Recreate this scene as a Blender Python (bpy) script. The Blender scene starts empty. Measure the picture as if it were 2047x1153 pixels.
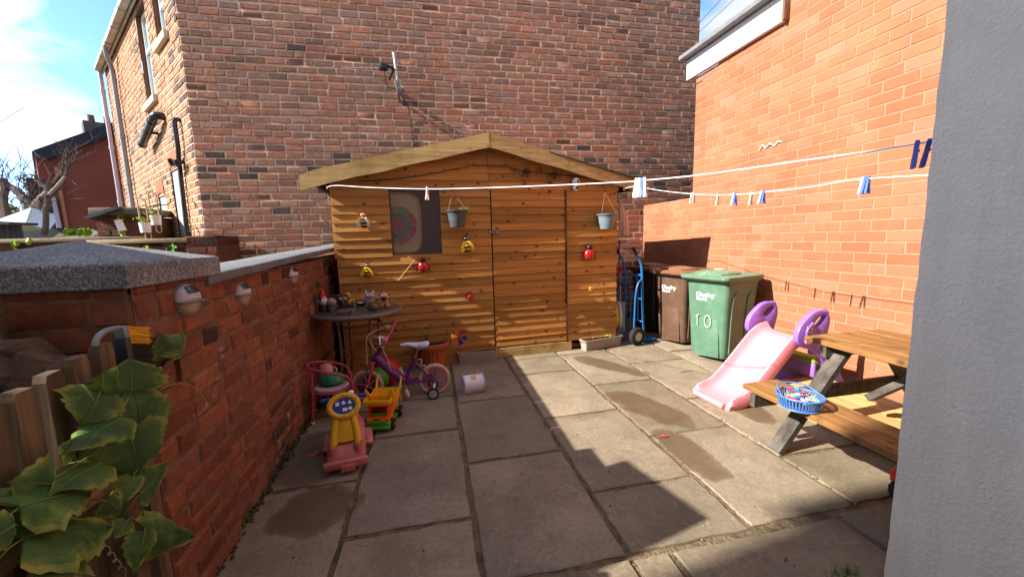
import bpy, bmesh, math, random
from mathutils import Vector, Matrix, Euler
R = math.radians
rnd = random.Random(7)
S = bpy.context.scene
COL = S.collection

# ---------------------------------------------------------------- camera
CAMH, FPX, CX, CY = 1.5, 770.0, 1023.5, 576.5
_y, _p, _r = R(11.6), R(-7.45), R(1.55)
_f = Vector((math.sin(_y) * math.cos(_p), math.cos(_y) * math.cos(_p), math.sin(_p)))
_rt = Vector((math.cos(_y), -math.sin(_y), 0))
_up = _rt.cross(_f)
RT = _rt * math.cos(_r) - _up * math.sin(_r)
UP = _rt * math.sin(_r) + _up * math.cos(_r)
EYE = Vector((0, 0, CAMH))
def ray(x, y): return RT * ((x - CX) / FPX) - UP * ((y - CY) / FPX) + _f
def G(x, y, z=0.0):                       # a measured photo point on a level plane of height z
    d = ray(x, y); return EYE + d * ((z - CAMH) / d.z)
def PL(x, y, p0, n):                      # a measured photo point on any plane
    d = ray(x, y); n = Vector(n); return EYE + d * ((Vector(p0) - EYE).dot(n) / d.dot(n))
def PY(x, y, yy): return PL(x, y, (0, yy, 0), (0, 1, 0))
def PX(x, y, xx): return PL(x, y, (xx, 0, 0), (1, 0, 0))
cam = bpy.data.cameras.new('camera'); camo = bpy.data.objects.new('camera', cam); COL.objects.link(camo)
cam.sensor_width = 36; cam.lens = 36 * FPX / 2047; cam.clip_start = .05; cam.clip_end = 2000
M = Matrix((RT, UP, -_f)).transposed().to_4x4(); M.translation = EYE
camo.matrix_world = M; S.camera = camo

# ---------------------------------------------------------------- materials
def lin(c): return c / 12.92 if c <= .04045 else ((c + .055) / 1.055) ** 2.4
def hx(h):
    if not isinstance(h, str): return tuple(h)
    h = h.lstrip('#'); return tuple(lin(int(h[i:i + 2], 16) / 255) for i in (0, 2, 4))
class NT:
    def __init__(s, name):
        s.m = bpy.data.materials.new(name); s.m.use_nodes = True; s.t = s.m.node_tree; s.t.nodes.clear()
        s.out = s.n('ShaderNodeOutputMaterial'); s.b = s.n('ShaderNodeBsdfPrincipled'); s.l(s.b, 0, s.out, 0)
        s.tc = s.n('ShaderNodeTexCoord')
    def n(s, k, **kw):
        a = s.t.nodes.new(k)
        for q, v in kw.items(): setattr(a, q, v)
        return a
    def l(s, a, i, b, j): s.t.links.new(a.outputs[i], b.inputs[j])
    def mapping(s, sc, src='Object', loc=(0, 0, 0), rot=(0, 0, 0)):
        m = s.n('ShaderNodeMapping'); m.inputs['Scale'].default_value = sc; m.inputs['Location'].default_value = loc; m.inputs['Rotation'].default_value = rot
        s.l(s.tc, src, m, 0); return m
    def noise(s, scale, detail=4, rough=.55, vec=None, dist=0):
        a = s.n('ShaderNodeTexNoise'); a.inputs['Scale'].default_value = scale; a.inputs['Detail'].default_value = detail
        a.inputs['Roughness'].default_value = rough; a.inputs['Distortion'].default_value = dist
        if vec is None: s.l(s.tc, 'Object', a, 0)
        else: s.l(vec, 0, a, 0)
        return a
    def ramp(s, src, o, stops, interp='LINEAR'):
        a = s.n('ShaderNodeValToRGB'); a.color_ramp.interpolation = interp; e = a.color_ramp.elements
        while len(e) < len(stops): e.new(.5)
        for q, (p, c) in zip(e, stops):
            q.position = p; c = hx(c) if isinstance(c, str) else c
            q.color = (*c, 1) if not isinstance(c, (int, float)) else (c, c, c, 1)
        s.l(src, o, a, 0); return a
    def mix(s, a, ao, b, bo, f=.5, fo=0, blend='MIX'):
        m = s.n('ShaderNodeMix', data_type='RGBA', blend_type=blend)
        for src, o, i in ((a, ao, 6), (b, bo, 7)):
            if isinstance(src, (tuple, str)): c = hx(src); m.inputs[i].default_value = (*c[:3], 1)
            else: s.t.links.new(src.outputs[o], m.inputs[i])
        if isinstance(f, (int, float)): m.inputs[0].default_value = f
        else: s.t.links.new(f.outputs[fo], m.inputs[0])
        return m
    def math(s, op, a, ao=0, b=None, bo=0, clamp=False):
        m = s.n('ShaderNodeMath', operation=op); m.use_clamp = clamp
        for src, o, i in ((a, ao, 0), (b, bo, 1)):
            if src is None: continue
            if isinstance(src, (int, float)): m.inputs[i].default_value = src
            else: s.t.links.new(src.outputs[o], m.inputs[i])
        return m
    def bump(s, src, o, strength=.3, dist=.01):
        b = s.n('ShaderNodeBump'); b.inputs['Strength'].default_value = strength; b.inputs['Distance'].default_value = dist
        s.l(src, o, b, 'Height'); s.l(b, 0, s.b, 'Normal'); return b
    def col(s, src, o=2): s.l(src, o, s.b, 'Base Color')
    def set(s, **kw):
        for k, v in kw.items(): s.b.inputs[k.replace('_', ' ')].default_value = v
MATS = {}
def mat(name, base, rough=.55, var=.10, ns=7, bump=0, bs=80, metal=0, tone=0, dirt=None, spec=.4, bd=.002, coat=0):
    if name in MATS: return MATS[name]
    s = NT(name); c = hx(base)
    lo = tuple(max(0, q * (1 - var)) for q in c); hi = tuple(min(1, q * (1 + var)) for q in c)
    nz = s.noise(ns, 5); r = s.ramp(nz, 0, ((.3, lo), (.7, hi))); cur, co = r, 0
    if tone:
        at = s.n('ShaderNodeAttribute', attribute_name='tone'); rr = s.ramp(at, 'Fac', ((0, 1 - tone), (1, 1.0)))
        cur = s.mix(cur, co, rr, 0, 1, blend='MULTIPLY'); co = 2
    if dirt:
        dn = s.noise(dirt[2], 6, .65); dr = s.ramp(dn, 0, ((.5, 0.), (.72, dirt[1]))); cur = s.mix(cur, co, dirt[0], 0, dr); co = 2
    s.col(cur, co); s.set(Roughness=rough, Metallic=metal); s.b.inputs['Specular IOR Level'].default_value = spec
    if coat: s.b.inputs['Coat Weight'].default_value = coat
    if bump: s.bump(s.noise(bs, 4), 0, bump, bd)
    MATS[name] = s.m; return s.m
def wood(name, c1, c2, axis='x', tone=.25, knots=.0, knot='#4a2710', bump=.25, rough=.75, gs=1., green=0, blotch=None):
    if name in MATS: return MATS[name]
    s = NT(name); sc = {'x': (1.2, 26, 26), 'y': (26, 1.2, 26), 'z': (26, 26, 1.2)}[axis]; sc = tuple(q * gs for q in sc)
    mp = s.mapping(sc); at = s.n('ShaderNodeAttribute', attribute_name='tone')
    ad = s.n('ShaderNodeVectorMath', operation='ADD'); s.l(mp, 0, ad, 0)
    sh = s.n('ShaderNodeVectorMath', operation='SCALE'); sh.inputs[0].default_value = (37, 17, 53); s.l(at, 'Fac', sh, 'Scale'); s.l(sh, 0, ad, 1)
    g = s.noise(1, 6, .62, ad, .6); r = s.ramp(g, 0, ((.28, c2), (.5, tuple((a + b) / 2 for a, b in zip(hx(c1), hx(c2)))), (.68, c1)))
    rr = s.ramp(at, 'Fac', ((0, 1 - tone), (1, 1.0))); m = s.mix(r, 0, rr, 0, 1, blend='MULTIPLY'); cur = m
    if knots:
        km = s.mapping({'x': (6.5, 9.5, 9.5), 'y': (9.5, 6.5, 9.5), 'z': (9.5, 9.5, 6.5)}[axis]); ka = s.n('ShaderNodeVectorMath', operation='ADD'); s.l(km, 0, ka, 0); s.l(sh, 0, ka, 1)
        v = s.n('ShaderNodeTexVoronoi'); v.inputs['Scale'].default_value = 1; s.l(ka, 0, v, 0)
        kr = s.ramp(v, 0, ((.08, knots), (.14, knots * .45), (.22, 0.))); cur = s.mix(cur, 2, knot, 0, kr)
    if blotch:
        bn = s.noise(blotch[2], 5, .6); br = s.ramp(bn, 0, ((.48, 0.), (.7, blotch[1]))); cur = s.mix(cur, 2, blotch[0], 0, br)
    s.col(cur, 2); s.set(Roughness=rough); s.b.inputs['Specular IOR Level'].default_value = .25
    s.bump(g, 0, bump, .004); MATS[name] = s.m; return s.m
def brickmat(name, stops, mott=.25, bump=.5, eff=None, rough=.9, extra=None, bs=45):
    if name in MATS: return MATS[name]
    s = NT(name); at = s.n('ShaderNodeAttribute', attribute_name='tone')
    r = s.ramp(at, 'Fac', stops); nz = s.noise(22, 6, .7); nr = s.ramp(nz, 0, ((.3, 1 - mott), (.7, 1.0)))
    cur = s.mix(r, 0, nr, 0, 1, blend='MULTIPLY')
    n3 = s.noise(1.1, 4); r3 = s.ramp(n3, 0, ((.35, .78), (.65, 1.0))); cur = s.mix(cur, 2, r3, 0, 1, blend='MULTIPLY')
    for e in (eff or ()):
        en = s.noise(e[2], 6, .68); er = s.ramp(en, 0, ((e[3], 0.), (e[3] + .1, e[1]))); cur = s.mix(cur, 2, e[0], 0, er)
    s.col(cur, 2); s.set(Roughness=rough); s.b.inputs['Specular IOR Level'].default_value = .15
    s.bump(s.noise(bs, 6, .7), 0, bump, .006); MATS[name] = s.m; return s.m

# ---------------------------------------------------------------- mesh builder
class MB:
    def __init__(s, root=None):
        s.v, s.f, s.t, s.mi = [], [], [], []
        s.base = root.matrix_world.inverted() if root is not None else Matrix()
        s.m = s.base.copy(); s.k = 0; s.tone = None
    def at(s, loc=(0, 0, 0), rot=(0, 0, 0), sc=(1, 1, 1)):
        s.m = s.base @ Matrix.LocRotScale(Vector(loc), Euler(rot), Vector(sc)); return s
    def mx(s, m): s.m = s.base @ m; return s
    def add(s, vs, fs, tone=None):
        o = len(s.v); s.v += [s.m @ Vector(q) for q in vs]; s.f += [[i + o for i in f] for f in fs]
        t = tone if tone is not None else (s.tone if s.tone is not None else rnd.random())
        s.t += [t] * len(fs); s.mi += [s.k] * len(fs); return s
    def box(s, c, d, rot=None, bev=0, tone=None, seg=2):
        if bev:
            bm = bmesh.new(); bmesh.ops.create_cube(bm, size=1)
            for v in bm.verts: v.co = Vector((v.co.x * d[0], v.co.y * d[1], v.co.z * d[2]))
            bmesh.ops.bevel(bm, geom=bm.edges[:], offset=bev, segments=seg, affect='EDGES', profile=.5)
            bm.verts.index_update(); vs = [v.co.copy() for v in bm.verts]; fs = [[v.index for v in f.verts] for f in bm.faces]; bm.free()
        else:
            vs = [Vector((x * d[0] / 2, y * d[1] / 2, z * d[2] / 2)) for x in (-1, 1) for y in (-1, 1) for z in (-1, 1)]
            fs = [(0, 1, 3, 2), (4, 6, 7, 5), (0, 4, 5, 1), (2, 3, 7, 6), (0, 2, 6, 4), (1, 5, 7, 3)]
        q = Euler(rot).to_matrix() if rot else Matrix.Identity(3)
        return s.add([q @ v + Vector(c) for v in vs], fs, tone)
    def bar(s, a, b, w, h, up=(0, 0, 1), bev=0, tone=None):   # box from a to b
        a, b = Vector(a), Vector(b); x = (b - a); L = x.length; x.normalize(); u = Vector(up)
        y = u.cross(x)
        if y.length < 1e-5: y = Vector((0, 1, 0)).cross(x)
        y.normalize(); z = x.cross(y); old = s.m
        s.m = s.m @ Matrix((x, y, z)).transposed().to_4x4().copy() if False else s.m @ (Matrix.Translation((a + b) / 2) @ Matrix((x, y, z)).transposed().to_4x4())
        s.box((0, 0, 0), (L, w, h), bev=bev, tone=tone); s.m = old; return s
    def tube(s, pts, r, n=8, closed=False, tone=None, flat=1.):
        pts = [Vector(p) for p in pts]; N = len(pts); rs = r if isinstance(r, (list, tuple)) else [r] * N
        vs, fs = [], []; nrm = None
        for i, p in enumerate(pts):
            if closed: t = pts[(i + 1) % N] - pts[i - 1]
            else: t = pts[min(i + 1, N - 1)] - pts[max(i - 1, 0)]
            t = t.normalized() if t.length > 1e-9 else Vector((0, 0, 1))
            if nrm is None:
                nrm = t.orthogonal().normalized()
            nrm = (nrm - t * nrm.dot(t)); nrm = nrm.normalized() if nrm.length > 1e-6 else t.orthogonal().normalized()
            b = t.cross(nrm)
            for k in range(n):
                a = 2 * math.pi * k / n; vs.append(p + nrm * math.cos(a) * rs[i] + b * math.sin(a) * rs[i] * flat)
        for i in range(N if closed else N - 1):
            j = (i + 1) % N
            for k in range(n): fs.append((i * n + k, i * n + (k + 1) % n, j * n + (k + 1) % n, j * n + k))
        if not closed: fs += [list(range(n))[::-1], list(range((N - 1) * n, N * n))]
        return s.add(vs, fs, tone)
    def lathe(s, prof, n=24, tone=None, cap=True, wob=None):
        vs, fs = [], []
        for i, (r, z) in enumerate(prof):
            for k in range(n):
                a = 2 * math.pi * k / n; q = r * (wob(a, i) if wob else 1); vs.append((q * math.cos(a), q * math.sin(a), z))
        for i in range(len(prof) - 1):
            for k in range(n): fs.append((i * n + k, i * n + (k + 1) % n, (i + 1) * n + (k + 1) % n, (i + 1) * n + k))
        if cap:
            if prof[0][0] > 1e-4: fs.append(list(range(n))[::-1])
            if prof[-1][0] > 1e-4: fs.append(list(range((len(prof) - 1) * n, len(prof) * n)))
        return s.add(vs, fs, tone)
    def ell(s, c, rad, rot=None, nu=14, nv=9, tone=None):
        q = Euler(rot).to_matrix() if rot else Matrix.Identity(3); vs, fs = [], []
        for j in range(nv + 1):
            b = math.pi * j / nv - math.pi / 2
            for i in range(nu):
                a = 2 * math.pi * i / nu
                vs.append(q @ Vector((math.cos(a) * math.cos(b) * rad[0], math.sin(a) * math.cos(b) * rad[1], math.sin(b) * rad[2])) + Vector(c))
        for j in range(nv):
            for i in range(nu): fs.append((j * nu + i, j * nu + (i + 1) % nu, (j + 1) * nu + (i + 1) % nu, (j + 1) * nu + i))
        return s.add(vs, fs, tone)
    def prism(s, poly, d, bev=0, tone=None, holes=None):   # polygon in local XY extruded by d along Z (centred)
        if bev or holes:
            bm = bmesh.new(); loops = [poly] + list(holes or [])
            for lp in loops:
                vv = [bm.verts.new((p[0], p[1], -d / 2)) for p in lp]
                for i in range(len(vv)): bm.edges.new((vv[i], vv[(i + 1) % len(vv)]))
            if holes: bmesh.ops.triangle_fill(bm, edges=bm.edges[:], use_beauty=True)
            else: bm.faces.new(bm.verts[:])
            r = bmesh.ops.extrude_face_region(bm, geom=bm.faces[:]); 
            bmesh.ops.translate(bm, vec=(0, 0, d), verts=[g for g in r['geom'] if isinstance(g, bmesh.types.BMVert)])
            bmesh.ops.recalc_face_normals(bm, faces=bm.faces[:])
            if bev:
                ed = [e for e in bm.edges if len(e.link_faces) == 2 and e.calc_face_angle(0) > 1.0 and abs(e.verts[0].co.z - e.verts[1].co.z) < 1e-6]
                bmesh.ops.bevel(bm, geom=ed, offset=bev, segments=2, affect='EDGES', profile=.5)
            bm.verts.index_update(); vs = [v.co.copy() for v in bm.verts]; fs = [[v.index for v in f.verts] for f in bm.faces]; bm.free()
            return s.add(vs, fs, tone)
        n = len(poly); vs = [(p[0], p[1], -d / 2) for p in poly] + [(p[0], p[1], d / 2) for p in poly]
        fs = [list(range(n))[::-1], list(range(n, 2 * n))] + [(i, (i + 1) % n, n + (i + 1) % n, n + i) for i in range(n)]
        return s.add(vs, fs, tone)
    def loft(s, secs, tone=None, cap=True, closed=False):   # list of equal-length rings
        n = len(secs[0]); vs = [p for q in secs for p in q]; fs = []
        for i in range(len(secs) - 1):
            for k in range(n): fs.append((i * n + k, i * n + (k + 1) % n, (i + 1) * n + (k + 1) % n, (i + 1) * n + k))
        if cap: fs += [list(range(n))[::-1], list(range((len(secs) - 1) * n, len(secs) * n))]
        return s.add(vs, fs, tone)
    def build(s, name, m, parent=None, smooth=35, loc=None):
        me = bpy.data.meshes.new(name); me.from_pydata([tuple(v) for v in s.v], [], s.f)
        for q in (m if isinstance(m, (list, tuple)) else [m]): me.materials.append(q)
        a = me.attributes.new('tone', 'FLOAT', 'FACE'); a.data.foreach_set('value', s.t)
        me.polygons.foreach_set('material_index', s.mi)
        bm = bmesh.new(); bm.from_mesh(me); bmesh.ops.recalc_face_normals(bm, faces=bm.faces[:]); bm.to_mesh(me); bm.free()
        if smooth:
            me.polygons.foreach_set('use_smooth', [True] * len(me.polygons)); me.set_sharp_from_angle(angle=R(smooth))
        o = bpy.data.objects.new(name, me); COL.objects.link(o)
        if parent is not None: o.parent = parent
        if loc is not None: o.location = loc
        return o
def tag(o, label=None, cat=None, group=None, kind=None):
    if label: o['label'] = label
    if cat: o['category'] = cat
    if group: o['group'] = group
    if kind: o['kind'] = kind
    return o
def thing(name, label, cat, loc=(0, 0, 0), rz=0, group=None, rot=None):
    o = bpy.data.objects.new(name, None); COL.objects.link(o); o.empty_display_size = .1
    o.location = loc; o.rotation_euler = rot or (0, 0, rz)
    o.matrix_world = Matrix.LocRotScale(Vector(loc), Euler(rot or (0, 0, rz)), Vector((1, 1, 1)))
    return tag(o, label, cat, group)
def copy_tree(o, parent=None):
    c = o.copy(); COL.objects.link(c)
    if parent is not None: c.parent = parent
    for ch in [q for q in bpy.data.objects if q.parent == o]: copy_tree(ch, c)
    return c
def place(o, loc, rz=0, label=None, rot=None, sc=None):
    o.location = loc; o.rotation_euler = rot or (0, 0, rz)
    if sc: o.scale = (sc, sc, sc)
    if label: o['label'] = label
    return o
def cr(pts, n=6, closed=False):            # Catmull-Rom
    pts = [Vector(p) for p in pts]; out = []; N = len(pts)
    for i in range(N if closed else N - 1):
        if closed: a, b, c, d = pts[i - 1], pts[i], pts[(i + 1) % N], pts[(i + 2) % N]
        else: a, b, c, d = pts[max(i - 1, 0)], pts[i], pts[i + 1], pts[min(i + 2, N - 1)]
        for k in range(n):
            t = k / n; out.append(.5 * ((2 * b) + (c - a) * t + (2 * a - 5 * b + 4 * c - d) * t * t + (3 * b - a - 3 * c + d) * t ** 3))
    if not closed: out.append(pts[-1])
    return out
def circ(c, r, n=20, ax='z', ry=None, a0=0, a1=2 * math.pi, end=False):
    out = []; ry = ry or r
    for i in range(n + (1 if end else 0)):
        a = a0 + (a1 - a0) * i / n; x, y = r * math.cos(a), ry * math.sin(a)
        out.append(Vector(c) + Vector({'z': (x, y, 0), 'x': (0, x, y), 'y': (x, 0, y)}[ax]))
    return out
def text(name, body, size, m, parent, mw, ext=.001, align='LEFT', bold=0):
    cu = bpy.data.curves.new(name, 'FONT'); cu.body = body; cu.size = size; cu.extrude = ext; cu.align_x = align; cu.offset = bold
    t = bpy.data.objects.new(name, cu); COL.objects.link(t); bpy.context.view_layer.update()
    me = bpy.data.meshes.new_from_object(t.evaluated_get(bpy.context.evaluated_depsgraph_get())); bpy.data.objects.remove(t)
    me.materials.clear(); me.materials.append(m); o = bpy.data.objects.new(name, me); COL.objects.link(o)
    if parent is not None: o.parent = parent
    o.matrix_local = mw; return o
def bricks(mb, O, U, N, W, H, c, bl, gap, rel, jit, holes=(), lim=None, seed=0, header=.06, wob=.0, tonef=None, mortar=True, inset=.006, tilt=0.):
    rn = random.Random(seed); O, U, N = Vector(O), Vector(U), Vector(N); V = Vector((0, 0, 1)); sgn = U.cross(V).dot(N) > 0
    def pt(u, v, d): return O + U * u + V * v + N * d
    rows = int(math.ceil(H / c)); mb.k = 0
    for r in range(rows):
        v0, v1 = r * c + gap / 2, min((r + 1) * c - gap / 2, H)
        if v1 - v0 < .015: continue
        vc = (v0 + v1) / 2; lo, hi = lim(vc) if lim else (0, W)
        segs = [(lo, hi)]
        for (a, b, h0, h1) in holes:
            if h0 < vc < h1:
                ns = []
                for (p, q) in segs:
                    if b <= p or a >= q: ns.append((p, q)); continue
                    if a > p: ns.append((p, a))
                    if b < q: ns.append((b, q))
                segs = ns
        u = -bl * (.5 * (r % 2)) - rn.random() * bl * .06 - (bl if lo < 0 else 0)
        while u < lo - bl: u += bl
        while u < hi:
            l = bl * (1 + rn.uniform(-.03, .03)) * (.5 if rn.random() < header else 1)
            for (p, q) in segs:
                a0, b0 = max(u + gap / 2, p + .002), min(u + l - gap / 2, q - .002)
                if b0 - a0 > .03:
                    j = lambda: rn.uniform(-jit, jit)
                    dz = rel + rn.uniform(-.5, .5) * rel * .6
                    w = wob * math.sin(u * 1.7 + r * .9)
                    cs = [(a0 + j(), v0 + j() + w), (b0 + j(), v0 + j() + w), (b0 + j(), v1 + j() + w), (a0 + j(), v1 + j() + w)]
                    ii = inset; inn = [(cs[0][0] + ii, cs[0][1] + ii), (cs[1][0] - ii, cs[1][1] + ii), (cs[2][0] - ii, cs[2][1] - ii), (cs[3][0] + ii, cs[3][1] - ii)]
                    tl = [rn.uniform(-tilt, tilt) for _ in range(4)]
                    vs = [pt(x, y, -.002) for x, y in cs] + [pt(x, y, dz + tl[i]) for i, (x, y) in enumerate(inn)]
                    fs = [(4, 5, 6, 7)] + [(i, (i + 1) % 4, 4 + (i + 1) % 4, 4 + i) for i in range(4)]
                    tn = rn.random()
                    mb.add(vs, fs if sgn else [f[::-1] for f in fs], tonef((a0 + b0) / 2, vc, tn) if tonef else tn)
            u += l
    if mortar:
        mb.k = 1
        us = sorted({0, W} | {h[i] for h in holes for i in (0, 1)}); vs_ = sorted({0, H} | {min(h[i], H) for h in holes for i in (2, 3)})
        if lim:
            n = 40; 
            for i in range(n):
                va, vb = H * i / n, H * (i + 1) / n; a0, a1 = lim(va); b0, b1 = lim(vb)
                if b1 - b0 > 0: mb.add([pt(a0, va, 0), pt(a1, va, 0), pt(b1, vb, 0), pt(b0, vb, 0)], [(0, 1, 2, 3)], .5)
        else:
            for i in range(len(us) - 1):
                for k in range(len(vs_) - 1):
                    um, vm = (us[i] + us[i + 1]) / 2, (vs_[k] + vs_[k + 1]) / 2
                    if any(h[0] < um < h[1] and h[2] < vm < h[3] for h in holes): continue
                    mb.add([pt(us[i], vs_[k], 0), pt(us[i + 1], vs_[k], 0), pt(us[i + 1], vs_[k + 1], 0), pt(us[i], vs_[k + 1], 0)], [(0, 1, 2, 3)], .5)
        mb.k = 0
    return mb

# common materials
m_white = mat('white_paint', '#e8e8e6', .45, .04, 4, dirt=('#b9b4a8', .35, 5))
m_black = mat('black_plastic', '#17171a', .45, .15)
m_rubber = mat('black_rubber', '#1c1b1b', .8, .2, 20)
m_grey = mat('grey_plastic', '#6d767a', .4, .08)
m_steel = mat('zinc_metal', '#9a9c9d', .35, .1, metal=.9)
m_dark = mat('dark_hollow', '#0c0b0a', .9, .1)
m_soil = mat('potting_soil', '#2e2018', .95, .4, 40, .9, 90, bd=.01)
m_leaf = mat('plant_leaf', '#4f7f2a', .5, .25, 30, spec=.3)
# ---------------------------------------------------------------- light
AZ, TE = R(7.4), .693
SUN = Vector((math.cos(AZ), math.sin(AZ), -TE)).normalized()
sl = bpy.data.lights.new('sun', 'SUN'); sl.energy = 3.6; sl.angle = R(.5); sl.color = (1, .93, .82)
so = bpy.data.objects.new('sun', sl); COL.objects.link(so); so.rotation_euler = SUN.to_track_quat('-Z', 'Y').to_euler(); so.location = (-20, -5, 15)
w = bpy.data.worlds.new('World'); S.world = w; w.use_nodes = True; nt = w.node_tree; nt.nodes.clear()
def wn(k, **kw):
    a = nt.nodes.new(k)
    for q, v in kw.items(): setattr(a, q, v)
    return a
CL0, CL1, CLOC, CROT = .44, .55, (2.1, 3.3, .9), -5
wo = wn('ShaderNodeOutputWorld'); bg = wn('ShaderNodeBackground'); nt.links.new(bg.outputs[0], wo.inputs[0])
sk = wn('ShaderNodeTexSky', sky_type='NISHITA'); sk.sun_disc = False; sk.sun_elevation = math.asin(-SUN.z); sk.sun_rotation = math.atan2(-SUN.x, -SUN.y) % (2 * math.pi)
sk.air_density = 1.0; sk.dust_density = .6; sk.ozone_density = 3.5
tc = wn('ShaderNodeTexCoord'); mp = wn('ShaderNodeMapping'); mp.inputs['Scale'].default_value = (1.0, 1.0, 2.1); mp.inputs['Location'].default_value = CLOC; mp.inputs['Rotation'].default_value = (0, 0, R(CROT))
nt.links.new(tc.outputs['Generated'], mp.inputs[0])
cn = wn('ShaderNodeTexNoise'); cn.inputs['Scale'].default_value = 2.6; cn.inputs['Detail'].default_value = 9; cn.inputs['Roughness'].default_value = .58; cn.inputs['Distortion'].default_value = .35
nt.links.new(mp.outputs[0], cn.inputs[0])
crm = wn('ShaderNodeValToRGB'); e = crm.color_ramp.elements; e[0].position = CL0; e[0].color = (0, 0, 0, 1); e[1].position = CL1; e[1].color = (1, 1, 1, 1)
nt.links.new(cn.outputs[0], crm.inputs[0])
cn2 = wn('ShaderNodeTexNoise'); cn2.inputs['Scale'].default_value = 2.2; cn2.inputs['Detail'].default_value = 4; nt.links.new(mp.outputs[0], cn2.inputs[0])
ccr = wn('ShaderNodeValToRGB'); e = ccr.color_ramp.elements; e[0].position = .36; e[0].color = (1.15, 1.32, 1.55, 1); e[1].position = .58; e[1].color = (2.7, 2.7, 2.66, 1)
nt.links.new(cn2.outputs[0], ccr.inputs[0])
mx = wn('ShaderNodeMix', data_type='RGBA'); nt.links.new(crm.outputs[0], mx.inputs[0]); tn_ = wn('ShaderNodeMix', data_type='RGBA', blend_type='MULTIPLY'); tn_.inputs[0].default_value = 1; tn_.inputs[7].default_value = (.52, .64, .86, 1); nt.links.new(sk.outputs[0], tn_.inputs[6]); nt.links.new(tn_.outputs[2], mx.inputs[6]); nt.links.new(ccr.outputs[0], mx.inputs[7])
nt.links.new(mx.outputs[2], bg.inputs[0]); bg.inputs[1].default_value = .15
S.view_settings.view_transform = 'Standard'; S.view_settings.look = 'None'; S.view_settings.exposure = 1.80; S.view_settings.gamma = 1
S.render.film_transparent = False
try:
    S.cycles.max_bounces = 8; S.cycles.diffuse_bounces = 5; S.cycles.use_denoising = True; S.cycles.caustics_reflective = False; S.cycles.caustics_refractive = False
except Exception: pass

# ---------------------------------------------------------------- ground and patio
gm = mat('earth', '#5a5040', .95, .3, 3, .6, 40, bd=.02)
mb = MB(); mb.add([(-400, -400, -.16), (400, -400, -.16), (400, 400, -.16), (-400, 400, -.16)], [(0, 1, 2, 3)]); tag(mb.build('ground', gm, smooth=0), kind='structure')

def slab_mat():
    s = NT('riven_flagstone'); at = s.n('ShaderNodeAttribute', attribute_name='tone')
    ad = s.n('ShaderNodeVectorMath', operation='ADD'); sh = s.n('ShaderNodeVectorMath', operation='SCALE'); sh.inputs[0].default_value = (11, 23, 7)
    s.l(at, 'Fac', sh, 'Scale'); s.l(s.tc, 'Object', ad, 0); s.l(sh, 0, ad, 1)
    a = s.noise(2.2, 6, .6, ad, .5); base = s.ramp(a, 0, ((.3, '#807b70'), (.5, '#938c7f'), (.7, '#a29b8d')))
    tr = s.ramp(at, 'Fac', ((0, '#c9bfae'), (.35, '#fff4e2'), (.7, '#f2e6d8'), (1, '#d8d2bc'))); cur = s.mix(base, 0, tr, 0, 1, blend='MULTIPLY')
    g = s.noise(38, 6, .75); gr = s.ramp(g, 0, ((.28, .64), (.66, 1.))); cur = s.mix(cur, 2, gr, 0, 1, blend='MULTIPLY')
    d = s.noise(5.5, 7, .72); dr = s.ramp(d, 0, ((.5, 0.), (.7, .46))); cur = s.mix(cur, 2, '#5d5647', 0, dr)
    ve = s.n('ShaderNodeTexNoise'); ve.inputs['Scale'].default_value = 3.1; ve.inputs['Detail'].default_value = 3; ve.inputs['Distortion'].default_value = 1.4; s.l(ad, 0, ve, 0)
    vr = s.ramp(ve, 0, ((.49, 0.), (.5, .10), (.51, 0.))); cur = s.mix(cur, 2, '#d9cfb8', 0, vr)
    # damp patches that have dried back to an outline
    geo = s.n('ShaderNodeNewGeometry'); sx = s.n('ShaderNodeSeparateXYZ'); wob = s.noise(3.2, 5, .55); 
    wn_ = s.math('MULTIPLY', s.math('SUBTRACT', wob, 0, .5), 0, 2.0); s.l(geo, 'Position', sx, 0); tot = None
    for (cx, cy, rx, ry, an) in DAMP:
        dx = s.math('SUBTRACT', sx, 0, cx); dy = s.math('SUBTRACT', sx, 1, cy); ca, sa = math.cos(an), math.sin(an)
        u = s.math('ADD', s.math('MULTIPLY', dx, 0, ca / rx), 0, s.math('MULTIPLY', dy, 0, sa / rx), 0)
        v = s.math('ADD', s.math('MULTIPLY', dx, 0, -sa / ry), 0, s.math('MULTIPLY', dy, 0, ca / ry), 0)
        q = s.math('ADD', s.math('ADD', s.math('POWER', u, 0, 2), 0, s.math('POWER', v, 0, 2), 0), 0, wn_, 0)
        q.inputs[0].default_value = 0
        mk = s.ramp(q, 0, ((.55, 1.), (.88, .72), (1.0, 0.)))
        tot = mk if tot is None else s.math('MAXIMUM', tot, 0, mk, 0)
    dk = s.math('MULTIPLY', tot, 0, .68); cur = s.mix(cur, 2, '#4f3b24', 0, dk)
    s.col(cur, 2); rr = s.math('SUBTRACT', .82, 0, s.math('MULTIPLY', tot, 0, .30), 0); s.l(rr, 0, s.b, 'Roughness'); s.b.inputs['Specular IOR Level'].default_value = .3
    h1 = s.noise(3.0, 8, .62, ad, 1.0); h = s.math('ADD', h1, 0, s.math('MULTIPLY', g, 0, .25), 0); s.bump(h, 0, .42, .02)
    return s.m
D1 = [G(1138, 718), G(1300, 760)]
DAMP = [(1.93, 4.06, .15, .56, R(30)), (1.78, 2.93, .19, .47, R(22)), (1.665, 2.2, .155, .36, R(4)), (2.57, 2.66, .14, .28, R(-8)), (-.73, 2.21, .24, .24, R(-20)), (-.90, 2.82, .25, .40, 0)]
m_slab = slab_mat(); m_joint = mat('sandy_joint', '#6f6048', .95, .35, 18, .9, 60, dirt=('#37301f', .85, 7), bd=.02)
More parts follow.
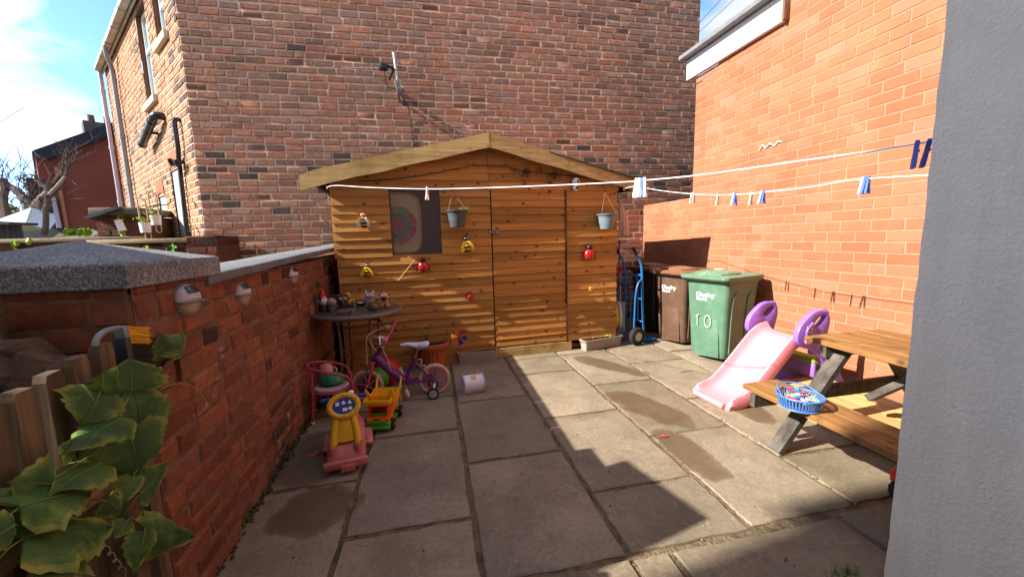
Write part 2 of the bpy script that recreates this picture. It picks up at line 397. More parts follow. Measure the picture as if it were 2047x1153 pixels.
cols = [(-1.32, -.53, [.1, .95, 2.44, 3.48, 4.72]), (-.53, .15, [.1, .9, 1.935, 2.95, 3.64, 4.72]), (.15, .84, [.1, .62, 1.5, 2.452, 3.455, 4.72]),
        (.84, 1.53, [1.5, 1.97, 2.95, 4.0, 4.53, 4.95]), (1.53, 2.21, [1.515, 2.47, 3.515, 4.57, 5.1]), (2.21, 2.92, [1.52, 2.005, 2.98, 4.025, 5.02, 6.4]),
        (2.92, 3.92, [1.52, 2.3, 3.3, 4.3, 5.3, 6.4]), (.84, 1.04, [.1, 1.5]), (1.04, 2.03, [.1, 1.5]), (2.03, 3.1, [.1, 1.51]), (3.1, 3.92, [.1, 1.51])]
mb = MB(); rn = random.Random(3)
for (x0, x1, ys) in cols:
    for a, b in zip(ys, ys[1:]):
        g = rn.uniform(.011, .019); P0, P1 = (x0 + g, a + g), (x1 - g, b - g); ring = []
        def edge(p, q, n):
            for i in range(n):
                t = i / n; j = rn.uniform(-.006, .006) if i else rn.uniform(-.003, .003)
                ring.append((p[0] + (q[0] - p[0]) * t + (j if p[0] == q[0] else 0), p[1] + (q[1] - p[1]) * t + (j if p[1] == q[1] else 0)))
        edge((P0[0], P0[1]), (P1[0], P0[1]), 9); edge((P1[0], P0[1]), (P1[0], P1[1]), 11); edge((P1[0], P1[1]), (P0[0], P1[1]), 9); edge((P0[0], P1[1]), (P0[0], P0[1]), 11)
        cx, cy = (x0 + x1) / 2, (a + b) / 2; z = rn.uniform(-.003, .003); n = len(ring); tx, ty = rn.uniform(-.004, .004), rn.uniform(-.004, .004)
        zz = lambda p: z + (p[0] - cx) * tx + (p[1] - cy) * ty
        ins = [(p[0] + (cx - p[0]) * .018, p[1] + (cy - p[1]) * .018) for p in ring]
        vs = [(p[0], p[1], -.05) for p in ring] + [(p[0], p[1], zz(p) - .007) for p in ring] + [(p[0], p[1], zz(p)) for p in ins]
        fs = [(i, (i + 1) % n, n + (i + 1) % n, n + i) for i in range(n)] + [(n + i, n + (i + 1) % n, 2 * n + (i + 1) % n, 2 * n + i) for i in range(n)] + [list(range(2 * n, 3 * n))]
        mb.add(vs, fs, rn.random())
mb.k = 1
N = 60
vs = []; fs = []
for i in range(N + 1):
    for j in range(N + 1):
        vs.append((-1.4 + 5.4 * i / N, -.5 + 7.0 * j / N, -.012 + rn.uniform(-.004, .004)))
for i in range(N):
    for j in range(N): fs.append((i * (N + 1) + j, (i + 1) * (N + 1) + j, (i + 1) * (N + 1) + j + 1, i * (N + 1) + j + 1))
mb.add(vs, fs, .5)
tag(mb.build('patio', [m_slab, m_joint], smooth=40), kind='structure')

# ---------------------------------------------------------------- the big brick house behind
B1 = brickmat('old_red_brick', ((0, '#51474a'), (.08, '#62524f'), (.12, '#8c6b5c'), (.34, '#9f7464'), (.5, '#a87663'), (.62, '#b07962'), (.76, '#a87e70'), (.88, '#9a7b71'), (.95, '#b17057'), (1, '#8e7670')), .45, 1.0, eff=(('#c2ab88', .55, 13, .60), ('#5a4c4c', .4, 6, .64)))
m_mort = mat('lime_mortar', '#ccb896', .95, .22, 14, .8, 70, dirt=('#8a7258', .5, 6), bd=.008)
hb = thing('brick_house', 'tall old brick house with mottled gable rising behind the timber shed', 'house', (-3.31, 6.65, 0))
def lim_gable(v): return (0, 8.27) if v < 5.8 else ((v - 5.8) * 1.35, 8.27 - (v - 5.8) * 1.35)
def tone_b(u, v, t):
    # sooty band low on the gable, between about 1.9 and 2.9 m
    k = max(0, 1 - abs(v - 2.55 + .12 * math.sin(u * 2)) / .55) * (.55 if u < 2.6 else .9 if u > 5.9 else .25)
    if rnd.random() < k * .42: return rnd.uniform(0, .1)
    if u > 6.9 and v > 2.6: return .12 if rnd.random() < .2 else rnd.uniform(.86, .96) if rnd.random() < .5 else .34
    if t < .10 and rnd.random() < .96: return .3 + 5 * t
    return t
mb = MB(hb); bricks(mb, (-3.31, 6.65, 0), (1, .0, 0), (0, -1, 0), 8.27, 8.6, .1032, .27, .019, .009, .006, lim=lim_gable, seed=11, wob=.006, tonef=tone_b, tilt=.004, inset=.008)
mb.build('gable_wall', [B1, m_mort], hb)
SD, SN = Vector((-.64, .77, 0)).normalized(), Vector((-.77, -.64, 0)).normalized(); C0 = Vector((-3.31, 6.65, 0))
MS = Matrix((SD, -SN, Vector((0, 0, 1)))).transposed().to_4x4(); MS.translation = C0      # local x along side wall, -y out of it
holes = [(.60, 1.24, 4.70, 5.6), (1.78, 2.55, 4.08, 5.6), (.98, 1.55, 0, 2.78), (2.18, 2.72, 0, 2.45)]
B2 = brickmat('side_red_brick', ((0, '#64565a'), (.15, '#92705f'), (.4, '#b08468'), (.6, '#bc8a6c'), (.8, '#c49676'), (1, '#a08474')), .30, .8, eff=(('#d0b898', .5, 12, .60),))
def tone_s(u, v, t):
    if u > 3.1 and v > 4.3 - (u - 3.1) * .1: return .62 + t * .1
    if u < .14: return 0 if int(v / .1032) % 2 else t
    if v < 2.3 and u < 2.9: return .5 + t * .3
    return t
mb = MB(hb); bricks(mb, C0, SD, SN, 6.5, 5.8, .1032, .27, .014, .008, .004, holes=holes, seed=5, tonef=tone_s, tilt=.003, inset=.008)
mb.build('side_wall', [B2, m_mort], hb)
# reveals, windows and doors of the side wall
m_rev = brickmat('brick_reveal', ((0, '#6d4a3e'), (1, '#8a5a48')), .3, .6)
m_frame = mat('upvc_frame', '#e6e9ea', .3, .03, 3); m_glass = mat('window_glass', '#9fb4b4', .06, .1, 2, spec=.9)
m_sill = mat('stone_sill', '#cfc4a4', .85, .12, 12, .4, 60)
for i, (a, b, z0, z1) in enumerate(holes):
    d = .12 if i < 2 else .045
    mb = MB(hb).mx(MS)
    mb.box((a - .005, d / 2 + .01, (z0 + z1) / 2), (.012, d, z1 - z0)); mb.box((b + .005, d / 2 + .01, (z0 + z1) / 2), (.012, d, z1 - z0)); mb.box(((a + b) / 2, d / 2 + .01, z1 + .006), (b - a, d, .012))
    mb.build('reveal', m_rev, hb)
    if i < 2:
        fr = MB(hb).mx(MS); y = .10; fw = .055
        for (x, zz, wx, wz) in ((a + fw / 2, (z0 + z1) / 2, fw, z1 - z0), (b - fw / 2, (z0 + z1) / 2, fw, z1 - z0), ((a + b) / 2, z0 + fw / 2, b - a - 2 * fw, fw), ((a + b) / 2, z1 - fw / 2, b - a - 2 * fw, fw), ((a + b) / 2, z0 + (.55 if i == 0 else .9), b - a - 2 * fw, .07)):
            fr.box((x, y, zz), (wx, .06, wz), bev=.006)
        wf = fr.build('window', m_frame, hb)
        MB(hb).mx(MS).box(((a + b) / 2, .112, (z0 + z1) / 2), (b - a - .06, .008, z1 - z0 - .06)).build('pane', m_glass, wf)
        MB(hb).mx(MS).box(((a + b) / 2, -.0, z0 - .065), (b - a + .14, .13, .11), bev=.008).build('sill', m_sill, hb)
    else:
        dr = MB(hb).mx(MS)
        dr.box(((a + b) / 2, .04, (z0 + z1) / 2), (b - a - .02, .04, z1 - z0 - .02), bev=.004)
        o = dr.build('door', mat('door_grey', '#9aa3a8', .5, .06, 4), hb)
        for zz in (.6, 1.7): MB(hb).mx(MS).box(((a + b) / 2, .018, zz), (b - a - .2, .012, .8 if z1 > 2.5 else .6), bev=.01).build('door_panel', mat('door_grey', '#9aa3a8'), o)
m_roof = mat('slate', '#33363c', .7, .2, 6, .3, 30)
mb = MB(hb)
ridge0, ridge1 = Vector((.82, 6.62, 8.86)), Vector((.82, 14.5, 8.86)); ev0 = Vector((-3.36, 6.5, 5.80)); far = C0 + SD * 6.5 + Vector((0, 0, 5.8)) + SN * .1
mb.add([ev0, far, ridge1, ridge0], [(0, 1, 2, 3)]); mb.add([ridge0, ridge1, Vector((5.0, 14.5, 5.8)), Vector((5.0, 6.6, 5.8))], [(0, 1, 2, 3)]); mb.build('roof', m_roof, hb, smooth=0)
mb = MB(hb); mb.add([(4.955, 6.652, -.1), (4.955, 14.5, -.1), (4.955, 14.5, 5.8), (4.955, 6.652, 5.8)], [(0, 1, 2, 3)]); mb.add([(C0 + SD * 6.5)[:2] + (-.1,), (4.955, 14.5, -.1), (4.955, 14.5, 5.8), (C0 + SD * 6.5)[:2] + (5.8,)], [(0, 1, 2, 3)]); mb.build('rear_wall', B2, hb, smooth=0)
# gutter, downpipes, pipes
m_pipe = mat('grey_downpipe', '#8d9296', .4, .1, 5); m_gut = mat('weathered_gutter', '#b9b4a6', .5, .15, 8, dirt=('#5c5348', .6, 7))
mb = MB(hb).mx(MS); prof = [(-.055, .0), (-.045, -.05), (0, -.065), (.045, -.05), (.055, 0), (.045, 0), (.035, -.042), (0, -.055), (-.035, -.042), (-.045, 0)]
mb.loft([[Vector((t, -.13 + p[0] * 1.2, 5.76 + p[1] * 1.2)) for p in prof] for t in (.2, 1.5, 3.0, 4.5, 6.45)]); mb.box((3.3, -.05, 5.74), (6.4, .03, .16)); g = mb.build('gutter', m_gut, hb)
q = MB(hb).mx(MS)
for t in (.9, 1.8, 2.7, 3.6, 4.5, 5.4): MB(hb).mx(MS).box((t, -.12, 5.715), (.022, .15, .09), bev=.008).build('bracket', m_pipe, g)
mb = MB(hb).mx(MS); mb.tube(cr([(4.75, -.16, 5.72), (4.80, -.15, 5.55), (4.9, -.09, 5.35), (4.93, -.08, 5.1), (4.95, -.08, 3.5), (4.97, -.08, 1.2)], 4), .045, 10)
for z in (5.05, 3.9, 2.9): mb.tube([(4.945, -.08, z), (4.945, -.08, z + .09)], .054, 10)
mb.build('downpipe', m_pipe, hb)
mb = MB(hb).mx(MS); mb.tube([(6.42, -.1, 5.7), (6.42, -.1, .2)], .042, 10)
for z in (5.2, 3.9, 2.6): mb.tube([(6.42, -.1, z), (6.42, -.1, z + .08)], .052, 10)
mb.build('downpipe', mat('pale_downpipe', '#b7aeb4', .4, .1, 5), hb)
# black flue pipe with its elbow lying along the wall
m_flue = mat('flue_black', '#1d2226', .28, .15, 6, spec=.6)
fl = MB(hb).mx(MS); fl.tube(cr([(1.42, .02, 3.64), (1.42, -.07, 3.65), (1.46, -.12, 3.64), (1.6, -.135, 3.60), (2.62, -.14, 3.38)], 6), .062, 14)
fl.tube([(1.62, -.135, 3.595), (1.66, -.135, 3.587)], .070, 14); fl.tube([(2.02, -.137, 3.51), (2.05, -.137, 3.503)], .067, 14); fl.tube([(2.56, -.14, 3.392), (2.62, -.14, 3.38)], .069, 14)
fo = fl.build('flue_pipe', m_flue, hb)
MB(hb).mx(MS).box((2.03, -.05, 3.49), (.04, .12, .04)).build('bracket', m_black, fo)
mb = MB(hb).mx(MS); mb.tube(cr([(.50, .02, 3.40), (.50, -.05, 3.41), (.51, -.075, 3.36), (.53, -.07, 3.02), (.62, -.06, 2.86), (.66, -.055, 2.7), (.80, -.05, 1.2)], 5), .032, 10); mb.build('waste_pipe', m_flue, hb)
mb = MB(hb).mx(MS); mb.box((.60, -.07, 2.80), (.05, .14, .05)); mb.box((.66, -.15, 2.79), (.15, .06, .10), rot=(R(20), 0, R(12)), bev=.01); mb.box((.48, -.11, 2.77), (.09, .09, .09), rot=(R(25), 0, 0), bev=.02); mb.bar((.66, -.15, 2.79), (.48, -.11, 2.77), .03, .03); mb.build('security_light', m_black, hb)
for t, z in ((.22, 2.13), (.24, 1.75), (1.75, 2.62)): MB(hb).mx(MS).tube(circ((t, -.03, z), .035, 8, 'y', a0=.6, a1=5.2, end=True), .007, 5).build('wall_hook', m_black, hb)
for a, b, z in ((.98, 1.55, 2.78), (2.18, 2.72, 2.45)):
    mb = MB(hb).mx(MS)
    for k in range(7):
        t = a - .03 + (b - a + .06) * (k + .5) / 7; mb.box((t, -.006, z + .12 + .05 * math.sin(math.pi * (k + .5) / 7)), ((b - a) / 7 - .006, .03, .23), bev=.005, tone=.95)
    mb.build('arch_lintel', mat('orange_brick', '#a4674c', .9, .2, 20, .5, 50), hb)
# ---------------------------------------------------------------- television aerial on the gable
ae = thing('tv_aerial', 'television aerial on a short pale mast bracketed to the brick gable', 'aerial', (-.36, 6.5, 4.0))
m_alu = mat('aerial_alloy', '#c9c6c0', .35, .08, 8, metal=.6)
mp_ = lambda x, y, yy=6.40: PY(x, y, yy)
MB(ae).tube([mp_(787, 106), mp_(797, 187)], .020, 10).build('mast', m_alu, ae)
MB(ae).tube([mp_(684, 136, 6.36), mp_(766, 137, 6.40)], .010, 6).tube([mp_(766, 137), mp_(792, 139)], .012, 6).build('boom', m_alu, ae)
mb = MB(ae)
for i in range(8):
    p = mp_(686 + i * 9.6, 136 + .1 * i, 6.36 + .004 * i); mb.tube([p + Vector((0, -.09, 0)), p + Vector((0, .09, 0))], .004, 5); mb.tube([p + Vector((0, 0, -.012)), p + Vector((0, 0, .012))], .006, 5)
mb.build('element', m_alu, ae)
p = mp_(768, 135); mb = MB(ae); mb.bar(p + Vector((-.04, 0, .06)), p + Vector((.14, 0, -.02)), .07, .03, bev=.006); mb.bar(p + Vector((.14, 0, -.02)), p + Vector((.06, 0, -.17)), .05, .025, bev=.006); mb.box(p + Vector((-.01, 0, -.01)), (.12, .07, .07), bev=.012); mb.build('reflector', m_black, ae)
a = mp_(795, 170); mb = MB(ae); mb.bar((a.x, 6.66, a.z - .02), (a.x, 6.38, a.z + .02), .05, .05); mb.bar((a.x, 6.66, a.z - .16), (a.x, 6.40, a.z - .06), .03, .03); mb.box((a.x + .02, 6.64, a.z - .06), (.05, .02, .22)); mb.bar(mp_(790, 160, 6.37), mp_(797, 186, 6.37), .035, .045, bev=.006); mb.build('bracket', mat('bracket_steel', '#7d7672', .5, .1), ae)
c = mp_(768, 140); MB(ae).tube(cr([c, c + Vector((.03, .05, -.22)), a + Vector((-.02, .1, -.05)), (a.x + .15, 6.62, a.z - .35), (a.x + .17, 6.63, a.z - 1.2), (a.x + .17, 6.63, 1.0)], 5), .006, 5).build('cable', m_black, ae)

# ---------------------------------------------------------------- right hand brick extension, fascia and low wall
WX = 3.9
B3 = brickmat('smooth_orange_brick', ((0, '#ae6b4d'), (.3, '#b47050'), (.6, '#b77354'), (.85, '#b97759'), (1, '#bb7d63')), .10, .18, bs=90, eff=(('#bb9078', .45, 2.2, .6),), rough=.8)
m_mort2 = mat('grey_mortar', '#a37d66', .95, .15, 14, .5, 70, dirt=('#6f5a44', .5, 5))
ext = thing('brick_extension', 'sunlit smooth orange brick extension along the right side of the patio', 'building', (WX, 3.2, 0))
mb = MB(ext); bricks(mb, (WX, 5.26, 0), (0, -1, 0), (-1, 0, 0), 5.0, 7.2, .0985, .262, .011, .004, .0012, lim=lambda v: (0, 5.0) if v < 3.72 else (1.46, 5.0), seed=21, header=.02, tonef=lambda u, v, t: t, inset=.003, tilt=.001)
mb.build('brick_wall', [B3, m_mort2], ext)
mb = MB(ext); mb.add([(WX, 5.26, 0), (WX + 3, 5.26, 0), (WX + 3, 5.26, 3.7), (WX, 5.26, 3.7)], [(0, 1, 2, 3)]); mb.add([(WX, 3.8, 3.7), (WX + 3, 3.8, 3.7), (WX + 3, 3.8, 7.2), (WX, 3.8, 7.2)], [(0, 1, 2, 3)]); mb.add([(WX, .26, 7.2), (WX + 3, .26, 7.2), (WX + 3, 3.8, 7.2), (WX, 3.8, 7.2)], [(0, 1, 2, 3)]); mb.build('return_wall', B3, ext, smooth=0)
m_fas = mat('white_fascia', '#f6f6f4', .35, .03, 3); m_felt = mat('grey_roof_felt', '#77787a', .9, .15, 9, .4, 60)
MB(ext).box((WX - .03, 4.60, 3.885), (.06, 1.62, .28), bev=.004).build('fascia', m_fas, ext)
MB(ext).box((WX + 1.4, 4.62, 4.06), (3.2 - .06, 1.66, .05)).box((WX - .055, 4.62, 4.075), (.05, 1.68, .085), bev=.006).build('roof', m_felt, ext)
MB(ext).box((WX - .035, 3.775, 3.89), (.09, .03, .30), bev=.004).build('fascia_end', mat('brown_end', '#7d5a48', .8, .2, 10), ext)
for i in range(5): MB(ext).ell((WX - .082, 5.35 - i * .36, 4.075 + .012 * (i % 2)), (.006, .012, .012), nu=8, nv=5).build('felt_nail', m_black, ext)
lw = thing('low_brick_wall', 'low orange brick boundary wall running back behind the wheelie bins', 'wall', (WX, 6.8, 0))
mb = MB(lw); bricks(mb, (WX + .01, 8.6, 0), (0, -1, 0), (-1, 0, 0), 3.335, 2.03, .0985, .262, .008, .005, .003, seed=22, header=.25, inset=.004)
mb.build('brick_face', [B3, m_mort2], lw)
MB(lw).box((WX + .115, 6.93, 1.013), (.20, 3.33, 2.026)).build('wall_core', B3, lw, smooth=0)
# scrap of pale cord left on a wall hook
p = PX(1540, 291, WX - .012); MB().tube(cr([p + Vector((0, .15, -.02)), p + Vector((-.01, .10, .025)), p + Vector((0, .06, -.01)), p + Vector((-.015, .0, .02)), p + Vector((0, -.06, -.015)), p + Vector((-.01, -.1, .02)), p + Vector((0, -.15, .0))], 5), .006, 5).build('cord_scrap', m_white)
tag(bpy.data.objects['cord_scrap'], 'short curl of pale cord fixed high on the orange brick wall', 'cord')
# render grey wall block at the right edge
m_render = NT('grey_render'); a_ = m_render.noise(5, 5); r_ = m_render.ramp(a_, 0, ((.3, '#e6deca'), (.7, '#efe7d4'))); v_ = m_render.noise(75, 5, .7); vr_ = m_render.ramp(v_, 0, ((.24, .35), (.38, 1.))); sm_ = m_render.mapping((9, 9, .7)); sn_ = m_render.noise(1, 5, .65, sm_); sr_ = m_render.ramp(sn_, 0, ((.36, .93), (.56, 1.)))
m_render.col(m_render.mix(m_render.mix(r_, 0, vr_, 0, 1, blend='MULTIPLY'), 2, sr_, 0, 1, blend='MULTIPLY'), 2); m_render.set(Roughness=.85); m_render.bump(m_render.noise(60, 5, .65), 0, 1.0, .008); m_render = m_render.m
gw = thing('rendered_wall', 'grey pebble rendered house corner filling the right edge of the view', 'wall', (1.83, .6, 0))
mb = MB(gw); H = 3.4; n = 46; rn = random.Random(9)
ring = lambda z: [(1.83 + rn.uniform(-.0015, .0015), 1.13 + rn.uniform(-.0025, .0025), z), (1.83, -2.6, z), (4.2, -2.6, z), (4.2, 1.13, z)]
mb.loft([ring(H * i / n - .02) for i in range(n + 1)]); mb.build('render_coat', m_render, gw, smooth=20)

# ---------------------------------------------------------------- own terrace behind the camera
nb = thing('terraced_house', 'pale rendered terraced house whose rear wall stands behind the photographer', 'house', (-5, -3.2, 0))
bricks_ = MB(nb); bricks_.box((-4.95, -3.26, 4.7), (13.5, 6.0, 9.8)); bricks_.build('wall', m_render, nb, smooth=0)
MB(nb).loft([[Vector((x, -.15, 9.55)), Vector((x, -3.26, 11.7)), Vector((x, -6.4, 9.55))] for x in (-11.9, 1.9)]).build('roof', m_roof, nb, smooth=0)

oh = thing('shadow_block', 'unseen brick block added left of the gate pier to cast a shadow', 'outbuilding', (-2.6, 1.5, 0))  # added out-of-view block, shaped to throw the stepped shadow on the paving
MB(oh).loft([[Vector(p) for p in ((-2.13, 1.775, z), (-1.97, 1.20, z), (-3.2, .9, z), (-3.35, 1.45, z))] for z in (0, 2.26)]).build('wall', B2, oh, smooth=0)
MB(oh).loft([[Vector(p) for p in ((-2.11, 1.79, z), (-1.95, 1.19, z), (-3.22, .88, z), (-3.37, 1.47, z))] for z in (2.262, 2.32)]).build('roof', m_felt, oh, smooth=0)
# ---------------------------------------------------------------- left boundary wall, pier
B4 = brickmat('weathered_wall_brick', ((0, '#4a3a33'), (.07, '#66493d'), (.12, '#845341'), (.45, '#9a5f45'), (.7, '#a6684a'), (.88, '#8f5a48'), (1, '#b27553')), .42, 1.0,
   eff=(('#7a5844', .75, 7, .54), ('#c9bcae', .8, 3.4, .63), ('#564f34', .55, 1.6, .57), ('#b0492a', .5, 2.3, .62)), bs=30)
m_mort3 = mat('dirty_mortar', '#7d5c48', .95, .3, 16, 1., 50, dirt=('#3d3024', .7, 7), bd=.012)
lwall = thing('boundary_wall', 'weathered red brick boundary wall topped with flat stone coping', 'wall', (-1.2, 3.8, 0))
mb = MB(lwall); x0, y0, x1, y1 = -1.08, 2.05, -1.20, 6.2; U = Vector((x1 - x0, y1 - y0, 0)); L = U.length; U.normalize(); Nn = Vector((U.y, -U.x, 0))
bricks(mb, (x0, y0, -.02), U, Nn, L, 1.35, .096, .255, .014, .007, .010, seed=31, header=.22, wob=.006, tilt=.006, inset=.010)
mb.build('brick_face', [B4, m_mort3], lwall)
mb = MB(lwall); c = Vector((x0, y0, 0)) + U * L / 2 - Nn * .13; mb.bar(Vector((x0, y0, .66)) - Nn * .125, Vector((x1, y1, .70)) - Nn * .125, .235, 1.31); mb.build('wall_core', B4, lwall, smooth=0)
m_cop = mat('coping_stone', '#6a6e71', .9, .18, 9, .7, 70, dirt=('#5a5c55', .6, 5), bd=.004)
mb = MB(lwall); t = 0; rn = random.Random(4)
while t < L - .1:
    l = min(rn.uniform(.42, .62), L - t); a = Vector((x0, y0, 0)) + U * (t + .004); b = Vector((x0, y0, 0)) + U * (t + l - .004); za, zb = 1.345 + .028 * t, 1.345 + .028 * (t + l)
    mb.bar(a - Nn * .10 + Vector((0, 0, za + rn.uniform(-.003, .003))), b - Nn * .10 + Vector((0, 0, zb)), .30, .05, bev=.006); t += l
mb.build('coping', m_cop, lwall)
pier = thing('brick_pier', 'brick gate pier with dark pyramid concrete cap beside the picket gate', 'pier', (-1.36, 1.86, 0))
mb = MB(pier)
bricks(mb, (-1.05, 1.60, -.02), (0, 1, 0), (1, 0, 0), .50, 1.385, .096, .25, .012, .008, .008, seed=33, header=.25, wob=.004, tilt=.007, inset=.010)
bricks(mb, (-1.66, 1.585, -.02), (1, 0, 0), (0, -1, 0), .61, 1.385, .096, .25, .012, .006, .006, seed=34, header=.25, tilt=.006, inset=.010)
mb.build('brick_face', [B4, m_mort3], pier); MB(pier).box((-1.353, 1.839, .66), (.604, .505, 1.36)).build('pier_core', B4, pier, smooth=0)
m_cap = NT('exposed_aggregate'); vv = m_cap.n('ShaderNodeTexVoronoi'); vv.inputs['Scale'].default_value = 170; m_cap.l(m_cap.tc, 'Object', vv, 0)
rr = m_cap.ramp(vv, 'Color', ((0, '#4c4f50'), (.4, '#777a7b'), (.75, '#949898'), (1, '#c2c7c6'))); nn = m_cap.noise(5, 5); nr = m_cap.ramp(nn, 0, ((.35, .7), (.65, 1.)))
m_cap.col(m_cap.mix(rr, 0, nr, 0, 1, blend='MULTIPLY'), 2); m_cap.set(Roughness=.85); m_cap.bump(vv, 0, .8, .004); m_cap = m_cap.m
mb = MB(pier); cx, cy, hx_, hy_ = -1.37, 1.855, .345, .30
sq = lambda k, z: [(cx - hx_ * k, cy - hy_ * k, z), (cx + hx_ * k, cy - hy_ * k, z), (cx + hx_ * k, cy + hy_ * k, z), (cx - hx_ * k, cy + hy_ * k, z)]
mb.loft([sq(.985, 1.362), sq(1, 1.366), sq(1.0, 1.442), sq(.985, 1.450), sq(.03, 1.532)]); mb.build('cap', m_cap, pier, smooth=12)
# rubble stub behind the gate
rb = thing('rubble_heap', 'heap of broken stone and brick piled behind the picket gate', 'rubble', (-1.5, 1.4, 0))
mb = MB(rb); rn = random.Random(12)
for (px, py, r) in ((25, 712, .10), (-40, 730, .16), (90, 740, .09), (150, 752, .08), (215, 752, .07), (60, 755, .10), (-10, 765, .1), (130, 770, .1), (190, 775, .1), (75, 718, .035), (110, 726, .03)):
    q = PY(px, py, 1.50); v = [Vector((rn.gauss(0, 1), rn.gauss(0, 1), rn.gauss(0, 1))).normalized() * r * rn.uniform(.7, 1.2) + q for _ in range(14)]
    bm = bmesh.new(); vs = [bm.verts.new(p) for p in v]; bmesh.ops.convex_hull(bm, input=vs); bm.verts.index_update(); bm.verts.ensure_lookup_table()
    used = [x for x in bm.verts if x.link_faces]; ix = {x: i for i, x in enumerate(used)}
    mb.add([x.co.copy() for x in used], [[ix[x] for x in f.verts] for f in bm.faces]); bm.free()
mb.build('stone', mat('broken_stone', '#6a5848', .95, .3, 25, 1., 60, tone=.4, bd=.01), rb, smooth=0)
mb = MB(rb); mb.box((-1.75, 1.46, .5), (1.2, .2, 1.08)); mb.build('rough_wall_base', mat('dark_earth', '#2e251e', .95, .3, 20, 1., 40, bd=.01), rb, smooth=0)

# solar lights on the left wall
m_sil = mat('silver_plastic', '#c4c1c3', .35, .05, 5, metal=.0); m_lens = mat('ribbed_lens', '#a89880', .25, .06, 5, spec=.6); m_pv = mat('solar_cell', '#15161c', .2, .1, 5, spec=.6)
def solar(label, loc, sc, ang):
    r = thing('solar_light', label, 'wall light', loc, 0, 'solar lights on the left wall', rot=(0, 0, ang))
    # local +x out of the wall
    MB().at((0, 0, 0), (0, R(90), 0)).lathe([(0, 0), (.078, 0), (.080, .012), (.074, .020), (0, .02)], 28).build('back_plate', m_grey, r)
    secs = []
    for k in range(9):
        a = k / 8 * math.pi / 2; secs.append([Vector((.02 + .058 * math.sin(a), .072 * math.cos(a) * math.cos(t) + 1e-4, .072 * math.cos(a) * math.sin(t) + .012 * math.sin(a))) for t in [math.pi * j / 14 * 1.09 - .14 for j in range(15)]])
    MB().loft(secs, cap=False).build('hood', m_sil, r, smooth=60)
    secs = []
    for j in range(13):
        z = -.068 + j * .0062; wv = (.072 ** 2 - min(.0715, abs(z)) ** 2) ** .5; rr = (.005 if j % 2 else 0)
        secs.append([Vector((.02 + (.050 + rr) * math.cos(t) * (wv / .072), wv * math.sin(t), z)) for t in [(-1 + 2 * q / 12) * 1.5 for q in range(13)]])
    MB().loft(secs, cap=False).build('lens', m_lens, r)
    MB().box((.0665, 0, .0535), (.006, .056, .046), rot=(0, R(-48), 0), bev=.002).build('solar_panel', m_pv, r)
    MB().box((.045, 0, -.006), (.075, .146, .007), bev=.002).build('seam', m_grey, r); r.scale = (sc * .85, sc * .98, sc * 1.12); return r
ang = math.atan2(Nn.y, Nn.x)
q = PX(368, 600, -1.045); solar('large silver solar light on the brick pier beside the gate', q, .80, -.35)
q = PL(479, 588, Vector((x0, y0, 0)), Nn); solar('middle silver solar light just under the wall coping', q, .80, ang - .35)
q = PL(581, 551, Vector((x0, y0, 0)), Nn); solar('farthest silver solar light on the wall, nearest the shed', q, .80, ang - .35)
# ---------------------------------------------------------------- timber shed
SA = R(3.315); SH0 = Vector((.748, 4.699, 0))
shed = thing('timber_shed', 'golden overlap timber shed with shallow gable roof standing against the old house', 'shed', SH0, SA)
bpy.context.view_layer.update()
SMX = shed.matrix_world.copy()
def SL(px, py, off=.02):                    # photo point on the shed front, in shed coordinates
    n = SMX.to_3x3() @ Vector((0, 1, 0)); return SMX.inverted() @ PL(px, py, SH0 - n * off, n)
W_clad = wood('overlap_board', '#d6a058', '#b17838', 'x', .44, .85, bump=.3)
W_door = wood('door_board', '#d29a52', '#ac7234', 'x', .42, .95, bump=.3)
W_barge = wood('barge_board', '#cbb078', '#9a7c4a', 'x', .15, .5, '#5e4a20', bump=.3, blotch=('#6b5a2c', .55, 4))
W_dark = wood('shed_inside_wood', '#7a5530', '#52361b', 'x', .2)
m_nail = mat('nail_head', '#4a3426', .6, .1, metal=.5)
nails = []
def board(mb, s0, s1, z0, z1, lip, yb=-.004, cut=None, nail=True):
    """one overlapping board: thick lower lip leaning out over the board below"""
    dz = rnd.uniform(-.003, .003); z0 += dz; l2 = lip * rnd.uniform(.8, 1.2); N = max(2, int((s1 - s0) / .25)); tn = rnd.random()
    ph = rnd.uniform(0, 6); rings = []
    for i in range(N + 1):
        s = s0 + (s1 - s0) * i / N; w = .0022 * math.sin(s * 3.1 + ph) + rnd.uniform(-.0008, .0008); zt = z1
        if cut: zt = min(z1, cut(s)); 
        zb = min(z0 + w, zt - .001); k = (z1 - zb) / (z1 - z0)
        f = (zt - zb) / max(1e-4, z1 - zb)
        yt = -.004 - l2 * (1 - min(1, f)) * .9
        rings.append([(s, yb, zb), (s, -.004 - l2, zb), (s, -.004 - l2 * .98, zb + .003), (s, min(yt, -.004), zt), (s, .006, zt)])
    mb.loft([[Vector(p) for p in r] for r in rings], tone=tn)
    if nail and z1 - z0 > .05:
        for s in (s0 + .035, s1 - .035, s0 + (s1 - s0) * .45): nails.append((s + rnd.uniform(-.01, .01), -.005 - l2 * .8, z0 + .025))
RZ = lambda s: (2.535 - (abs(s + .045)) * .2405)      # underside of the barge boards
LIP, PIT = .016, .0955
holes_w = (-1.19, -.625, 1.305, 2.075)
mb = MB(); z = -.01; k = 0
while z < 2.08:
    zt = z + PIT + .012
    if z + PIT * .5 < holes_w[2] or z > holes_w[3]: board(mb, -1.78, -.028, z, min(zt, 2.10), LIP)
    else:
        board(mb, -1.80, holes_w[0], z, zt, LIP * 1.1); board(mb, holes_w[1], -.028, z, zt, LIP)
    z += PIT
clad = mb.build('front_cladding', W_clad, shed, smooth=0)
mb = MB(); z = 2.083
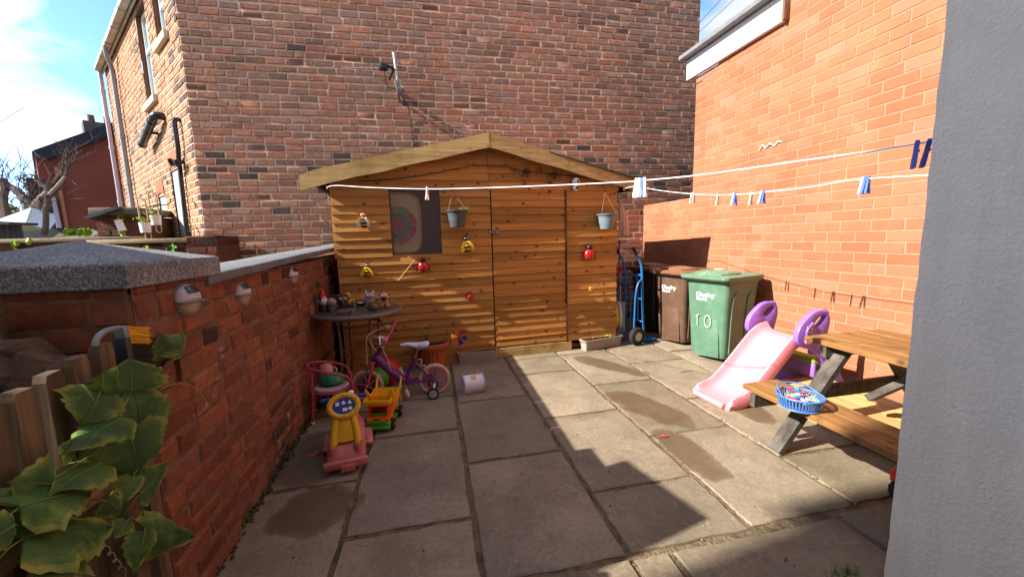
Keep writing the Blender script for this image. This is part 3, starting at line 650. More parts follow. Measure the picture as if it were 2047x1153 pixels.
while z < 2.53:
    for a, b in ((-1.80, -.045), (-.04, 1.70)):
        lo, hi = a, b
        half = (2.545 - z) / .2405
        lo, hi = max(a, -.045 - half), min(b, -.045 + half)
        if hi - lo > .08: board(mb, lo, hi, z, z + PIT + .012, LIP, cut=lambda s: RZ(s) + .05)
    z += PIT
mb.build('gable_cladding', W_clad, shed, smooth=0)
mb = MB(); z = .14
while z < 2.08:
    board(mb, -.012, .938, z, min(z + PIT + .010, 2.095), LIP * .95); z += PIT * .955
door = mb.build('door', W_door, shed, smooth=0)
mb = MB(); z = .125
while z < 2.08:
    board(mb, .962, 1.68, z, min(z + PIT + .012, 2.10), LIP * .9); z += PIT * 1.02
mb.build('side_panel', W_clad, shed, smooth=0)
mb = MB()
for (s, y, z) in nails: mb.ell((s, y, z), (.0036, .0025, .0036), nu=6, nv=4)
o = mb.build('nail_head', m_nail, shed, smooth=0); o['kind'] = 'stuff'
mb = MB(); mb.box((.951, -.016, 1.10), (.020, .024, 1.97), tone=.2); mb.build('door_post', wood('dark_post', '#6d4526', '#4a2d17', 'z', .1), shed, smooth=0)
MB().box((-.021, .004, 1.11), (.014, .012, 1.98)).build('door_gap', m_dark, shed, smooth=0)
mb = MB(); mb.box((.50, -.012, .062), (1.03, .03, .118), bev=.003, tone=.9); mb.build('sill_board', W_barge, shed, smooth=0)
# body: side walls, back, floor
mb = MB(); mb.box((-1.775, .76, 1.04), (.02, 1.5, 2.06)).box((1.675, .76, 1.04), (.02, 1.5, 2.06)).box((-.05, 1.51, 1.2), (3.46, .02, 2.4)).box((-.05, .76, .05), (3.44, 1.48, .05))
mb.build('side_wall', W_dark, shed, smooth=0)
# roof
mb = MB(); e0, e1 = -2.035, 2.07
for sg, e in ((-1, e0), (1, e1)):
    pts = [(-.045, 2.70), (e, RZ(e) + .165), (e, RZ(e) + .150), (-.045, 2.682)]
    mb.loft([[Vector((s, y, z)) for s, z in pts] for y in (-.128, 1.62)])
mb.build('roof_sheet', mat('green_mineral_felt', '#46483f', .9, .2, 30, .5, 90), shed, smooth=0)
mb = MB()
for sg, e in ((-1, e0), (1, e1)):
    for y in (.25, .75, 1.25): mb.bar((-.045, y, 2.64), (e, y, RZ(e) + .11), .05, .06)
    mb.bar((e * .97, -.06, RZ(e) + .115), (e * .97, 1.6, RZ(e) + .115), .04, .07)
mb.build('rafter', W_dark, shed, smooth=0)
for sg, e, yy in ((-1, -2.05, -.150), (1, 2.10, -.148)):
    mb = MB(); n = 14; secs = []
    for i in range(n + 1):
        s = -.045 + sg * .001 + (e + .045) * i / n; zb = RZ(s) + rnd.uniform(-.003, .003) + .004 * math.sin(i * 1.3); zt = RZ(s) + .168 + rnd.uniform(-.003, .003) - (.02 if i == n else 0)
        if i == n: zb -= .006
        y2 = yy + (.075 * i / n if sg > 0 else .0); secs.append([Vector((s, y2 - .011 - .006, zb)), Vector((s, y2 + .011, zb)), Vector((s, y2 + .011, zt)), Vector((s, y2 - .011 + .006, zt))])
    mb.loft(secs, tone=.9 if sg > 0 else .55); o = mb.build('barge_board', W_barge, shed, smooth=20)  # right board toned lighter, left darker, to imitate uneven sun on them
    if sg < 0: o['label'] = 'left barge board, its weaker sun painted in as a darker tone'
# window with a perspex pane
a, b, z0, z1 = holes_w
m_pane = NT('hazy_perspex'); m_pane.t.nodes.remove(m_pane.b); tr = m_pane.n('ShaderNodeBsdfTransparent'); df = m_pane.n('ShaderNodeBsdfDiffuse'); gl = m_pane.n('ShaderNodeBsdfGlossy')
df.inputs[0].default_value = (.17, .14, .13, 1); gl.inputs['Roughness'].default_value = .12; m1 = m_pane.n('ShaderNodeMixShader'); m1.inputs[0].default_value = .26; m2 = m_pane.n('ShaderNodeMixShader'); m2.inputs[0].default_value = .025
m_pane.l(tr, 0, m1, 1); m_pane.l(df, 0, m1, 2); m_pane.l(m1, 0, m2, 1); m_pane.l(gl, 0, m2, 2); m_pane.l(m2, 0, m_pane.out, 0); m_pane = m_pane.m
wi = MB().box(((a + b) / 2, .012, z0 - .012), (b - a, .03, .02)).box(((a + b) / 2, .012, z1 + .008), (b - a, .03, .02)).box((a + .008, .016, (z0 + z1) / 2), (.02, .02, z1 - z0)).box((b - .008, .016, (z0 + z1) / 2), (.02, .02, z1 - z0)).build('window', W_dark, shed, smooth=0)
MB().box(((a + b) / 2, .004, (z0 + z1) / 2), (b - a, .004, z1 - z0)).build('pane', m_pane, wi, smooth=0)
# hasp
h = MB().box((.03, -.022, 1.575), (.085, .006, .034), bev=.008).box((-.035, -.022, 1.575), (.03, .006, .034), bev=.004).build('hasp', m_steel, shed)
MB().tube(circ((.025, -.03, 1.575), .013, 10, 'x'), .004, 6, closed=True).build('staple', m_steel, h)
# ivory toy table top leaning inside the window
ty = thing('toy_table_top', 'yellow rimmed activity table top leaning inside the shed window', 'toy', SMX @ Vector((-1.12, .035, 1.70)), SA)
pl = lambda rx, rz, n=40, p=.42: [(rx * math.copysign(abs(math.cos(t)) ** p, math.cos(t)), rz * math.copysign(abs(math.sin(t)) ** p, math.sin(t))) for t in [2 * math.pi * i / n for i in range(n)]]
m_tyel = mat('toy_yellow_rim', '#e8a416', .35, .06); m_tcream = mat('toy_cream', '#e6d2a8', .5, .05)
MB().at((0, 0, 0), (R(90), 0, 0)).tube([Vector((x, y, 0)) for x, y in pl(.262, .335)], .013, 8, closed=True).build('rim', m_tyel, ty)
MB().at((0, .01, 0), (R(90), 0, 0)).prism(pl(.262, .335), .01).build('board', m_tcream, ty)
for i, (r0, r1, c4) in enumerate(((.0, .085, ('#c2402f', '#c85a40', '#b83a34', '#c85a40')), (.09, .15, ('#2f8f86', '#3c6d9a', '#2f8f86', '#5b7fa0')), (.155, .22, ('#c9473f', '#7da63c', '#d2654f', '#c23f55')))):
    for k in range(8):
        a0, a1 = k * math.pi / 4 + .03, (k + 1) * math.pi / 4 - .03
        poly = [(r1 * math.cos(a0 + (a1 - a0) * q / 6), r1 * math.sin(a0 + (a1 - a0) * q / 6)) for q in range(7)] + [((r0 + .002) * math.cos(a1 - (a1 - a0) * q / 6), (r0 + .002) * math.sin(a1 - (a1 - a0) * q / 6)) for q in range(7)]
        MB().at((0, -.0, -.02), (R(90), 0, 0)).prism(poly, .006).build('ring_tile', mat('tile' + c4[k % 4], c4[k % 4], .5, .05), ty)

# ---------------------------------------------------------------- things hung on the shed
def on_shed(px, py, off=.02): q = SL(px, py, off); return SMX @ q
m_red = mat('ladybird_red', '#c2140c', .25, .08, spec=.6, coat=.4); m_blk = mat('gloss_black', '#121114', .3, .1, spec=.6)
m_yel = mat('bee_yellow', '#d8a21c', .4, .08); m_ora = mat('bee_orange', '#c9781c', .4, .1)
def ladybird(label, px, py, sc, group='ladybird ornaments on the shed'):
    r = thing('ladybird_ornament', label, 'ornament', on_shed(px, py, .016), SA, group)
    b = MB().ell((0, -.035, -.012), (.072, .05, .078), nu=18, nv=12).build('wing_case', m_red, r)
    MB().ell((0, -.04, .082), (.040, .038, .036), nu=14, nv=9).build('head', m_blk, r)
    for sx, sz in ((-.035, .02), (.035, .02), (-.045, -.03), (.045, -.03), (-.02, -.062), (.02, -.062)):
        y = -.035 - .05 * max(.05, 1 - (sx / .072) ** 2 - ((sz + .0) / .078) ** 2) ** .5; MB().ell((sx, y + .001, sz - .012), (.012, .005, .012), nu=10, nv=6).build('spot', m_blk, b)
    MB().box((0, -.083, -.02), (.004, .006, .12)).build('wing_seam', m_blk, b)
    for sx in (-1, 1): MB().tube([(.015 * sx, -.05, .11), (.03 * sx, -.06, .135)], .003, 5).build('antenna', m_blk, r)
    for sx in (-1, 1):
        for k in range(3): MB().tube([(sx * .06, -.02, .03 - k * .04), (sx * .092, -.03, .025 - k * .045), (sx * .098, -.005, .01 - k * .05)], .004, 5).build('leg', m_blk, r)
    r.scale = (sc,) * 3; return r
ladybird('large red ladybird ornament on the shed panel right of the door', 1176, 507, 1.0)
ladybird('medium red ladybird ornament on the boards below the shed window', 846, 531, .82)
ladybird('small red ladybird ornament low on the boards left of the shed door', 939, 592, .50)
m_wing = mat('metal_wing_yellow', '#e2c53a', .35, .1, metal=.2); m_wing2 = mat('pale_wing', '#b9cfc8', .3, .1)
def bee(label, px, py, sc, c1, wing, lean=0, spread=.5):
    r = thing('bee_ornament', label, 'ornament', on_shed(px, py, .016), 0, 'bee ornaments on the shed', rot=(0, R(lean), SA))
    prof = [(0, -.085), (.03, -.07), (.052, -.04), (.06, 0), (.055, .03), (.04, .05), (.0, .055)]
    b = MB(); bands = [(-.085, -.06, 1), (-.06, -.035, 0), (-.035, -.012, 1), (-.012, .014, 0), (.014, .034, 1), (.034, .056, 0)]
    def rad(z): return .061 * max(0, 1 - ((z + .012) / .073) ** 2) ** .5
    body = None
    for z0, z1, kk in bands:
        o = MB().at((0, -.045, 0), (0, 0, 0), (1, .8, 1)).lathe([(rad(z0 + (z1 - z0) * q / 4) + .001, z0 + (z1 - z0) * q / 4) for q in range(5)], 16).build('body_band', m_blk if kk else c1, r)
    MB().ell((0, -.05, .078), (.036, .034, .032)).build('head', m_blk if c1 is not m_ora else m_ora, r)
    for sx in (-1, 1):
        MB().ell((sx * .014, -.082, .084), (.008, .005, .009), nu=8, nv=6).build('eye', m_white, r)
        MB().at((sx * .045, -.082, -.015), (0, 0, 0)).ell((0, 0, 0), (.030, .004, .070), rot=(R(10), R(-sx * 38 * spread), R(-sx * 20)), nu=14, nv=8).build('wing', wing, r)
        MB().tube([(.012 * sx, -.06, .105), (.028 * sx, -.07, .128)], .0028, 5).build('antenna', m_blk, r)
    r.scale = (sc,) * 3; return r
bee('orange faced bee ornament with pale wings high on the shed, left of the window', 728, 443, .88, m_ora, m_wing2, 0, .3)
bee('black and gold striped bee ornament below the left hanging basket', 932, 490, .98, m_yel, m_wing, -6, .6)
bee('yellow winged bee ornament low on the shed above the table', 735, 541, .80, m_yel, m_wing, 5, .9)
q = on_shed(1180, 578, .02); r = thing('snail_ornament', 'tiny ochre snail ornament on the shed panel below the large ladybird', 'ornament', q, SA)
MB().at((0, -.018, .008), (R(90), 0, 0)).tube([(.020 * (1 - i / 26) * math.cos(i * .6), .020 * (1 - i / 26) * math.sin(i * .6), .006 * i / 26) for i in range(24)], [.013 * (1 - i / 30) for i in range(24)], 7).build('shell', m_yel, r)
MB().tube(cr([(-.035, -.015, -.018), (0, -.018, -.02), (.03, -.016, -.012), (.038, -.018, .008)], 4), [.004] + [.009] * 11 + [.007], 7).build('body', m_ora, r)
for s in (-1, 1): MB().tube([(.038, -.018, .008), (.044, -.018 + s * .006, .026)], .0025, 5).build('feeler', m_ora, r)
# hanging baskets
m_pot1 = mat('charcoal_pot', '#4b4f52', .55, .12, 9, dirt=('#75736b', .4, 12)); m_pot2 = mat('blue_grey_pot', '#6d7f86', .5, .1, 9)
def basket(label, px, pyr, hook, m, plant):
    q = on_shed(px, pyr, .13); r = thing('hanging_pot', label, 'plant pot', q, SA, 'hanging pots on the shed front')
    p = MB().lathe([(.0, -.19), (.078, -.19), (.082, -.18), (.090, -.13), (.093, -.13), (.107, -.035), (.110, -.035), (.113, -.012), (.128, -.012), (.130, 0), (.118, .002), (.112, -.01), (.100, -.03), (0, -.03)], 28).build('pot', m, r)
    MB().at((0, 0, -.026)).lathe([(0, .012), (.06, .008), (.104, 0)], 18, wob=lambda a, i: 1 + .05 * math.sin(a * 5)).build('soil', m_soil, r)
    hk = r.matrix_world.inverted() @ on_shed(*hook, .10)
    for a in (-2.6, -.5, 1.6): MB().tube([(.122 * math.cos(a), .122 * math.sin(a), 0), hk + Vector((0, 0, -.03))], .0022, 5).build('hanger', mat('hanger_string', '#8d7a5c', .6), r)
    h2 = MB().tube(cr([hk + Vector((0, .09, .05)), hk + Vector((0, .04, .06)), hk + Vector((0, -.005, .045)), hk + Vector((0, -.012, .0)), hk + Vector((0, .012, -.03))], 4), .006, 6).build('hook', m_blk, r)
    if plant:
        mb = MB(); rn = random.Random(5)
        for i in range(16):
            a = rn.uniform(-.5, 1.0); c = Vector((.055 + rn.uniform(-.05, .06), rn.uniform(-.05, .02), .0)); d = Vector((math.cos(a) * .6, rn.uniform(-.5, .3), rn.uniform(.5, 1.0))).normalized(); sd = d.cross(Vector((0, 1, 0))).normalized() * .011; L = rn.uniform(.035, .07)
            mb.add([c, c + d * L * .5 + sd, c + d * L, c + d * L * .5 - sd], [(0, 1, 2, 3)])
        mb.build('foliage', mat('fresh_leaf', '#87a83a', .5, .25, 40), r, smooth=0)
basket('charcoal hanging pot with a green sprig beside the shed window', 913, 421, (905, 378), m_pot1, True)
basket('blue grey empty hanging pot at the right end of the shed front', 1213, 428, (1209, 380), m_pot2, False)
# string lights: dark cable with little bulbs and a pale wavy cord
m_cable = mat('dark_cable', '#1d130d', .6)
def sp(px, py, off=.035): return on_shed(px, py, off)
st = thing('string_light', 'dark string of little lights strung across the shed gable', 'string lights', sp(975, 334), 0)
pts = [sp(*p) for p in ((715, 362), (760, 360), (820, 354), (870, 346), (915, 337), (945, 332), (1000, 333), (1012, 332), (1042, 341), (1080, 345), (1120, 349), (1160, 354), (1210, 361))]
pc = cr(pts, 5); MB(st).tube(pc, .0045, 5).build('cable', m_cable, st)
mb = MB(st)
for i in range(2, len(pc) - 1, 3): MB(st).tube([pc[i], pc[i] + Vector((rnd.uniform(-.006, .006), -.004, rnd.choice((-1, 1)) * .028))], [.0035, .005], 6).build('bulb', mat('bulb_smoke', '#3a2a20', .3), st)
st2 = thing('pale_cord', 'thin pale wavy cord running along the shed above the clothes line', 'cord', sp(900, 358), 0)
pp = []
for i in range(36): t = i / 35; x = 715 + 365 * t; pp.append(sp(x, 356.5 + 3.5 * math.sin(t * 3.1) + 1.4 * math.sin(i * 1.9), .03))
MB(st2).tube(cr(pp, 3), .003, 5).build('cord', mat('pale_cord', '#b98f5c', .6), st2)
fg = thing('faded_garland', 'bunches of faded fabric flowers pinned above the shed door', 'garland', sp(1075, 352), 0)
rn = random.Random(2)
for (px, py, c, n, rr) in ((1052, 345, '#3b362a', 34, .05), (1048, 366, '#4b3a5c', 12, .025), (1110, 350, '#3e332b', 30, .05), (1100, 362, '#5d4436', 20, .045), (1098, 383, '#7e2f1a', 9, .02), (1122, 355, '#a06a62', 14, .022), (1027, 342, '#5a4429', 8, .03), (1080, 338, '#5e3620', 8, .03)):
    mb = MB(fg); c0 = sp(px, py, .05)
    for i in range(n):
        o = Vector((rn.gauss(0, rr * .5), rn.gauss(0, .012), rn.gauss(0, rr * .5))); d = Vector((rn.gauss(0, 1), rn.gauss(0, .5), rn.gauss(0, 1))).normalized() * .03; e2 = d.cross(Vector((rn.gauss(0, .3), 1, rn.gauss(0, .3)))).normalized() * .010
        mb.add([c0 + o - d * .5, c0 + o + e2, c0 + o + d * .5, c0 + o - e2], [(0, 1, 2, 3)])
    mb.build('petal_bunch', mat('petal' + c, c, .8, .3, 60), fg, smooth=0)
cm = thing('security_camera', 'white ball security camera above the shed side panel', 'camera', sp(1148, 368, .02), SA)
MB().ell((0, -.045, .02), (.048, .05, .052), nu=18, nv=12).build('housing', m_white, cm); MB().at((0, -.045, -.052), (0, 0, 0)).ell((0, 0, 0), (.040, .042, .040), nu=18, nv=12).build('ball', m_white, cm)
MB().ell((.008, -.087, .022), (.020, .012, .018)).build('lens', m_blk, cm); MB().ell((.006, -.082, -.055), (.020, .012, .020)).build('lens', m_blk, cm)
# pale net bag hung at the shed corner
nb_ = thing('net_bag', 'pinkish net bag hanging at the right corner of the shed', 'bag', sp(1240, 400, -.02), SA)
secs = []
for i, (z, wx, wy, ox) in enumerate(((.02, .008, .006, 0), (-.06, .022, .016, .01), (-.16, .040, .028, .025), (-.28, .055, .04, .045), (-.38, .062, .045, .06), (-.45, .060, .04, .066), (-.475, .045, .02, .066))):
    secs.append([Vector((ox + wx * (1 + .25 * math.sin(5 * t + i)) * math.cos(t), wy * (1 + .25 * math.sin(7 * t + i)) * math.sin(t), z + .012 * math.sin(3 * t + i))) for t in [2 * math.pi * k / 24 for k in range(24)]])
MB().loft(secs).build('bag', mat('pink_net', '#c29a86', .8, .12, 30, .4, 90), nb_, smooth=60)
MB().tube([(0, -.0, .02), (-.01, .01, .09), (-.03, .03, .12)], .004, 5).build('tie', m_white, nb_)
nb2 = thing('cloth_strip', 'faded pink cloth strip hanging from the left eave of the shed', 'cloth', sp(654, 410, -.03), SA)
q0 = nb2.matrix_world.inverted()
mb = MB(nb2); a_ = [sp(*p, -.05) for p in ((659, 411), (655, 424), (649, 436), (646, 447))]; b_ = [p + Vector((.026, .01, .0)) for p in a_]; mb.loft([[a, b, b + Vector((0, .012, 0)), a + Vector((0, .012, 0))] for a, b in zip(a_, b_)]); mb.build('strip', mat('pink_cloth', '#c7a59a', .8, .1, 20), nb2, smooth=60)
MB(nb2).tube([sp(657, 392, -.03), sp(656, 402, -.04), a_[0]], .003, 5).build('string', m_white, nb2)
# thin cane leaning on the boards
a, b = sp(802, 517, .03), sp(780, 541 + 20, .02); tag(MB().tube([sp(803, 517, .03), sp(796, 561, .035)] if False else [sp(832, 516, .035), sp(796, 561, .02)], .0045, 6).build('garden_cane', mat('cane', '#b79a63', .7)), 'short thin cane slanting across the boards under the shed window', 'cane')
mb = MB(); q = [sp(*p, .03) for p in ((1098, 690), (1112, 688), (1120, 684))]
# ---------------------------------------------------------------- clothes lines and pegs
m_line = mat('white_line', '#f1eef2', .5, .02, 4)
A1, B1_ = SMX @ Vector((-1.80, -.16, 2.075)), Vector((1.85, 1.135, 1.815)); A2, B2_ = SMX @ Vector((1.72, -.14, 2.09)), Vector((2.62, 1.135, 1.72))
def on_chord(px, py, A, B):
    n = (B - A).cross(Vector((0, 0, 1))).normalized(); return PL(px, py, A, n)
def wash(label, A, B, pix):
    pts = [A] + [on_chord(x, y, A, B) for x, y in pix] + [B]
    r = thing('clothes_line', label, 'clothes line', A, 0); MB(r).tube(cr(pts, 6), .0034, 6).build('cord', m_line, r)
    MB(r).tube(circ(A + Vector((0, .02, 0)), .02, 12, 'x'), .004, 6, closed=True).build('hook', m_steel, r); return r
wash('white clothes line strung across the shed front to the grey wall', A1, B1_, ((673, 371), (740, 375), (850, 378), (960, 376), (1100, 371), (1250, 364), (1285, 361), (1400, 350), (1600, 322), (1750, 301)))
wash('white clothes line sagging along the orange brick wall', A2, B2_, ((1270, 373), (1320, 381), (1385, 388), (1440, 390), (1500, 387), (1530, 384), (1620, 374), (1735, 357)))
PEG = {}
def peg_proto(c):
    if c in PEG: return None
    return mat('peg' + c, c, .4, .06)
PROT = {}
def peg(label, px, py, A, B, c, ang=0, sp_=4, sc=1.):
    p = on_chord(px, py, A, B); d = (B - A).normalized(); rz = math.atan2(d.y, d.x)
    if c not in PROT:
        r = thing('clothes_peg', label, 'clothes peg', p, 0); m = mat('peg' + c, c, .4, .06)
        for s in (-1, 1):
            MB().at((0, 0, 0)).loft([[Vector((x, y + s * o, z)) for x, y in ((-w, -.003), (w, -.003), (w, .003), (-w, .003))] for z, w, o in ((.014, .005, .0035), (.006, .0065, .0045), (-.004, .0065, .0035), (-.03, .006, .0055), (-.06, .0065, .010), (-.082, .0055, .014))]).build('prong', m, r, smooth=40)
        MB().tube([(0, .002, -.022), (.010, .002, -.022)], .0055, 8).build('spring', m_steel, r); PROT[c] = r
    else: r = copy_tree(PROT[c])
    r['label'] = label; r['group'] = 'clothes pegs on the washing lines'
    bpy.context.view_layer.update()
    # swing within the vertical plane of the line
    r.location = p; r.rotation_euler = (0, R(ang), rz); r.scale = (1.08 * sc,) * 3; return r
pw, pc_, pb, pd, pp_ = '#e9e4e0', '#e6d7b0', '#4f6fc4', '#3a4a9a', '#e3a79a'
peg('single salmon peg hanging alone in front of the shed window', 854, 377, A1, B1_, pp_, 4)
peg('cream peg, leftmost of the cluster near the right shed eave', 1272, 362, A1, B1_, pc_, 6)
peg('white peg beside the cream peg near the right shed eave', 1278, 361.5, A1, B1_, pw, 3)
peg('blue peg in the middle of the cluster near the right shed eave', 1283, 361, A1, B1_, pb, 1)
peg('white peg, rightmost of the cluster near the right shed eave', 1289, 360.5, A1, B1_, pw, -2)
peg('blue peg on the upper line, a hand away from the grey wall', 1833, 289, A1, B1_, pb, 3)
peg('dark blue peg on the upper line touching the grey wall edge', 1857, 286, A1, B1_, pd, 8)
peg('white peg on the lower line, first from the shed', 1383, 388, A2, B2_, pw, 5); peg('salmon peg on the lower line, second from the shed', 1387, 388, A2, B2_, pp_, -2)
peg('cream peg alone on the lower line, third from the shed', 1435, 390, A2, B2_, pc_, 2)
peg('white peg crossing a blue one on the lower line', 1467, 389, A2, B2_, pw, 7); peg('blue peg crossing a white one on the lower line', 1470, 389, A2, B2_, pb, -2)
peg('cream peg between the two blue and white pairs on the lower line', 1502, 387, A2, B2_, pc_, 3)
peg('white peg leaning beside a blue one on the lower line', 1523, 385, A2, B2_, pw, 12); peg('blue peg next to a leaning white one on the lower line', 1527, 384, A2, B2_, pb, 0)
peg('salmon peg of the group nearest the grey wall on the lower line', 1725, 358.5, A2, B2_, pp_, 6); peg('blue peg beside a salmon one on the lower line', 1730, 358, A2, B2_, pb, 4); peg('blue peg, last on the lower line towards the grey wall', 1736, 357, A2, B2_, pb, 0)

# ---------------------------------------------------------------- wheelie bins
def rr(dx, dy, r, z, n=6):      # rounded rectangle ring
    out = []
    for sx, sy, a0 in ((1, 1, 0), (-1, 1, 90), (-1, -1, 180), (1, -1, 270)):
        for k in range(n + 1):
            a = R(a0 + 90 * k / n); out.append(Vector((sx * (dx / 2 - r) + r * math.cos(a), sy * (dy / 2 - r) + r * math.sin(a), z)))
    return out
m_wtxt = mat('white_print', '#f2f2f0', .5, .02)
def bin_(label, loc, rz, m, ml, txt=True, num=False, mark=False):
    r = thing('wheelie_bin', label, 'wheelie bin', loc, rz, 'wheelie bins by the orange wall')
    # local -x is the front, +x the hinge side
    mb = MB(); secs = [rr(.47, .44, .06, .045), rr(.48, .45, .06, .06)]
    for z, dx, dy in ((.30, .515, .475), (.58, .555, .50), (.60, .560, .505), (.92, .60, .54), (.925, .64, .56), (.955, .66, .575), (.96, .66, .575)):
        ox = .02 * z; secs.append([p + Vector((ox, 0, 0)) for p in rr(dx, dy, .06, z)])
    mb.loft(secs); body = mb.build('body', m, r, smooth=30)
    for sy in (-1, 1):
        for x in (-.12, .15):
            MB().loft([[Vector((x + q[0] + .01 * (z - .5), sy * (.222 + .052 * z + q[1]), z)) for q in ((-w, -.02), (-w + .012, .012), (w - .012, .012), (w, -.02))] for z, w in ((.10, .055), (.62, .075), (.76, .065), (.82, .02))]).build('side_rib', m, r, smooth=30)
    f = MB(); poly = [(-.15, -.30), (.15, -.30), (.17, .16), (.14, .20), (-.14, .20), (-.17, .16)]
    o = MB().at((-.255, 0, .34), (R(90), R(-5.2), R(-90))).prism(poly, .014, bev=.005).build('front_panel', m, r)
    # lid
    lid = MB(); secs = []
    for z, dx, dy, ox in ((.955, .69, .61, .0), (.975, .72, .625, -.005), (1.0, .72, .62, -.005), (1.012, .68, .58, 0.0), (1.016, .60, .53, .02)): secs.append([p + Vector((ox, 0, 0)) for p in rr(dx, dy, .06, z)])
    lid.loft(secs); lo = lid.build('lid', ml, r, smooth=30)
    secs = []
    for k in range(9):
        x = -.27 + .42 * k / 8; h = .05 * math.sin(math.pi * min(1, (k + .8) / 7.5)) ** .6 + .004; wd = .235 - .05 * abs(k - 4) / 4
        secs.append([Vector((x, wd * math.cos(t), 1.012 + h * math.sin(t) ** .55 if math.sin(t) > 0 else 1.012)) for t in [math.pi * q / 12 for q in range(13)]])
    MB().loft(secs).build('lid_hump', ml, lo, smooth=35)
    MB().at((-.315, 0, 0)).box((0, 0, .985), (.05, .20, .022), bev=.008).build('lid_grip', ml, lo)
    h = MB(); h.tube([(.37, -.22, .985), (.37, .22, .985)], .016, 10)
    for sy in (-1, 0, 1): h.box((.345, sy * .2, .982), (.07, .035, .05), bev=.008)
    h.build('handle', m_black if mark else m, r)
    for sy in (-1, 1):
        wt = MB().at((.27, sy * .235, .10), (R(90), 0, 0)).lathe([(.035, -.025), (.095, -.025), (.10, -.018), (.10, .018), (.095, .025), (.035, .025)], 24).build('wheel', m_rubber, r)
        MB().at((.27, sy * .235, .10), (R(90), 0, 0)).lathe([(0, -.02), (.06, -.02), (.06, .02), (0, .02)], 16).build('hub', m_grey, wt)
    MB().tube([(.27, -.24, .10), (.27, .24, .10)], .012, 8).build('axle', m_steel, r)
    # writing reads on the front face, which leans out towards the top
    def fr(y, z): return Matrix.Translation((-.2385 - .052 * (z) + .02 * z - .0125, -y, z)) @ Matrix.Rotation(R(-90), 4, 'Z') @ Matrix.Rotation(R(90 + 3.0), 4, 'X')
    if txt:
        text('lettering', 'Chorley', .072, m_wtxt, r, fr(-.13, .755), .0015, bold=.002); text('lettering', 'Council', .044, m_wtxt, r, fr(-.125, .712), .0015, bold=.0015)
    if num:
        mb = MB().mx(fr(-.1, .40) @ Matrix.Translation((0, 0, .012))); mb.tube([(-.018, .105, 0), (0, .135, 0), (.0, .0, 0)], .004, 6); mb.tube([(.025, .14, 0), (.004, .118, 0)], .004, 6); mb.tube(circ((.135, .07, 0), .04, 16, 'z', .072), .004, 6, closed=True); mb.build('painted_number', mat('chalky_paint', '#cfdccb', .9, .25, 60), r)
    if mark: MB().at((-.06, .0, 1.068), (0, 0, .4)).ell((0, 0, 0), (.085, .055, .004), nu=20, nv=6).build('lid_sticker', mat('cream_label', '#ddd7bb', .6, .1, 30), lo)
    return r
m_bg = mat('bin_green', '#557862', .42, .10, 5, .25, 160, dirt=('#7f9a86', .35, 7)); m_bb = mat('bin_brown', '#5b4537', .45, .10, 5, .25, 160, dirt=('#8a6a52', .35, 7)); m_bk = mat('bin_black', '#28262a', .45, .12, 5, .25, 160)
bin_('green wheelie bin with white painted number, nearest the pink slide', (3.385, 3.985, 0), R(15.7), m_bg, mat('bin_green_lid', '#5f8068', .45, .1, 6, dirt=('#9aa98c', .5, 9)), True, True, True)
bin_('brown wheelie bin between the green bin and the sack truck', (3.405, 4.71, 0), R(13), m_bb, mat('bin_brown_lid', '#7e5843', .4, .1, 6, dirt=('#a58a76', .4, 9)), True)
bin_('black wheelie bin in the shade behind the sack truck', (3.43, 5.42, 0), R(9), m_bk, mat('bin_brown_lid2', '#5e4a3c', .5, .1, 6), False)

# ---------------------------------------------------------------- blue sack truck
m_blue = mat('blue_enamel', '#1f6dae', .35, .08, 9, dirt=('#4a5a66', .4, 14))
tk = thing('sack_truck', 'blue steel sack truck with pneumatic tyres leaning by the shed corner', 'trolley', (2.78, 4.93, 0), R(14))
# local: -y front toward the camera... frame stands in the yz-plane, toe plate points +x
for sy in (-.17, .17):
    MB().tube(cr([(.03, sy, .03), (.0, sy, .35), (-.03, sy, .85), (-.045, sy, 1.06), (-.09, sy, 1.18), (-.14, sy, 1.24)], 4), .016, 10).build('upright', m_blue, tk)
    MB().tube([(-.138, sy, 1.235), (-.20, sy, 1.33)], .020, 10).build('grip', m_rubber, tk)
    MB().tube(cr([(-.03, sy, .9), (-.10, sy, .84), (-.14, sy, .70), (-.155, sy, .45), (-.165, sy, .20)], 4), .011, 8).build('side_stay', m_blue, tk)
for z, x in ((.30, .005), (.62, -.015), (.95, -.04)): MB().tube([(x, -.17, z), (x, .17, z)], .011, 8).build('crossbar', m_blue, tk)
MB().tube(cr([(-.0, -.07, .3), (-.02, -.07, .85), (-.025, 0, .93), (-.02, .07, .85), (0, .07, .3)], 5), .009, 8).build('inner_hoop', m_blue, tk)
MB().box((.13, 0, .025), (.24, .38, .008), bev=.003).build('toe_plate', m_blue, tk)
for sy in (-1, 1):
    w_ = MB().at((-.15, sy * .215, .125), (R(90), 0, 0)).lathe([(.062, -.035), (.095, -.042), (.118, -.03), (.126, 0), (.118, .03), (.095, .042), (.062, .035)], 28, cap=False).build('wheel', m_rubber, tk)
    MB().at((-.15, sy * .215, .125), (R(90), 0, 0)).lathe([(0, -.03), (.03, -.03), (.035, -.015), (.06, -.022), (.068, -.032), (.068, .032), (.06, .022), (.035, .015), (.03, .03), (0, .03)], 24).build('rim', mat('cream_rim', '#cfc8b4', .4, .08), w_)
MB().tube([(-.15, -.25, .125), (-.15, .25, .125)], .010, 8).build('axle', m_steel, tk)
sp_ = thing('garden_tool', 'red handled tool standing against the shed corner behind the sack truck', 'tool', (2.62, 5.02, 0), 0)
MB().tube([(0, .02, .55), (.06, .16, 1.36)], .013, 8).build('shaft', m_steel, sp_); MB().tube([(.03, .09, .95), (.075, .195, 1.42)], .020, 8).build('grip', mat('red_grip', '#b3202a', .4), sp_); MB().box((-.02, -.01, .28), (.16, .015, .55), bev=.006).build('blade', m_steel, sp_)
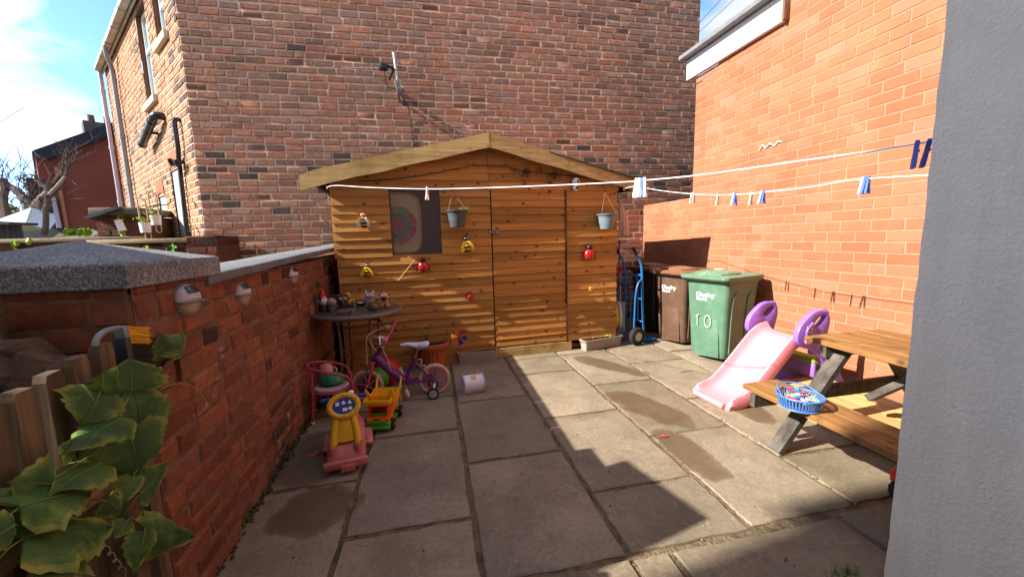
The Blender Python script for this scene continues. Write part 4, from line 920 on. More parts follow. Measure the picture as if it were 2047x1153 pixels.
rl = thing('hose_reel', 'pale round hose reel edge showing beside the shed behind the blue truck', 'hose reel', (2.52, 4.95, 0), R(8))
MB().at((0, .06, .36), (R(90), 0, R(70))).lathe([(.0, -.06), (.20, -.06), (.205, -.05), (.205, -.03), (.13, -.03), (.13, .03), (.205, .03), (.205, .05), (.2, .06), (0, .06)], 28).build('drum', mat('pale_reel', '#b9b39f', .5, .1), rl)
MB().at((0, .06, .36), (R(90), 0, R(70))).lathe([(.13, -.028), (.185, -.028), (.192, 0), (.185, .028), (.13, .028)], 28, cap=False).build('hose', mat('yellow_hose', '#c9a63a', .45, .1), rl)
MB().box((0, .06, .09), (.3, .16, .18), bev=.02).build('stand', m_grey, rl)

# ---------------------------------------------------------------- planters by the shed
m_tro = mat('faded_trough', '#a39389', .7, .12, 8, .2, 80, dirt=('#6d5d50', .5, 8))
def trough(label, a, b, h=.14, dep=.155):
    a, b = Vector(a), Vector(b); c = (a + b) / 2; L = (b - a).length; rz = math.atan2(b.y - a.y, b.x - a.x)
    r = thing('planter_trough', label, 'planter', (c.x - math.sin(rz) * (dep / 2 - .09), c.y + math.cos(rz) * (dep / 2 - .09), 0), rz, 'planter troughs by the shed')
    k = .94; MB().loft([rr(L * k, dep * .74, .02, 0), rr(L * k, dep * .76, .02, .01), rr(L * .98, dep * .98, .025, h - .02), rr(L * 1.02, dep * 1.06, .028, h - .018), rr(L * 1.02, dep * 1.06, .028, h), rr(L * .96, dep * .92, .02, h), rr(L * .94, dep * .88, .02, h - .035)]).build('box', m_tro, r, smooth=30)
    mb = MB(); n = 16; mm = 6; vs = [(-L * .47 + L * .94 * i / n, -dep * .44 + dep * .88 * j / mm, h - .03 + rnd.uniform(-.008, .012)) for i in range(n + 1) for j in range(mm + 1)]
    mb.add(vs, [(i * (mm + 1) + j, (i + 1) * (mm + 1) + j, (i + 1) * (mm + 1) + j + 1, i * (mm + 1) + j + 1) for i in range(n) for j in range(mm)]); mb.build('soil', m_soil, r); return r
t1 = trough('shaded faded plastic trough with pinwheel left of the shed door', G(915, 724), G(993, 717))
t2 = trough('sunlit faded plastic trough with seedlings right of the shed door', G(1163, 700), G(1236, 687))
mb = MB(); rn = random.Random(8)
for c in ((.08, 0, .13), (-.12, .01, .125), (.12, -.02, .125)):
    for i in range(7 if c[0] == .08 else 4):
        a = rn.uniform(0, 6.3); d = Vector((math.cos(a), math.sin(a), .9)) * .03; s = Vector((-math.sin(a), math.cos(a), 0)) * .012; c_ = Vector(c); mb.add([c_, c_ + d * .6 + s, c_ + d * 1.1, c_ + d * .6 - s], [(0, 1, 2, 3)])
mb.build('seedling', mat('seedling_green', '#74a02c', .5, .2), t2, smooth=0)
ti = t1.matrix_world.inverted() @ PL(919, 700, G(919, 712), (0, 1, 0)); base = PL(919, 706, (0, 4.575, 0), (0, 1, 0)); top = PL(917, 672, base, (0, 1, 0))
pw_ = thing('toy_windmill', 'rainbow pinwheel stuck in the shaded trough', 'pinwheel', base, 0)
MB(pw_).tube([base + Vector((0, 0, -.08)), top], .004, 6).build('stick', mat('teal_stick', '#5e8a90', .4), pw_)
for k, c in enumerate(('#e6c21e', '#d8401f', '#c22a6a', '#2b4fb0', '#5a2a8c', '#d62a34')):
    a = R(150 - k * 60); d = Vector((math.cos(a), -.15, math.sin(a))); s = Vector((-math.sin(a), 0, math.cos(a))); o = top + Vector((0, -.015, 0))
    MB(pw_).add([o, o + d * .105, o + d * .075 + s * .055 + Vector((0, -.03, 0)), o + d * .012 + Vector((0, -.012, 0))], [(0, 1, 2), (0, 2, 3)]).build('sail', mat('foil' + c, c, .25, .05, spec=.7), pw_, smooth=0)
m_terra = mat('terracotta', '#a4552f', .75, .14, 6, .2, 60, dirt=('#c08a68', .3, 6))
pot = G(865, 742) + Vector((0, .19, 0)); tp = thing('terracotta_pot', 'large ribbed terracotta pot with a small green plant', 'plant pot', pot, 0)
flut = lambda a, i: 1 + (.028 * math.cos(a * 22) if 2 <= i <= 7 else 0)
MB().lathe([(0, 0), (.125, 0), (.135, .012), (.14, .03), (.15, .07), (.160, .13), (.170, .18), (.178, .225), (.188, .245), (.208, .25), (.212, .262), (.212, .30), (.205, .31), (.19, .305), (.186, .26), (0, .255)], 88, wob=flut).build('pot', m_terra, tp, smooth=40)
MB().at((0, 0, .262)).lathe([(0, .02), (.1, .012), (.186, 0)], 20, wob=lambda a, i: 1 + .02 * math.sin(a * 6)).build('soil', m_soil, tp)
mb = MB(); rn = random.Random(14)
for i in range(30):
    a = rn.uniform(0, 6.28); c = Vector((-.06, .0, .27 + i * .004)); d = Vector((math.cos(a), math.sin(a), rn.uniform(.5, 1.4))).normalized() * rn.uniform(.05, .08); s = Vector((-math.sin(a), math.cos(a), 0)) * .008
    mb.add([c, c + d * .5 + s, c + d, c + d * .5 - s], [(0, 1, 2, 3)])
mb.tube([(-.06, 0, .25), (-.06, 0, .39)], .005, 5); mb.build('plant', mat('lily_green', '#5f7a34', .5, .25, 30), tp, smooth=0)
bp = G(800, 735) + Vector((-.02, .36, 0)); bk = thing('black_pot', 'wide black plastic pot in the shade behind the bicycle', 'plant pot', bp, 0)
MB().lathe([(0, 0), (.16, 0), (.17, .02), (.22, .27), (.235, .275), (.238, .30), (.225, .305), (.215, .27), (0, .25)], 36).build('pot', m_black, bk); MB().at((0, 0, .25)).lathe([(0, .015), (.12, .01), (.214, 0)], 20).build('soil', m_soil, bk)
bt = PL(785, 690, bp + Vector((0, .1, 0)), (0, 1, 0)); so_ = thing('solar_stake', 'small silver stake light standing in the black pot', 'garden light', bt, 0)
MB().lathe([(0, -.16), (.012, -.16), (.012, -.03), (.020, -.028), (.022, 0), (.018, .002), (.018, .05), (.022, .052), (.024, .075), (.012, .08), (0, .08)], 16).build('lamp_body', m_steel, so_); MB().lathe([(.0185, .006), (.0195, .02), (.0195, .04), (.0185, .048)], 14, cap=False).build('diffuser', m_lens, so_)
# ---------------------------------------------------------------- picket gate with artificial vine
W_gate = wood('weathered_picket', '#826c50', '#4c3a2a', 'z', .4, .4, bump=.5, gs=1.3); W_rail = wood('gate_rail_wood', '#9c7c5c', '#6a503a', 'y', .2, .3, bump=.5, gs=1.3)
gate = thing('picket_gate', 'weathered wooden picket gate in the left foreground beside the brick pier', 'gate', (-1.0, 1.1, 0))
tops = {0: 1.246, 1: 1.213, 2: 1.200, 3: 1.182, 4: 1.166, 5: 1.150, 6: 1.14, 7: 1.13}
yc = [1.468, 1.376, 1.285, 1.203, 1.124, 1.045, .966, .887, .808]
for i, y in enumerate(yc):
    zt = tops.get(i, 1.13); w_, t_ = .052, .030; j = rnd.uniform(-.004, .004)
    secs = []
    for z in [.05, .4, .8, zt - .02]: secs.append([Vector((-1.0 + j - t_ / 2, y - w_ / 2, z)), Vector((-1.0 + j + t_ / 2, y - w_ / 2 + rnd.uniform(-.001, .001), z)), Vector((-1.0 + j + t_ / 2, y + w_ / 2, z)), Vector((-1.0 + j - t_ / 2, y + w_ / 2, z))])
    secs.append([p + Vector((0, (.006 if k in (0, 1) else -.006), .020 + rnd.uniform(-.003, .003))) for k, p in enumerate(secs[-1])])
    MB(gate).loft(secs).build('picket', W_gate, gate, smooth=0)
MB(gate).bar((-.968, 1.345, .84), (-.968, .70, .84), .032, .085, bev=.002).build('rail', W_rail, gate, smooth=0)
MB(gate).bar((-.970, 1.50, .20), (-.970, .70, .20), .028, .085, bev=.002).build('rail', W_rail, gate, smooth=0)
MB(gate).bar((-.940, 1.12, .79), (-.940, .66, .45), .026, .085, bev=.002).build('brace', W_rail, gate, smooth=0)
# leaf shapes
def leafmat():
    s = NT('vine_leaf'); at = s.n('ShaderNodeAttribute', attribute_name='tone'); n = s.noise(14, 5, .6); n2 = s.noise(90, 4, .6)
    e = s.math('ADD', at, 0, s.math('MULTIPLY', s.math('SUBTRACT', n, 0, .48), 0, 1.7), 0); r = s.ramp(e, 0, ((.2, '#3c5f2e'), (.5, '#5a7f3c'), (.75, '#869540'), (1, '#aaa550')))
    r2 = s.ramp(n2, 0, ((.3, .75), (.7, 1.))); s.col(s.mix(r, 0, r2, 0, 1, blend='MULTIPLY'), 2); s.set(Roughness=.55); s.b.inputs['Specular IOR Level'].default_value = .35
    s.bump(n2, 0, .35, .003)
    tl = s.n('ShaderNodeBsdfTranslucent'); tl.inputs[0].default_value = (.22, .34, .08, 1); ms = s.n('ShaderNodeMixShader'); ms.inputs[0].default_value = .28; s.l(s.b, 0, ms, 1); s.l(tl, 0, ms, 2); s.l(ms, 0, s.out, 0); return s.m
m_vine = leafmat(); m_stem = mat('vine_stem', '#6a7a35', .5, .15)
def leaf_geo(mb, c, tip, nrm, L, Wd, kind=0, curl=.18, fold=.25, seed=0):
    rn = random.Random(seed); t = Vector(tip).normalized(); n = Vector(nrm); n = (n - t * n.dot(t)).normalized(); s = t.cross(n)
    prof = {0: [(.0, .10), (-.10, .52), (.06, .92), (.24, 1.0), (.40, .78), (.52, .80), (.66, .62), (.80, .36), (.92, .14), (1.0, .0)],
            1: [(.0, .08), (-.08, .50), (.05, .88), (.2, 1.0), (.35, .92), (.5, .74), (.65, .52), (.8, .30), (.92, .11), (1.0, 0)]}[kind]
    R_ = 6; sec = []
    P = []
    for i in range(28):
        q = i / 27 * (len(prof) - 1); k = min(int(q), len(prof) - 2); f = q - k; x = prof[k][0] + (prof[k + 1][0] - prof[k][0]) * f; w_ = prof[k][1] + (prof[k + 1][1] - prof[k][1]) * f
        w_ *= 1 + (.03 * (1 if i % 2 else -1) + .07 * math.sin(i * 1.37 + seed)) * (w_ > .06) ; P.append((x, w_))
    vs, fs, tn = [], [], []
    ph = rn.uniform(0, 6)
    for sg in (-1, 1):
        o = len(vs)
        for (x, w_) in P:
            for r in range(R_):
                u = r / (R_ - 1); xx = max(x, 0) * (1 - u) + x * u if x < 0 else x; y = w_ * u
                z = -fold * y * y * .5 - curl * (xx - .35) ** 2 + .035 * math.sin(xx * 9 + u * 3 + ph) * u + .02 * abs(math.sin(6 * math.atan2(y, xx + .02))) 
                vs.append(Vector(c) + t * (xx * L) + s * (sg * y * Wd * .5) + n * (z * L))
        for i in range(len(P) - 1):
            for r in range(R_ - 1): fs.append([o + i * R_ + r, o + (i + 1) * R_ + r, o + (i + 1) * R_ + r + 1, o + i * R_ + r + 1]); tn.append(.20 + .52 * (r / (R_ - 2)) ** 2.6 + rn.uniform(-.04, .04))
    o0 = len(mb.v); mb.v += [mb.m @ v for v in vs]; mb.f += [[i + o0 for i in f] for f in fs]; mb.t += tn; mb.mi += [0] * len(fs)
    # veins
    return mb
vine = thing('artificial_vine', 'green artificial vine with large lobed leaves trained over the picket gate', 'vine', (-.95, 1.2, .9))
LV = [((262, 782), (262, 716), 112, 0, -.93, 0), ((285, 858), (268, 772), 108, 0, -.925, 1), ((200, 785), (168, 850), 88, 0, -.94, 2), ((248, 832), (128, 900), 60, 1, -.91, 3), ((258, 862), (278, 955), 118, 0, -.92, 4),
      ((282, 985), (338, 922), 58, 1, -.92, 5), ((268, 950), (246, 1010), 34, 1, -.90, 6), ((104, 968), (22, 962), 72, 1, -.93, 7), ((40, 1010), (190, 975), 92, 0, -.90, 8), ((50, 1070), (232, 1043), 124, 0, -.88, 9),
      ((205, 922), (98, 985), 62, 1, -.905, 10), ((295, 1062), (398, 1072), 66, 1, -.90, 11), ((290, 1062), (268, 1146), 40, 1, -.90, 12), ((30, 1048), (-40, 1090), 50, 1, -.88, 13), ((120, 1110), (70, 1150), 90, 0, -.9, 15), ((225, 830), (238, 878), 34, 1, -.925, 16), ((300, 905), (330, 880), 30, 1, -.915, 17), ((150, 905), (118, 890), 36, 1, -.92, 18), ((232, 760), (205, 742), 34, 1, -.93, 19), ((215, 1000), (246, 1030), 34, 1, -.89, 20), ((255, 1040), (232, 1075), 30, 1, -.90, 21)]
for i, (b, t, wpx, kd, xx, sd) in enumerate(LV):
    B_, T_ = PX(*b, xx), PX(*t, xx); d = (T_ - B_); scl = (B_ - EYE).length / FPX * 1.0
    nn = Vector((.9, -.35, .35 + .25 * math.sin(i * 2.3))) if i not in (3, 8, 9, 10, 14, 15) else Vector((.55, -.25, .9))
    LM = leaf_geo(MB(vine), B_, d, nn, d.length, wpx * scl * .95, kd, seed=sd, fold=.35 if kd else .22).build('leaf', m_vine, vine, smooth=60)
    mb = MB(vine); tt = d.normalized(); n_ = (nn - tt * nn.dot(tt)).normalized(); q = []
    for k in range(7): x = .95 * k / 6; q.append(B_ + d * x + n_ * ((-.18 * (x - .35) ** 2 + .004) * d.length + .001))
    mb.tube(q, [.0018 * (1 - k / 8) for k in range(7)], 5); mb.build('vein', m_stem, LM)
    MB(vine).tube(cr([B_ + d * .04, B_ - tt * .02 - n_ * .012 + Vector((0, 0, -.01)), B_ - tt * .045 - n_ * .03 + Vector((0, .01, -.03))], 4), .0018, 5).build('leaf_stalk', m_stem, vine)
st_ = [PX(*p, -.935) for p in ((20, 1000), (90, 965), (150, 930), (215, 880), (262, 790), (285, 858), (290, 930), (285, 1000), (292, 1060))]
MB(vine).tube(cr(st_, 5), .003, 6).build('stem', m_stem, vine)
MB(vine).tube(cr([PX(*p, -.93) for p in ((322, 778), (345, 768), (375, 768), (400, 785), (418, 810))], 5), .0016, 5).build('tendril', mat('tan_tendril', '#b08a4e', .6), vine)
cz = [PX(205 + 3.2 * i + 6 * math.cos(i * 1.9), 1085 + 4.2 * i + 7 * math.sin(i * 1.9), -.935) for i in range(15)]
MB(vine).tube(cr(cz, 4), .0013, 5).build('tendril', mat('pale_tendril', '#a59a84', .6), vine)
lf = thing('wall_leaf', 'single artificial leaf pinned to the brick pier above the gate catch', 'leaf', PX(342, 700, -1.02), 0)
for k, (b, t, wp) in enumerate((((335, 712), (318, 664), 46), ((338, 705), (372, 664), 40), ((335, 700), (342, 716), 40))):
    B_, T_ = PX(*b, -1.03), PX(*t, -1.015); leaf_geo(MB(lf), B_, T_ - B_, (1, -.3, .3), (T_ - B_).length, wp * .0026, 0, seed=40 + k).build('lobe', m_vine, lf, smooth=60)
ct = thing('gate_catch', 'dark wooden gate catch screwed to the brick pier', 'gate catch', PX(350, 740, -1.04), 0)
W_ct = wood('catch_wood', '#8a5f3c', '#4e331f', 'y', .2)
a = PX(362, 735, -1.04); MB(ct).box(a + Vector((.004, 0, 0)), (.028, .06, .085), bev=.003).build('keep_block', W_ct, ct, smooth=0)
b0, b1 = PX(318, 757, -1.0), PX(343, 722, -1.03); MB(ct).bar(b0, b1, .014, .028, bev=.002).build('slip_bar', W_ct, ct, smooth=0)
MB(ct).box(PX(312, 740, -1.03), (.012, .045, .012)).build('pale_batten', mat('pale_wood', '#d5c7a8', .7), ct, smooth=0)
# broom head hooked over the pickets
br = thing('hand_broom', 'grey hand broom with yellow tipped bristles hooked over the gate pickets', 'broom', PX(240, 680, -.985), 0)
X = -.985; m_bgrey = mat('broom_grey', '#7d868a', .35, .06)
hp = [PX(*p, X) for p in ((190, 692), (193, 678), (205, 665), (222, 658), (242, 655))]
MB(br).tube(cr(hp, 5), .0085, 10).build('handle', m_bgrey, br)
MB(br).bar(PX(240, 652, X), PX(246, 676, X), .030, .022, bev=.004).build('socket', m_bgrey, br)
MB(br).bar(PX(241, 676, X), PX(253, 740, X), .040, .022, bev=.003).build('block', mat('broom_block', '#34383b', .4, .1), br)
mb = MB(br); mb2 = MB(br); rn = random.Random(6)
for i in range(420):
    f = rn.random(); a = PX(246 + 12 * f, 652 + 82 * f, X) + Vector((rn.uniform(-.016, .016), 0, rn.uniform(-.004, .004))); e = a + (PX(290 + 8 * f, 655 + 74 * f, X) - PX(246 + 12 * f, 652 + 82 * f, X)) * rn.uniform(.85, 1.08) + Vector((rn.uniform(-.006, .006), rn.uniform(-.004, .004), rn.uniform(-.006, .006)))
    (mb if f < .42 else mb2).tube([a, (a + e) / 2 + Vector((rn.uniform(-.002, .002),) * 3), e], .0011, 3)
mb.build('yellow_bristles', mat('yellow_bristle', '#e0b12a', .5, .2, 60), br, smooth=0); mb2.build('dark_bristles', mat('dark_bristle', '#26221e', .6, .2), br, smooth=0)

# ---------------------------------------------------------------- bistro table and figurines
TZ = .845
tc_ = (G(617, 627, TZ) + G(803, 614, TZ)) / 2; tc_.z = 0; TR = (G(803, 614, TZ) - G(617, 627, TZ)).length / 2; tc_ = Vector((tc_.x, 3.99, 0)); TR = min(TR, .435)
tb = thing('bistro_table', 'round glass topped bistro table with bronze legs in the wall corner', 'table', tc_, R(20))
m_brz = mat('bronze_tube', '#6f6258', .45, .1, 9); m_tglass = mat('smoked_glass_top', '#4c463c', .28, .15, 12, dirt=('#6b6353', .5, 14), spec=.4, coat=.12)
MB().tube(circ((0, 0, TZ - .016), TR - .012, 56), .020, 10, closed=True, flat=1.).build('rim', m_brz, tb)
MB().lathe([(0, TZ - .012), (TR - .02, TZ - .012), (TR - .02, TZ - .004), (0, TZ - .004)], 48).build('glass_top', m_tglass, tb)
for k in range(4):
    a = k * math.pi / 2 + .3; d = Vector((math.cos(a), math.sin(a), 0))
    MB().tube(cr([d * .27 + Vector((0, 0, TZ - .03)), d * .215 + Vector((0, 0, .72)), d * .20 + Vector((0, 0, .42)), d * .22 + Vector((0, 0, .26)), d * .29 + Vector((0, 0, .10)), d * .36 + Vector((0, 0, .0))], 5), .0135, 8).build('leg', m_brz, tb)
MB().tube(circ((0, 0, .70), .205, 28), .009, 7, closed=True).build('brace_ring', m_brz, tb); MB().tube(circ((0, 0, .42), .195, 28), .009, 7, closed=True).build('brace_ring', m_brz, tb)
def fig(name, label, cat, px, py, rz=0, sc=1., up=0):
    q = G(px, py, TZ - .003); return thing(name, label, cat, (q.x, q.y, TZ - .003 + up), rz), sc
C = lambda n, h, r=.45: mat(n, h, r, .08)
FC = math.atan2(-tc_.y, -tc_.x) + math.pi / 2      # figures face the camera: local -y towards it
def sc_(r, s): r.scale = (s,) * 3
r, _ = fig('gnome_figurine', 'red hatted garden gnome figurine at the left of the table', 'figurine', 647, 622, FC + .5)
MB().lathe([(0, 0), (.045, 0), (.048, .02), (.04, .05), (.036, .07), (0, .075)], 16).build('boots', C('gn_black', '#23222a'), r)
MB().lathe([(.034, .05), (.046, .08), (.044, .11), (.03, .135), (0, .14)], 16).build('coat', C('gn_blue', '#3d4a80'), r); MB().ell((0, -.02, .135), (.024, .022, .022)).build('face', C('gn_skin', '#c98f74'), r)
MB().ell((0, -.034, .105), (.032, .016, .042)).build('beard', C('gn_white', '#dcd7d4'), r); MB().lathe([(.038, .14), (.036, .155), (.026, .185), (.014, .215), (0, .24)], 16).build('hat', C('gn_red', '#b4222a'), r)
for s in (-1, 1): MB().tube([(.042 * s, 0, .12), (.05 * s, -.025, .09), (.025 * s, -.045, .075)], .010, 7).build('arm', C('gn_blue', '#3d4a80'), r)
MB().ell((0, -.044, .134), (.007, .007, .007)).build('nose', C('gn_nose', '#c0705f'), r); sc_(r, .98)
m_cglass = NT('clear_glass'); m_cglass.t.nodes.remove(m_cglass.b); tr = m_cglass.n('ShaderNodeBsdfTransparent'); gl = m_cglass.n('ShaderNodeBsdfGlossy'); gl.inputs[1].default_value = .05; tr.inputs[0].default_value = (.86, .85, .83, 1)
fr_ = m_cglass.n('ShaderNodeFresnel'); fr_.inputs[0].default_value = 1.6; ms = m_cglass.n('ShaderNodeMixShader'); m_cglass.l(fr_, 0, ms, 0); m_cglass.l(tr, 0, ms, 1); m_cglass.l(gl, 0, ms, 2); m_cglass.l(ms, 0, m_cglass.out, 0); m_cglass = m_cglass.m
r, _ = fig('snow_globe', 'clouded glass globe on a dark base beside the gnome', 'ornament', 664, 621, FC)
MB().lathe([(0, 0), (.05, 0), (.052, .03), (.04, .045), (0, .045)], 18).build('base', C('gl_base', '#3a3f36'), r); MB().ell((0, 0, .085), (.050, .050, .052), nu=20, nv=12).build('dome', mat('cloudy_glass', '#8a8076', .15, .2, 20, spec=.7), r); MB().ell((-.015, -.047, .035), (.012, .008, .009)).ell((.018, -.046, .035), (.012, .008, .009)).build('feet', C('gl_w', '#c8c8cc'), r) if False else None; sc_(r, .95)
r, _ = fig('wooden_box', 'small brown wooden box at the back of the table behind the brown owl', 'box', 678, 607, FC)
MB().box((0, 0, .045), (.11, .08, .09), bev=.004).build('case', C('box_br', '#4d2f22', .6), r); MB().box((0, 0, .094), (.116, .086, .014), bev=.004).build('lid', C('box_br2', '#5c3a2a', .6), r)
r, _ = fig('owl_figurine', 'brown wide eyed owl figurine with a pink beak', 'figurine', 686, 615, FC + .1)
MB().lathe([(0, 0), (.035, 0), (.042, .03), (.036, .06), (0, .07)], 16).build('body', C('ow_br', '#4a2a1e'), r); MB().ell((0, -.004, .088), (.046, .036, .036)).build('head', C('ow_br2', '#55321f'), r)
for s in (-1, 1):
    e = MB().ell((.022 * s, -.034, .094), (.017, .008, .017)).build('eye', C('ow_eye', '#c9b8a4'), r); MB().ell((.022 * s, -.042, .094), (.007, .004, .007)).build('pupil', m_blk, e)
    MB().ell((.034 * s, 0, .122), (.014, .010, .018)).build('ear_tuft', C('ow_br2', '#55321f'), r)
MB().ell((0, -.038, .070), (.010, .010, .009)).build('beak', C('ow_pk', '#b0706a'), r)
r, _ = fig('duckling_figurine', 'yellow duckling figurine behind the brown owl', 'figurine', 699, 612, FC - .3)
MB().ell((0, 0, .045), (.042, .048, .045)).build('body', C('du_y', '#b08a3a'), r); MB().ell((-.005, -.02, .112), (.036, .034, .036)).build('head', C('du_y2', '#c09a48'), r); MB().ell((-.012, -.055, .106), (.013, .014, .007)).build('beak', C('du_o', '#a05f28'), r)
for s in (-1, 1): MB().ell((.044 * s, 0, .055), (.014, .034, .028), rot=(R(20), 0, 0)).build('wing', C('du_y', '#b08a3a'), r); MB().ell((-.006 + .016 * s, -.050, .124), (.005, .004, .005)).build('eye', m_blk, r)
MB().lathe([(0, -.0), (.04, 0), (.042, .012), (0, .015)], 14).build('base', C('du_b', '#3f3a2c'), r)
r, _ = fig('glass_dish', 'small cut glass dish with chunky clear stones at the back of the table', 'dish', 722, 611, FC)
MB().lathe([(.03, 0), (.036, .004), (.055, .03), (.058, .032), (.052, .028), (.033, .010), (0, .008)], 24, wob=lambda a, i: 1 + .03 * math.cos(a * 12)).build('bowl', m_cglass, r)
rn = random.Random(3); [MB().ell((rn.uniform(-.03, .03), rn.uniform(-.03, .03), .026 + rn.uniform(0, .012)), (.012, .010, .008), rot=(rn.random(), rn.random(), 0), nu=6, nv=4).build('stone', mat('clear_stone', '#b5aea8', .1, .2, 20, spec=.9), r, smooth=0) for _ in range(8)]
r, _ = fig('glass_dog', 'clear ribbed glass dachshund figurine at the front of the table', 'figurine', 688, 629, FC)
mb = MB().at((0, 0, .035), (0, R(90), 0)).lathe([(0, -.07), (.014, -.065)] + [(.021 + .002 * (k % 2), -.055 + k * .0075) for k in range(15)] + [(.014, .062), (0, .068)], 16); mb.build('body', m_cglass, r)
MB().ell((-.085, -.005, .052), (.026, .018, .018)).build('head', m_cglass, r)
for x in (-.05, .05):
    for y in (-.014, .014): MB().tube([(x, y, .025), (x, y, .0)], .007, 8).build('leg', m_cglass, r)
MB().tube(cr([(.066, 0, .04), (.09, 0, .045), (.105, 0, .06)], 4), .005, 6).build('tail', m_cglass, r)
r, _ = fig('grey_owl_figurine', 'grey and pink owl figurine standing at the back right of the table', 'figurine', 741, 610, FC - .1)
MB().lathe([(0, 0), (.040, 0), (.050, .035), (.046, .075), (0, .09)], 18).build('body', C('go_pk', '#b0897a'), r); MB().ell((0, -.002, .098), (.052, .042, .040)).build('head', C('go_gr', '#8d97a4'), r)
for s in (-1, 1):
    e = MB().ell((.022 * s, -.036, .100), (.018, .009, .018)).build('eye', C('go_eye', '#c4ccd4'), r); MB().ell((.022 * s, -.045, .100), (.007, .004, .007)).build('pupil', m_blk, e); MB().ell((.034 * s, 0, .138), (.010, .009, .02), rot=(0, R(25 * s), 0)).build('ear_tuft', C('go_wh', '#c8ccd2'), r)
    MB().ell((.046 * s, .0, .05), (.014, .03, .036)).build('wing', C('go_gr2', '#6f7a88'), r)
MB().ell((0, -.046, .088), (.006, .008, .010)).build('beak', C('go_b', '#7a5c4c'), r)
r, _ = fig('glass_jar', 'small round smoky glass jar in front of the grey owl', 'jar', 746, 620, FC)
MB().lathe([(0, 0), (.040, 0), (.052, .015), (.054, .045), (.044, .065), (.040, .075), (.036, .075), (.040, .064), (.049, .045), (.047, .017), (0, .006)], 22).build('jar', mat('smoky_glass', '#54463a', .12, .2, 20, spec=.7), r)
r, _ = fig('pug_figurine', 'sitting pug dog figurine with dark muzzle at the right of the table', 'figurine', 770, 614, FC - .2)
m_pug = C('pg_tan', '#b07b50'); MB().ell((0, .012, .045), (.036, .042, .045)).build('body', m_pug, r); MB().ell((0, -.008, .110), (.044, .040, .038)).build('head', C('pg_pink', '#cf9a78'), r); MB().ell((0, -.034, .098), (.030, .020, .022)).build('muzzle', C('pg_dk', '#2c2830'), r)
for s in (-1, 1):
    MB().ell((.040 * s, .0, .126), (.012, .018, .016)).build('ear', C('pg_dk', '#2c2830'), r); e = MB().ell((.020 * s, -.040, .118), (.010, .006, .010)).build('eye', C('pg_ey', '#d8cfc6'), r); MB().ell((.020 * s, -.046, .117), (.005, .003, .005)).build('pupil', m_blk, e)
    MB().tube([(.020 * s, -.018, .05), (.022 * s, -.030, .008)], [.014, .012], 8).build('front_leg', m_pug, r); MB().ell((.034 * s, .004, .018), (.018, .03, .018)).build('hind_leg', m_pug, r)
# ---------------------------------------------------------------- child's pink chair with toys
m_pink = mat('pink_enamel', '#b0475c', .4, .1, 9); m_pinkp = mat('pale_pink_seat', '#c2a6ac', .6, .1, 20, dirt=('#5b4a50', .6, 42))
chp = (G(627, 775, .27) + G(700, 775, .27)) / 2; chp.z = 0
chp.y += .08; chp.x -= .02; ch = thing('child_chair', 'pink tubular child chair with a pale patterned seat against the wall', 'chair', chp, R(12)); ch.scale = (.92, .92, .95)
MB().lathe([(0, .262), (.145, .262), (.152, .268), (.152, .276), (.145, .282), (0, .284)], 32).build('seat', m_pinkp, ch)
hoop = cr([(.165, -.125, .22), (.17, -.14, .32), (.12, -.17, .40), (-.02, -.175, .455), (-.16, -.11, .49), (-.19, 0, .50), (-.16, .11, .49), (-.02, .175, .455), (.12, .17, .40), (.17, .14, .32), (.165, .125, .22)], 6)
MB().tube(hoop, .0125, 10).build('arm_hoop', m_pink, ch)
for x, y, top in ((.165, -.125, .24), (.165, .125, .24), (-.15, -.12, .485), (-.15, .12, .485)):
    MB().tube([(x, y, top), (x * 1.04, y * 1.06, .26), (x * 1.16, y * 1.15, .012)], .0125, 10).build('leg', m_pink, ch)
    MB().lathe([(0, 0), (.016, 0), (.016, .022), (0, .022)], 10).build('foot_cap', m_white, ch, loc=(x * 1.16, y * 1.15, 0))
MB().tube(circ((0, 0, .255), .165, 28), .010, 8, closed=True).build('seat_ring', m_pink, ch)
for a in (-.5, -.25, 0, .25, .5): MB().tube([(-.155, a * .30, .27), (-.183, a * .34, .49)], .0045, 6).build('back_spindle', m_pink, ch)
def on_ch(px, py, z): q = G(px, py, z); return q
t_ = chp + Vector((.0, .04, .283)); gd = thing('green_dome_toy', 'green mottled dome toy lying on the child chair seat', 'toy', t_, 0)
MB().lathe([(.105, 0), (.105, .015), (.085, .055), (.045, .082), (0, .09)], 24).build('dome', mat('green_swirl', '#1f7a4a', .35, .4, 24), gd); MB().tube(circ((0, 0, .012), .105, 24), .008, 6, closed=True).build('edge', mat('green_edge', '#155c38', .4), gd)
t_ = chp + Vector((-.06, .10, .285)); wf_ = thing('pink_beaker', 'pale pink rounded beaker behind the green dome on the chair', 'toy', t_, 0)
MB().lathe([(0, 0), (.045, 0), (.055, .05), (.06, .10), (.045, .14), (0, .155)], 20).build('cup', mat('beaker_pink', '#cf9c98', .4, .1), wf_); MB().tube(cr([(.05, 0, .11), (.085, 0, .1), (.08, 0, .05), (.05, 0, .04)], 4), .008, 6).build('handle', mat('beaker_pink', '#cf9c98'), wf_)
yb = G(664, 822) + Vector((.02, .12, .085)); b_ = thing('yellow_ball', 'yellow ball with dark patches on the ground under the child chair', 'ball', yb, 0)
MB().ell((0, 0, 0), (.085,) * 3, nu=24, nv=16).build('ball', mat('ball_yellow', '#c79a1e', .4, .1), b_)
for d in ((-.4, -.85, .3), (.5, -.8, -.1), (0, -.6, .8), (-.75, -.3, -.5)): v = Vector(d).normalized(); MB().at(v * .0825, v.to_track_quat('Z', 'Y').to_euler()).lathe([(0, .004), (.018, .0035), (.024, .000)], 6).build('patch', m_blk, b_)

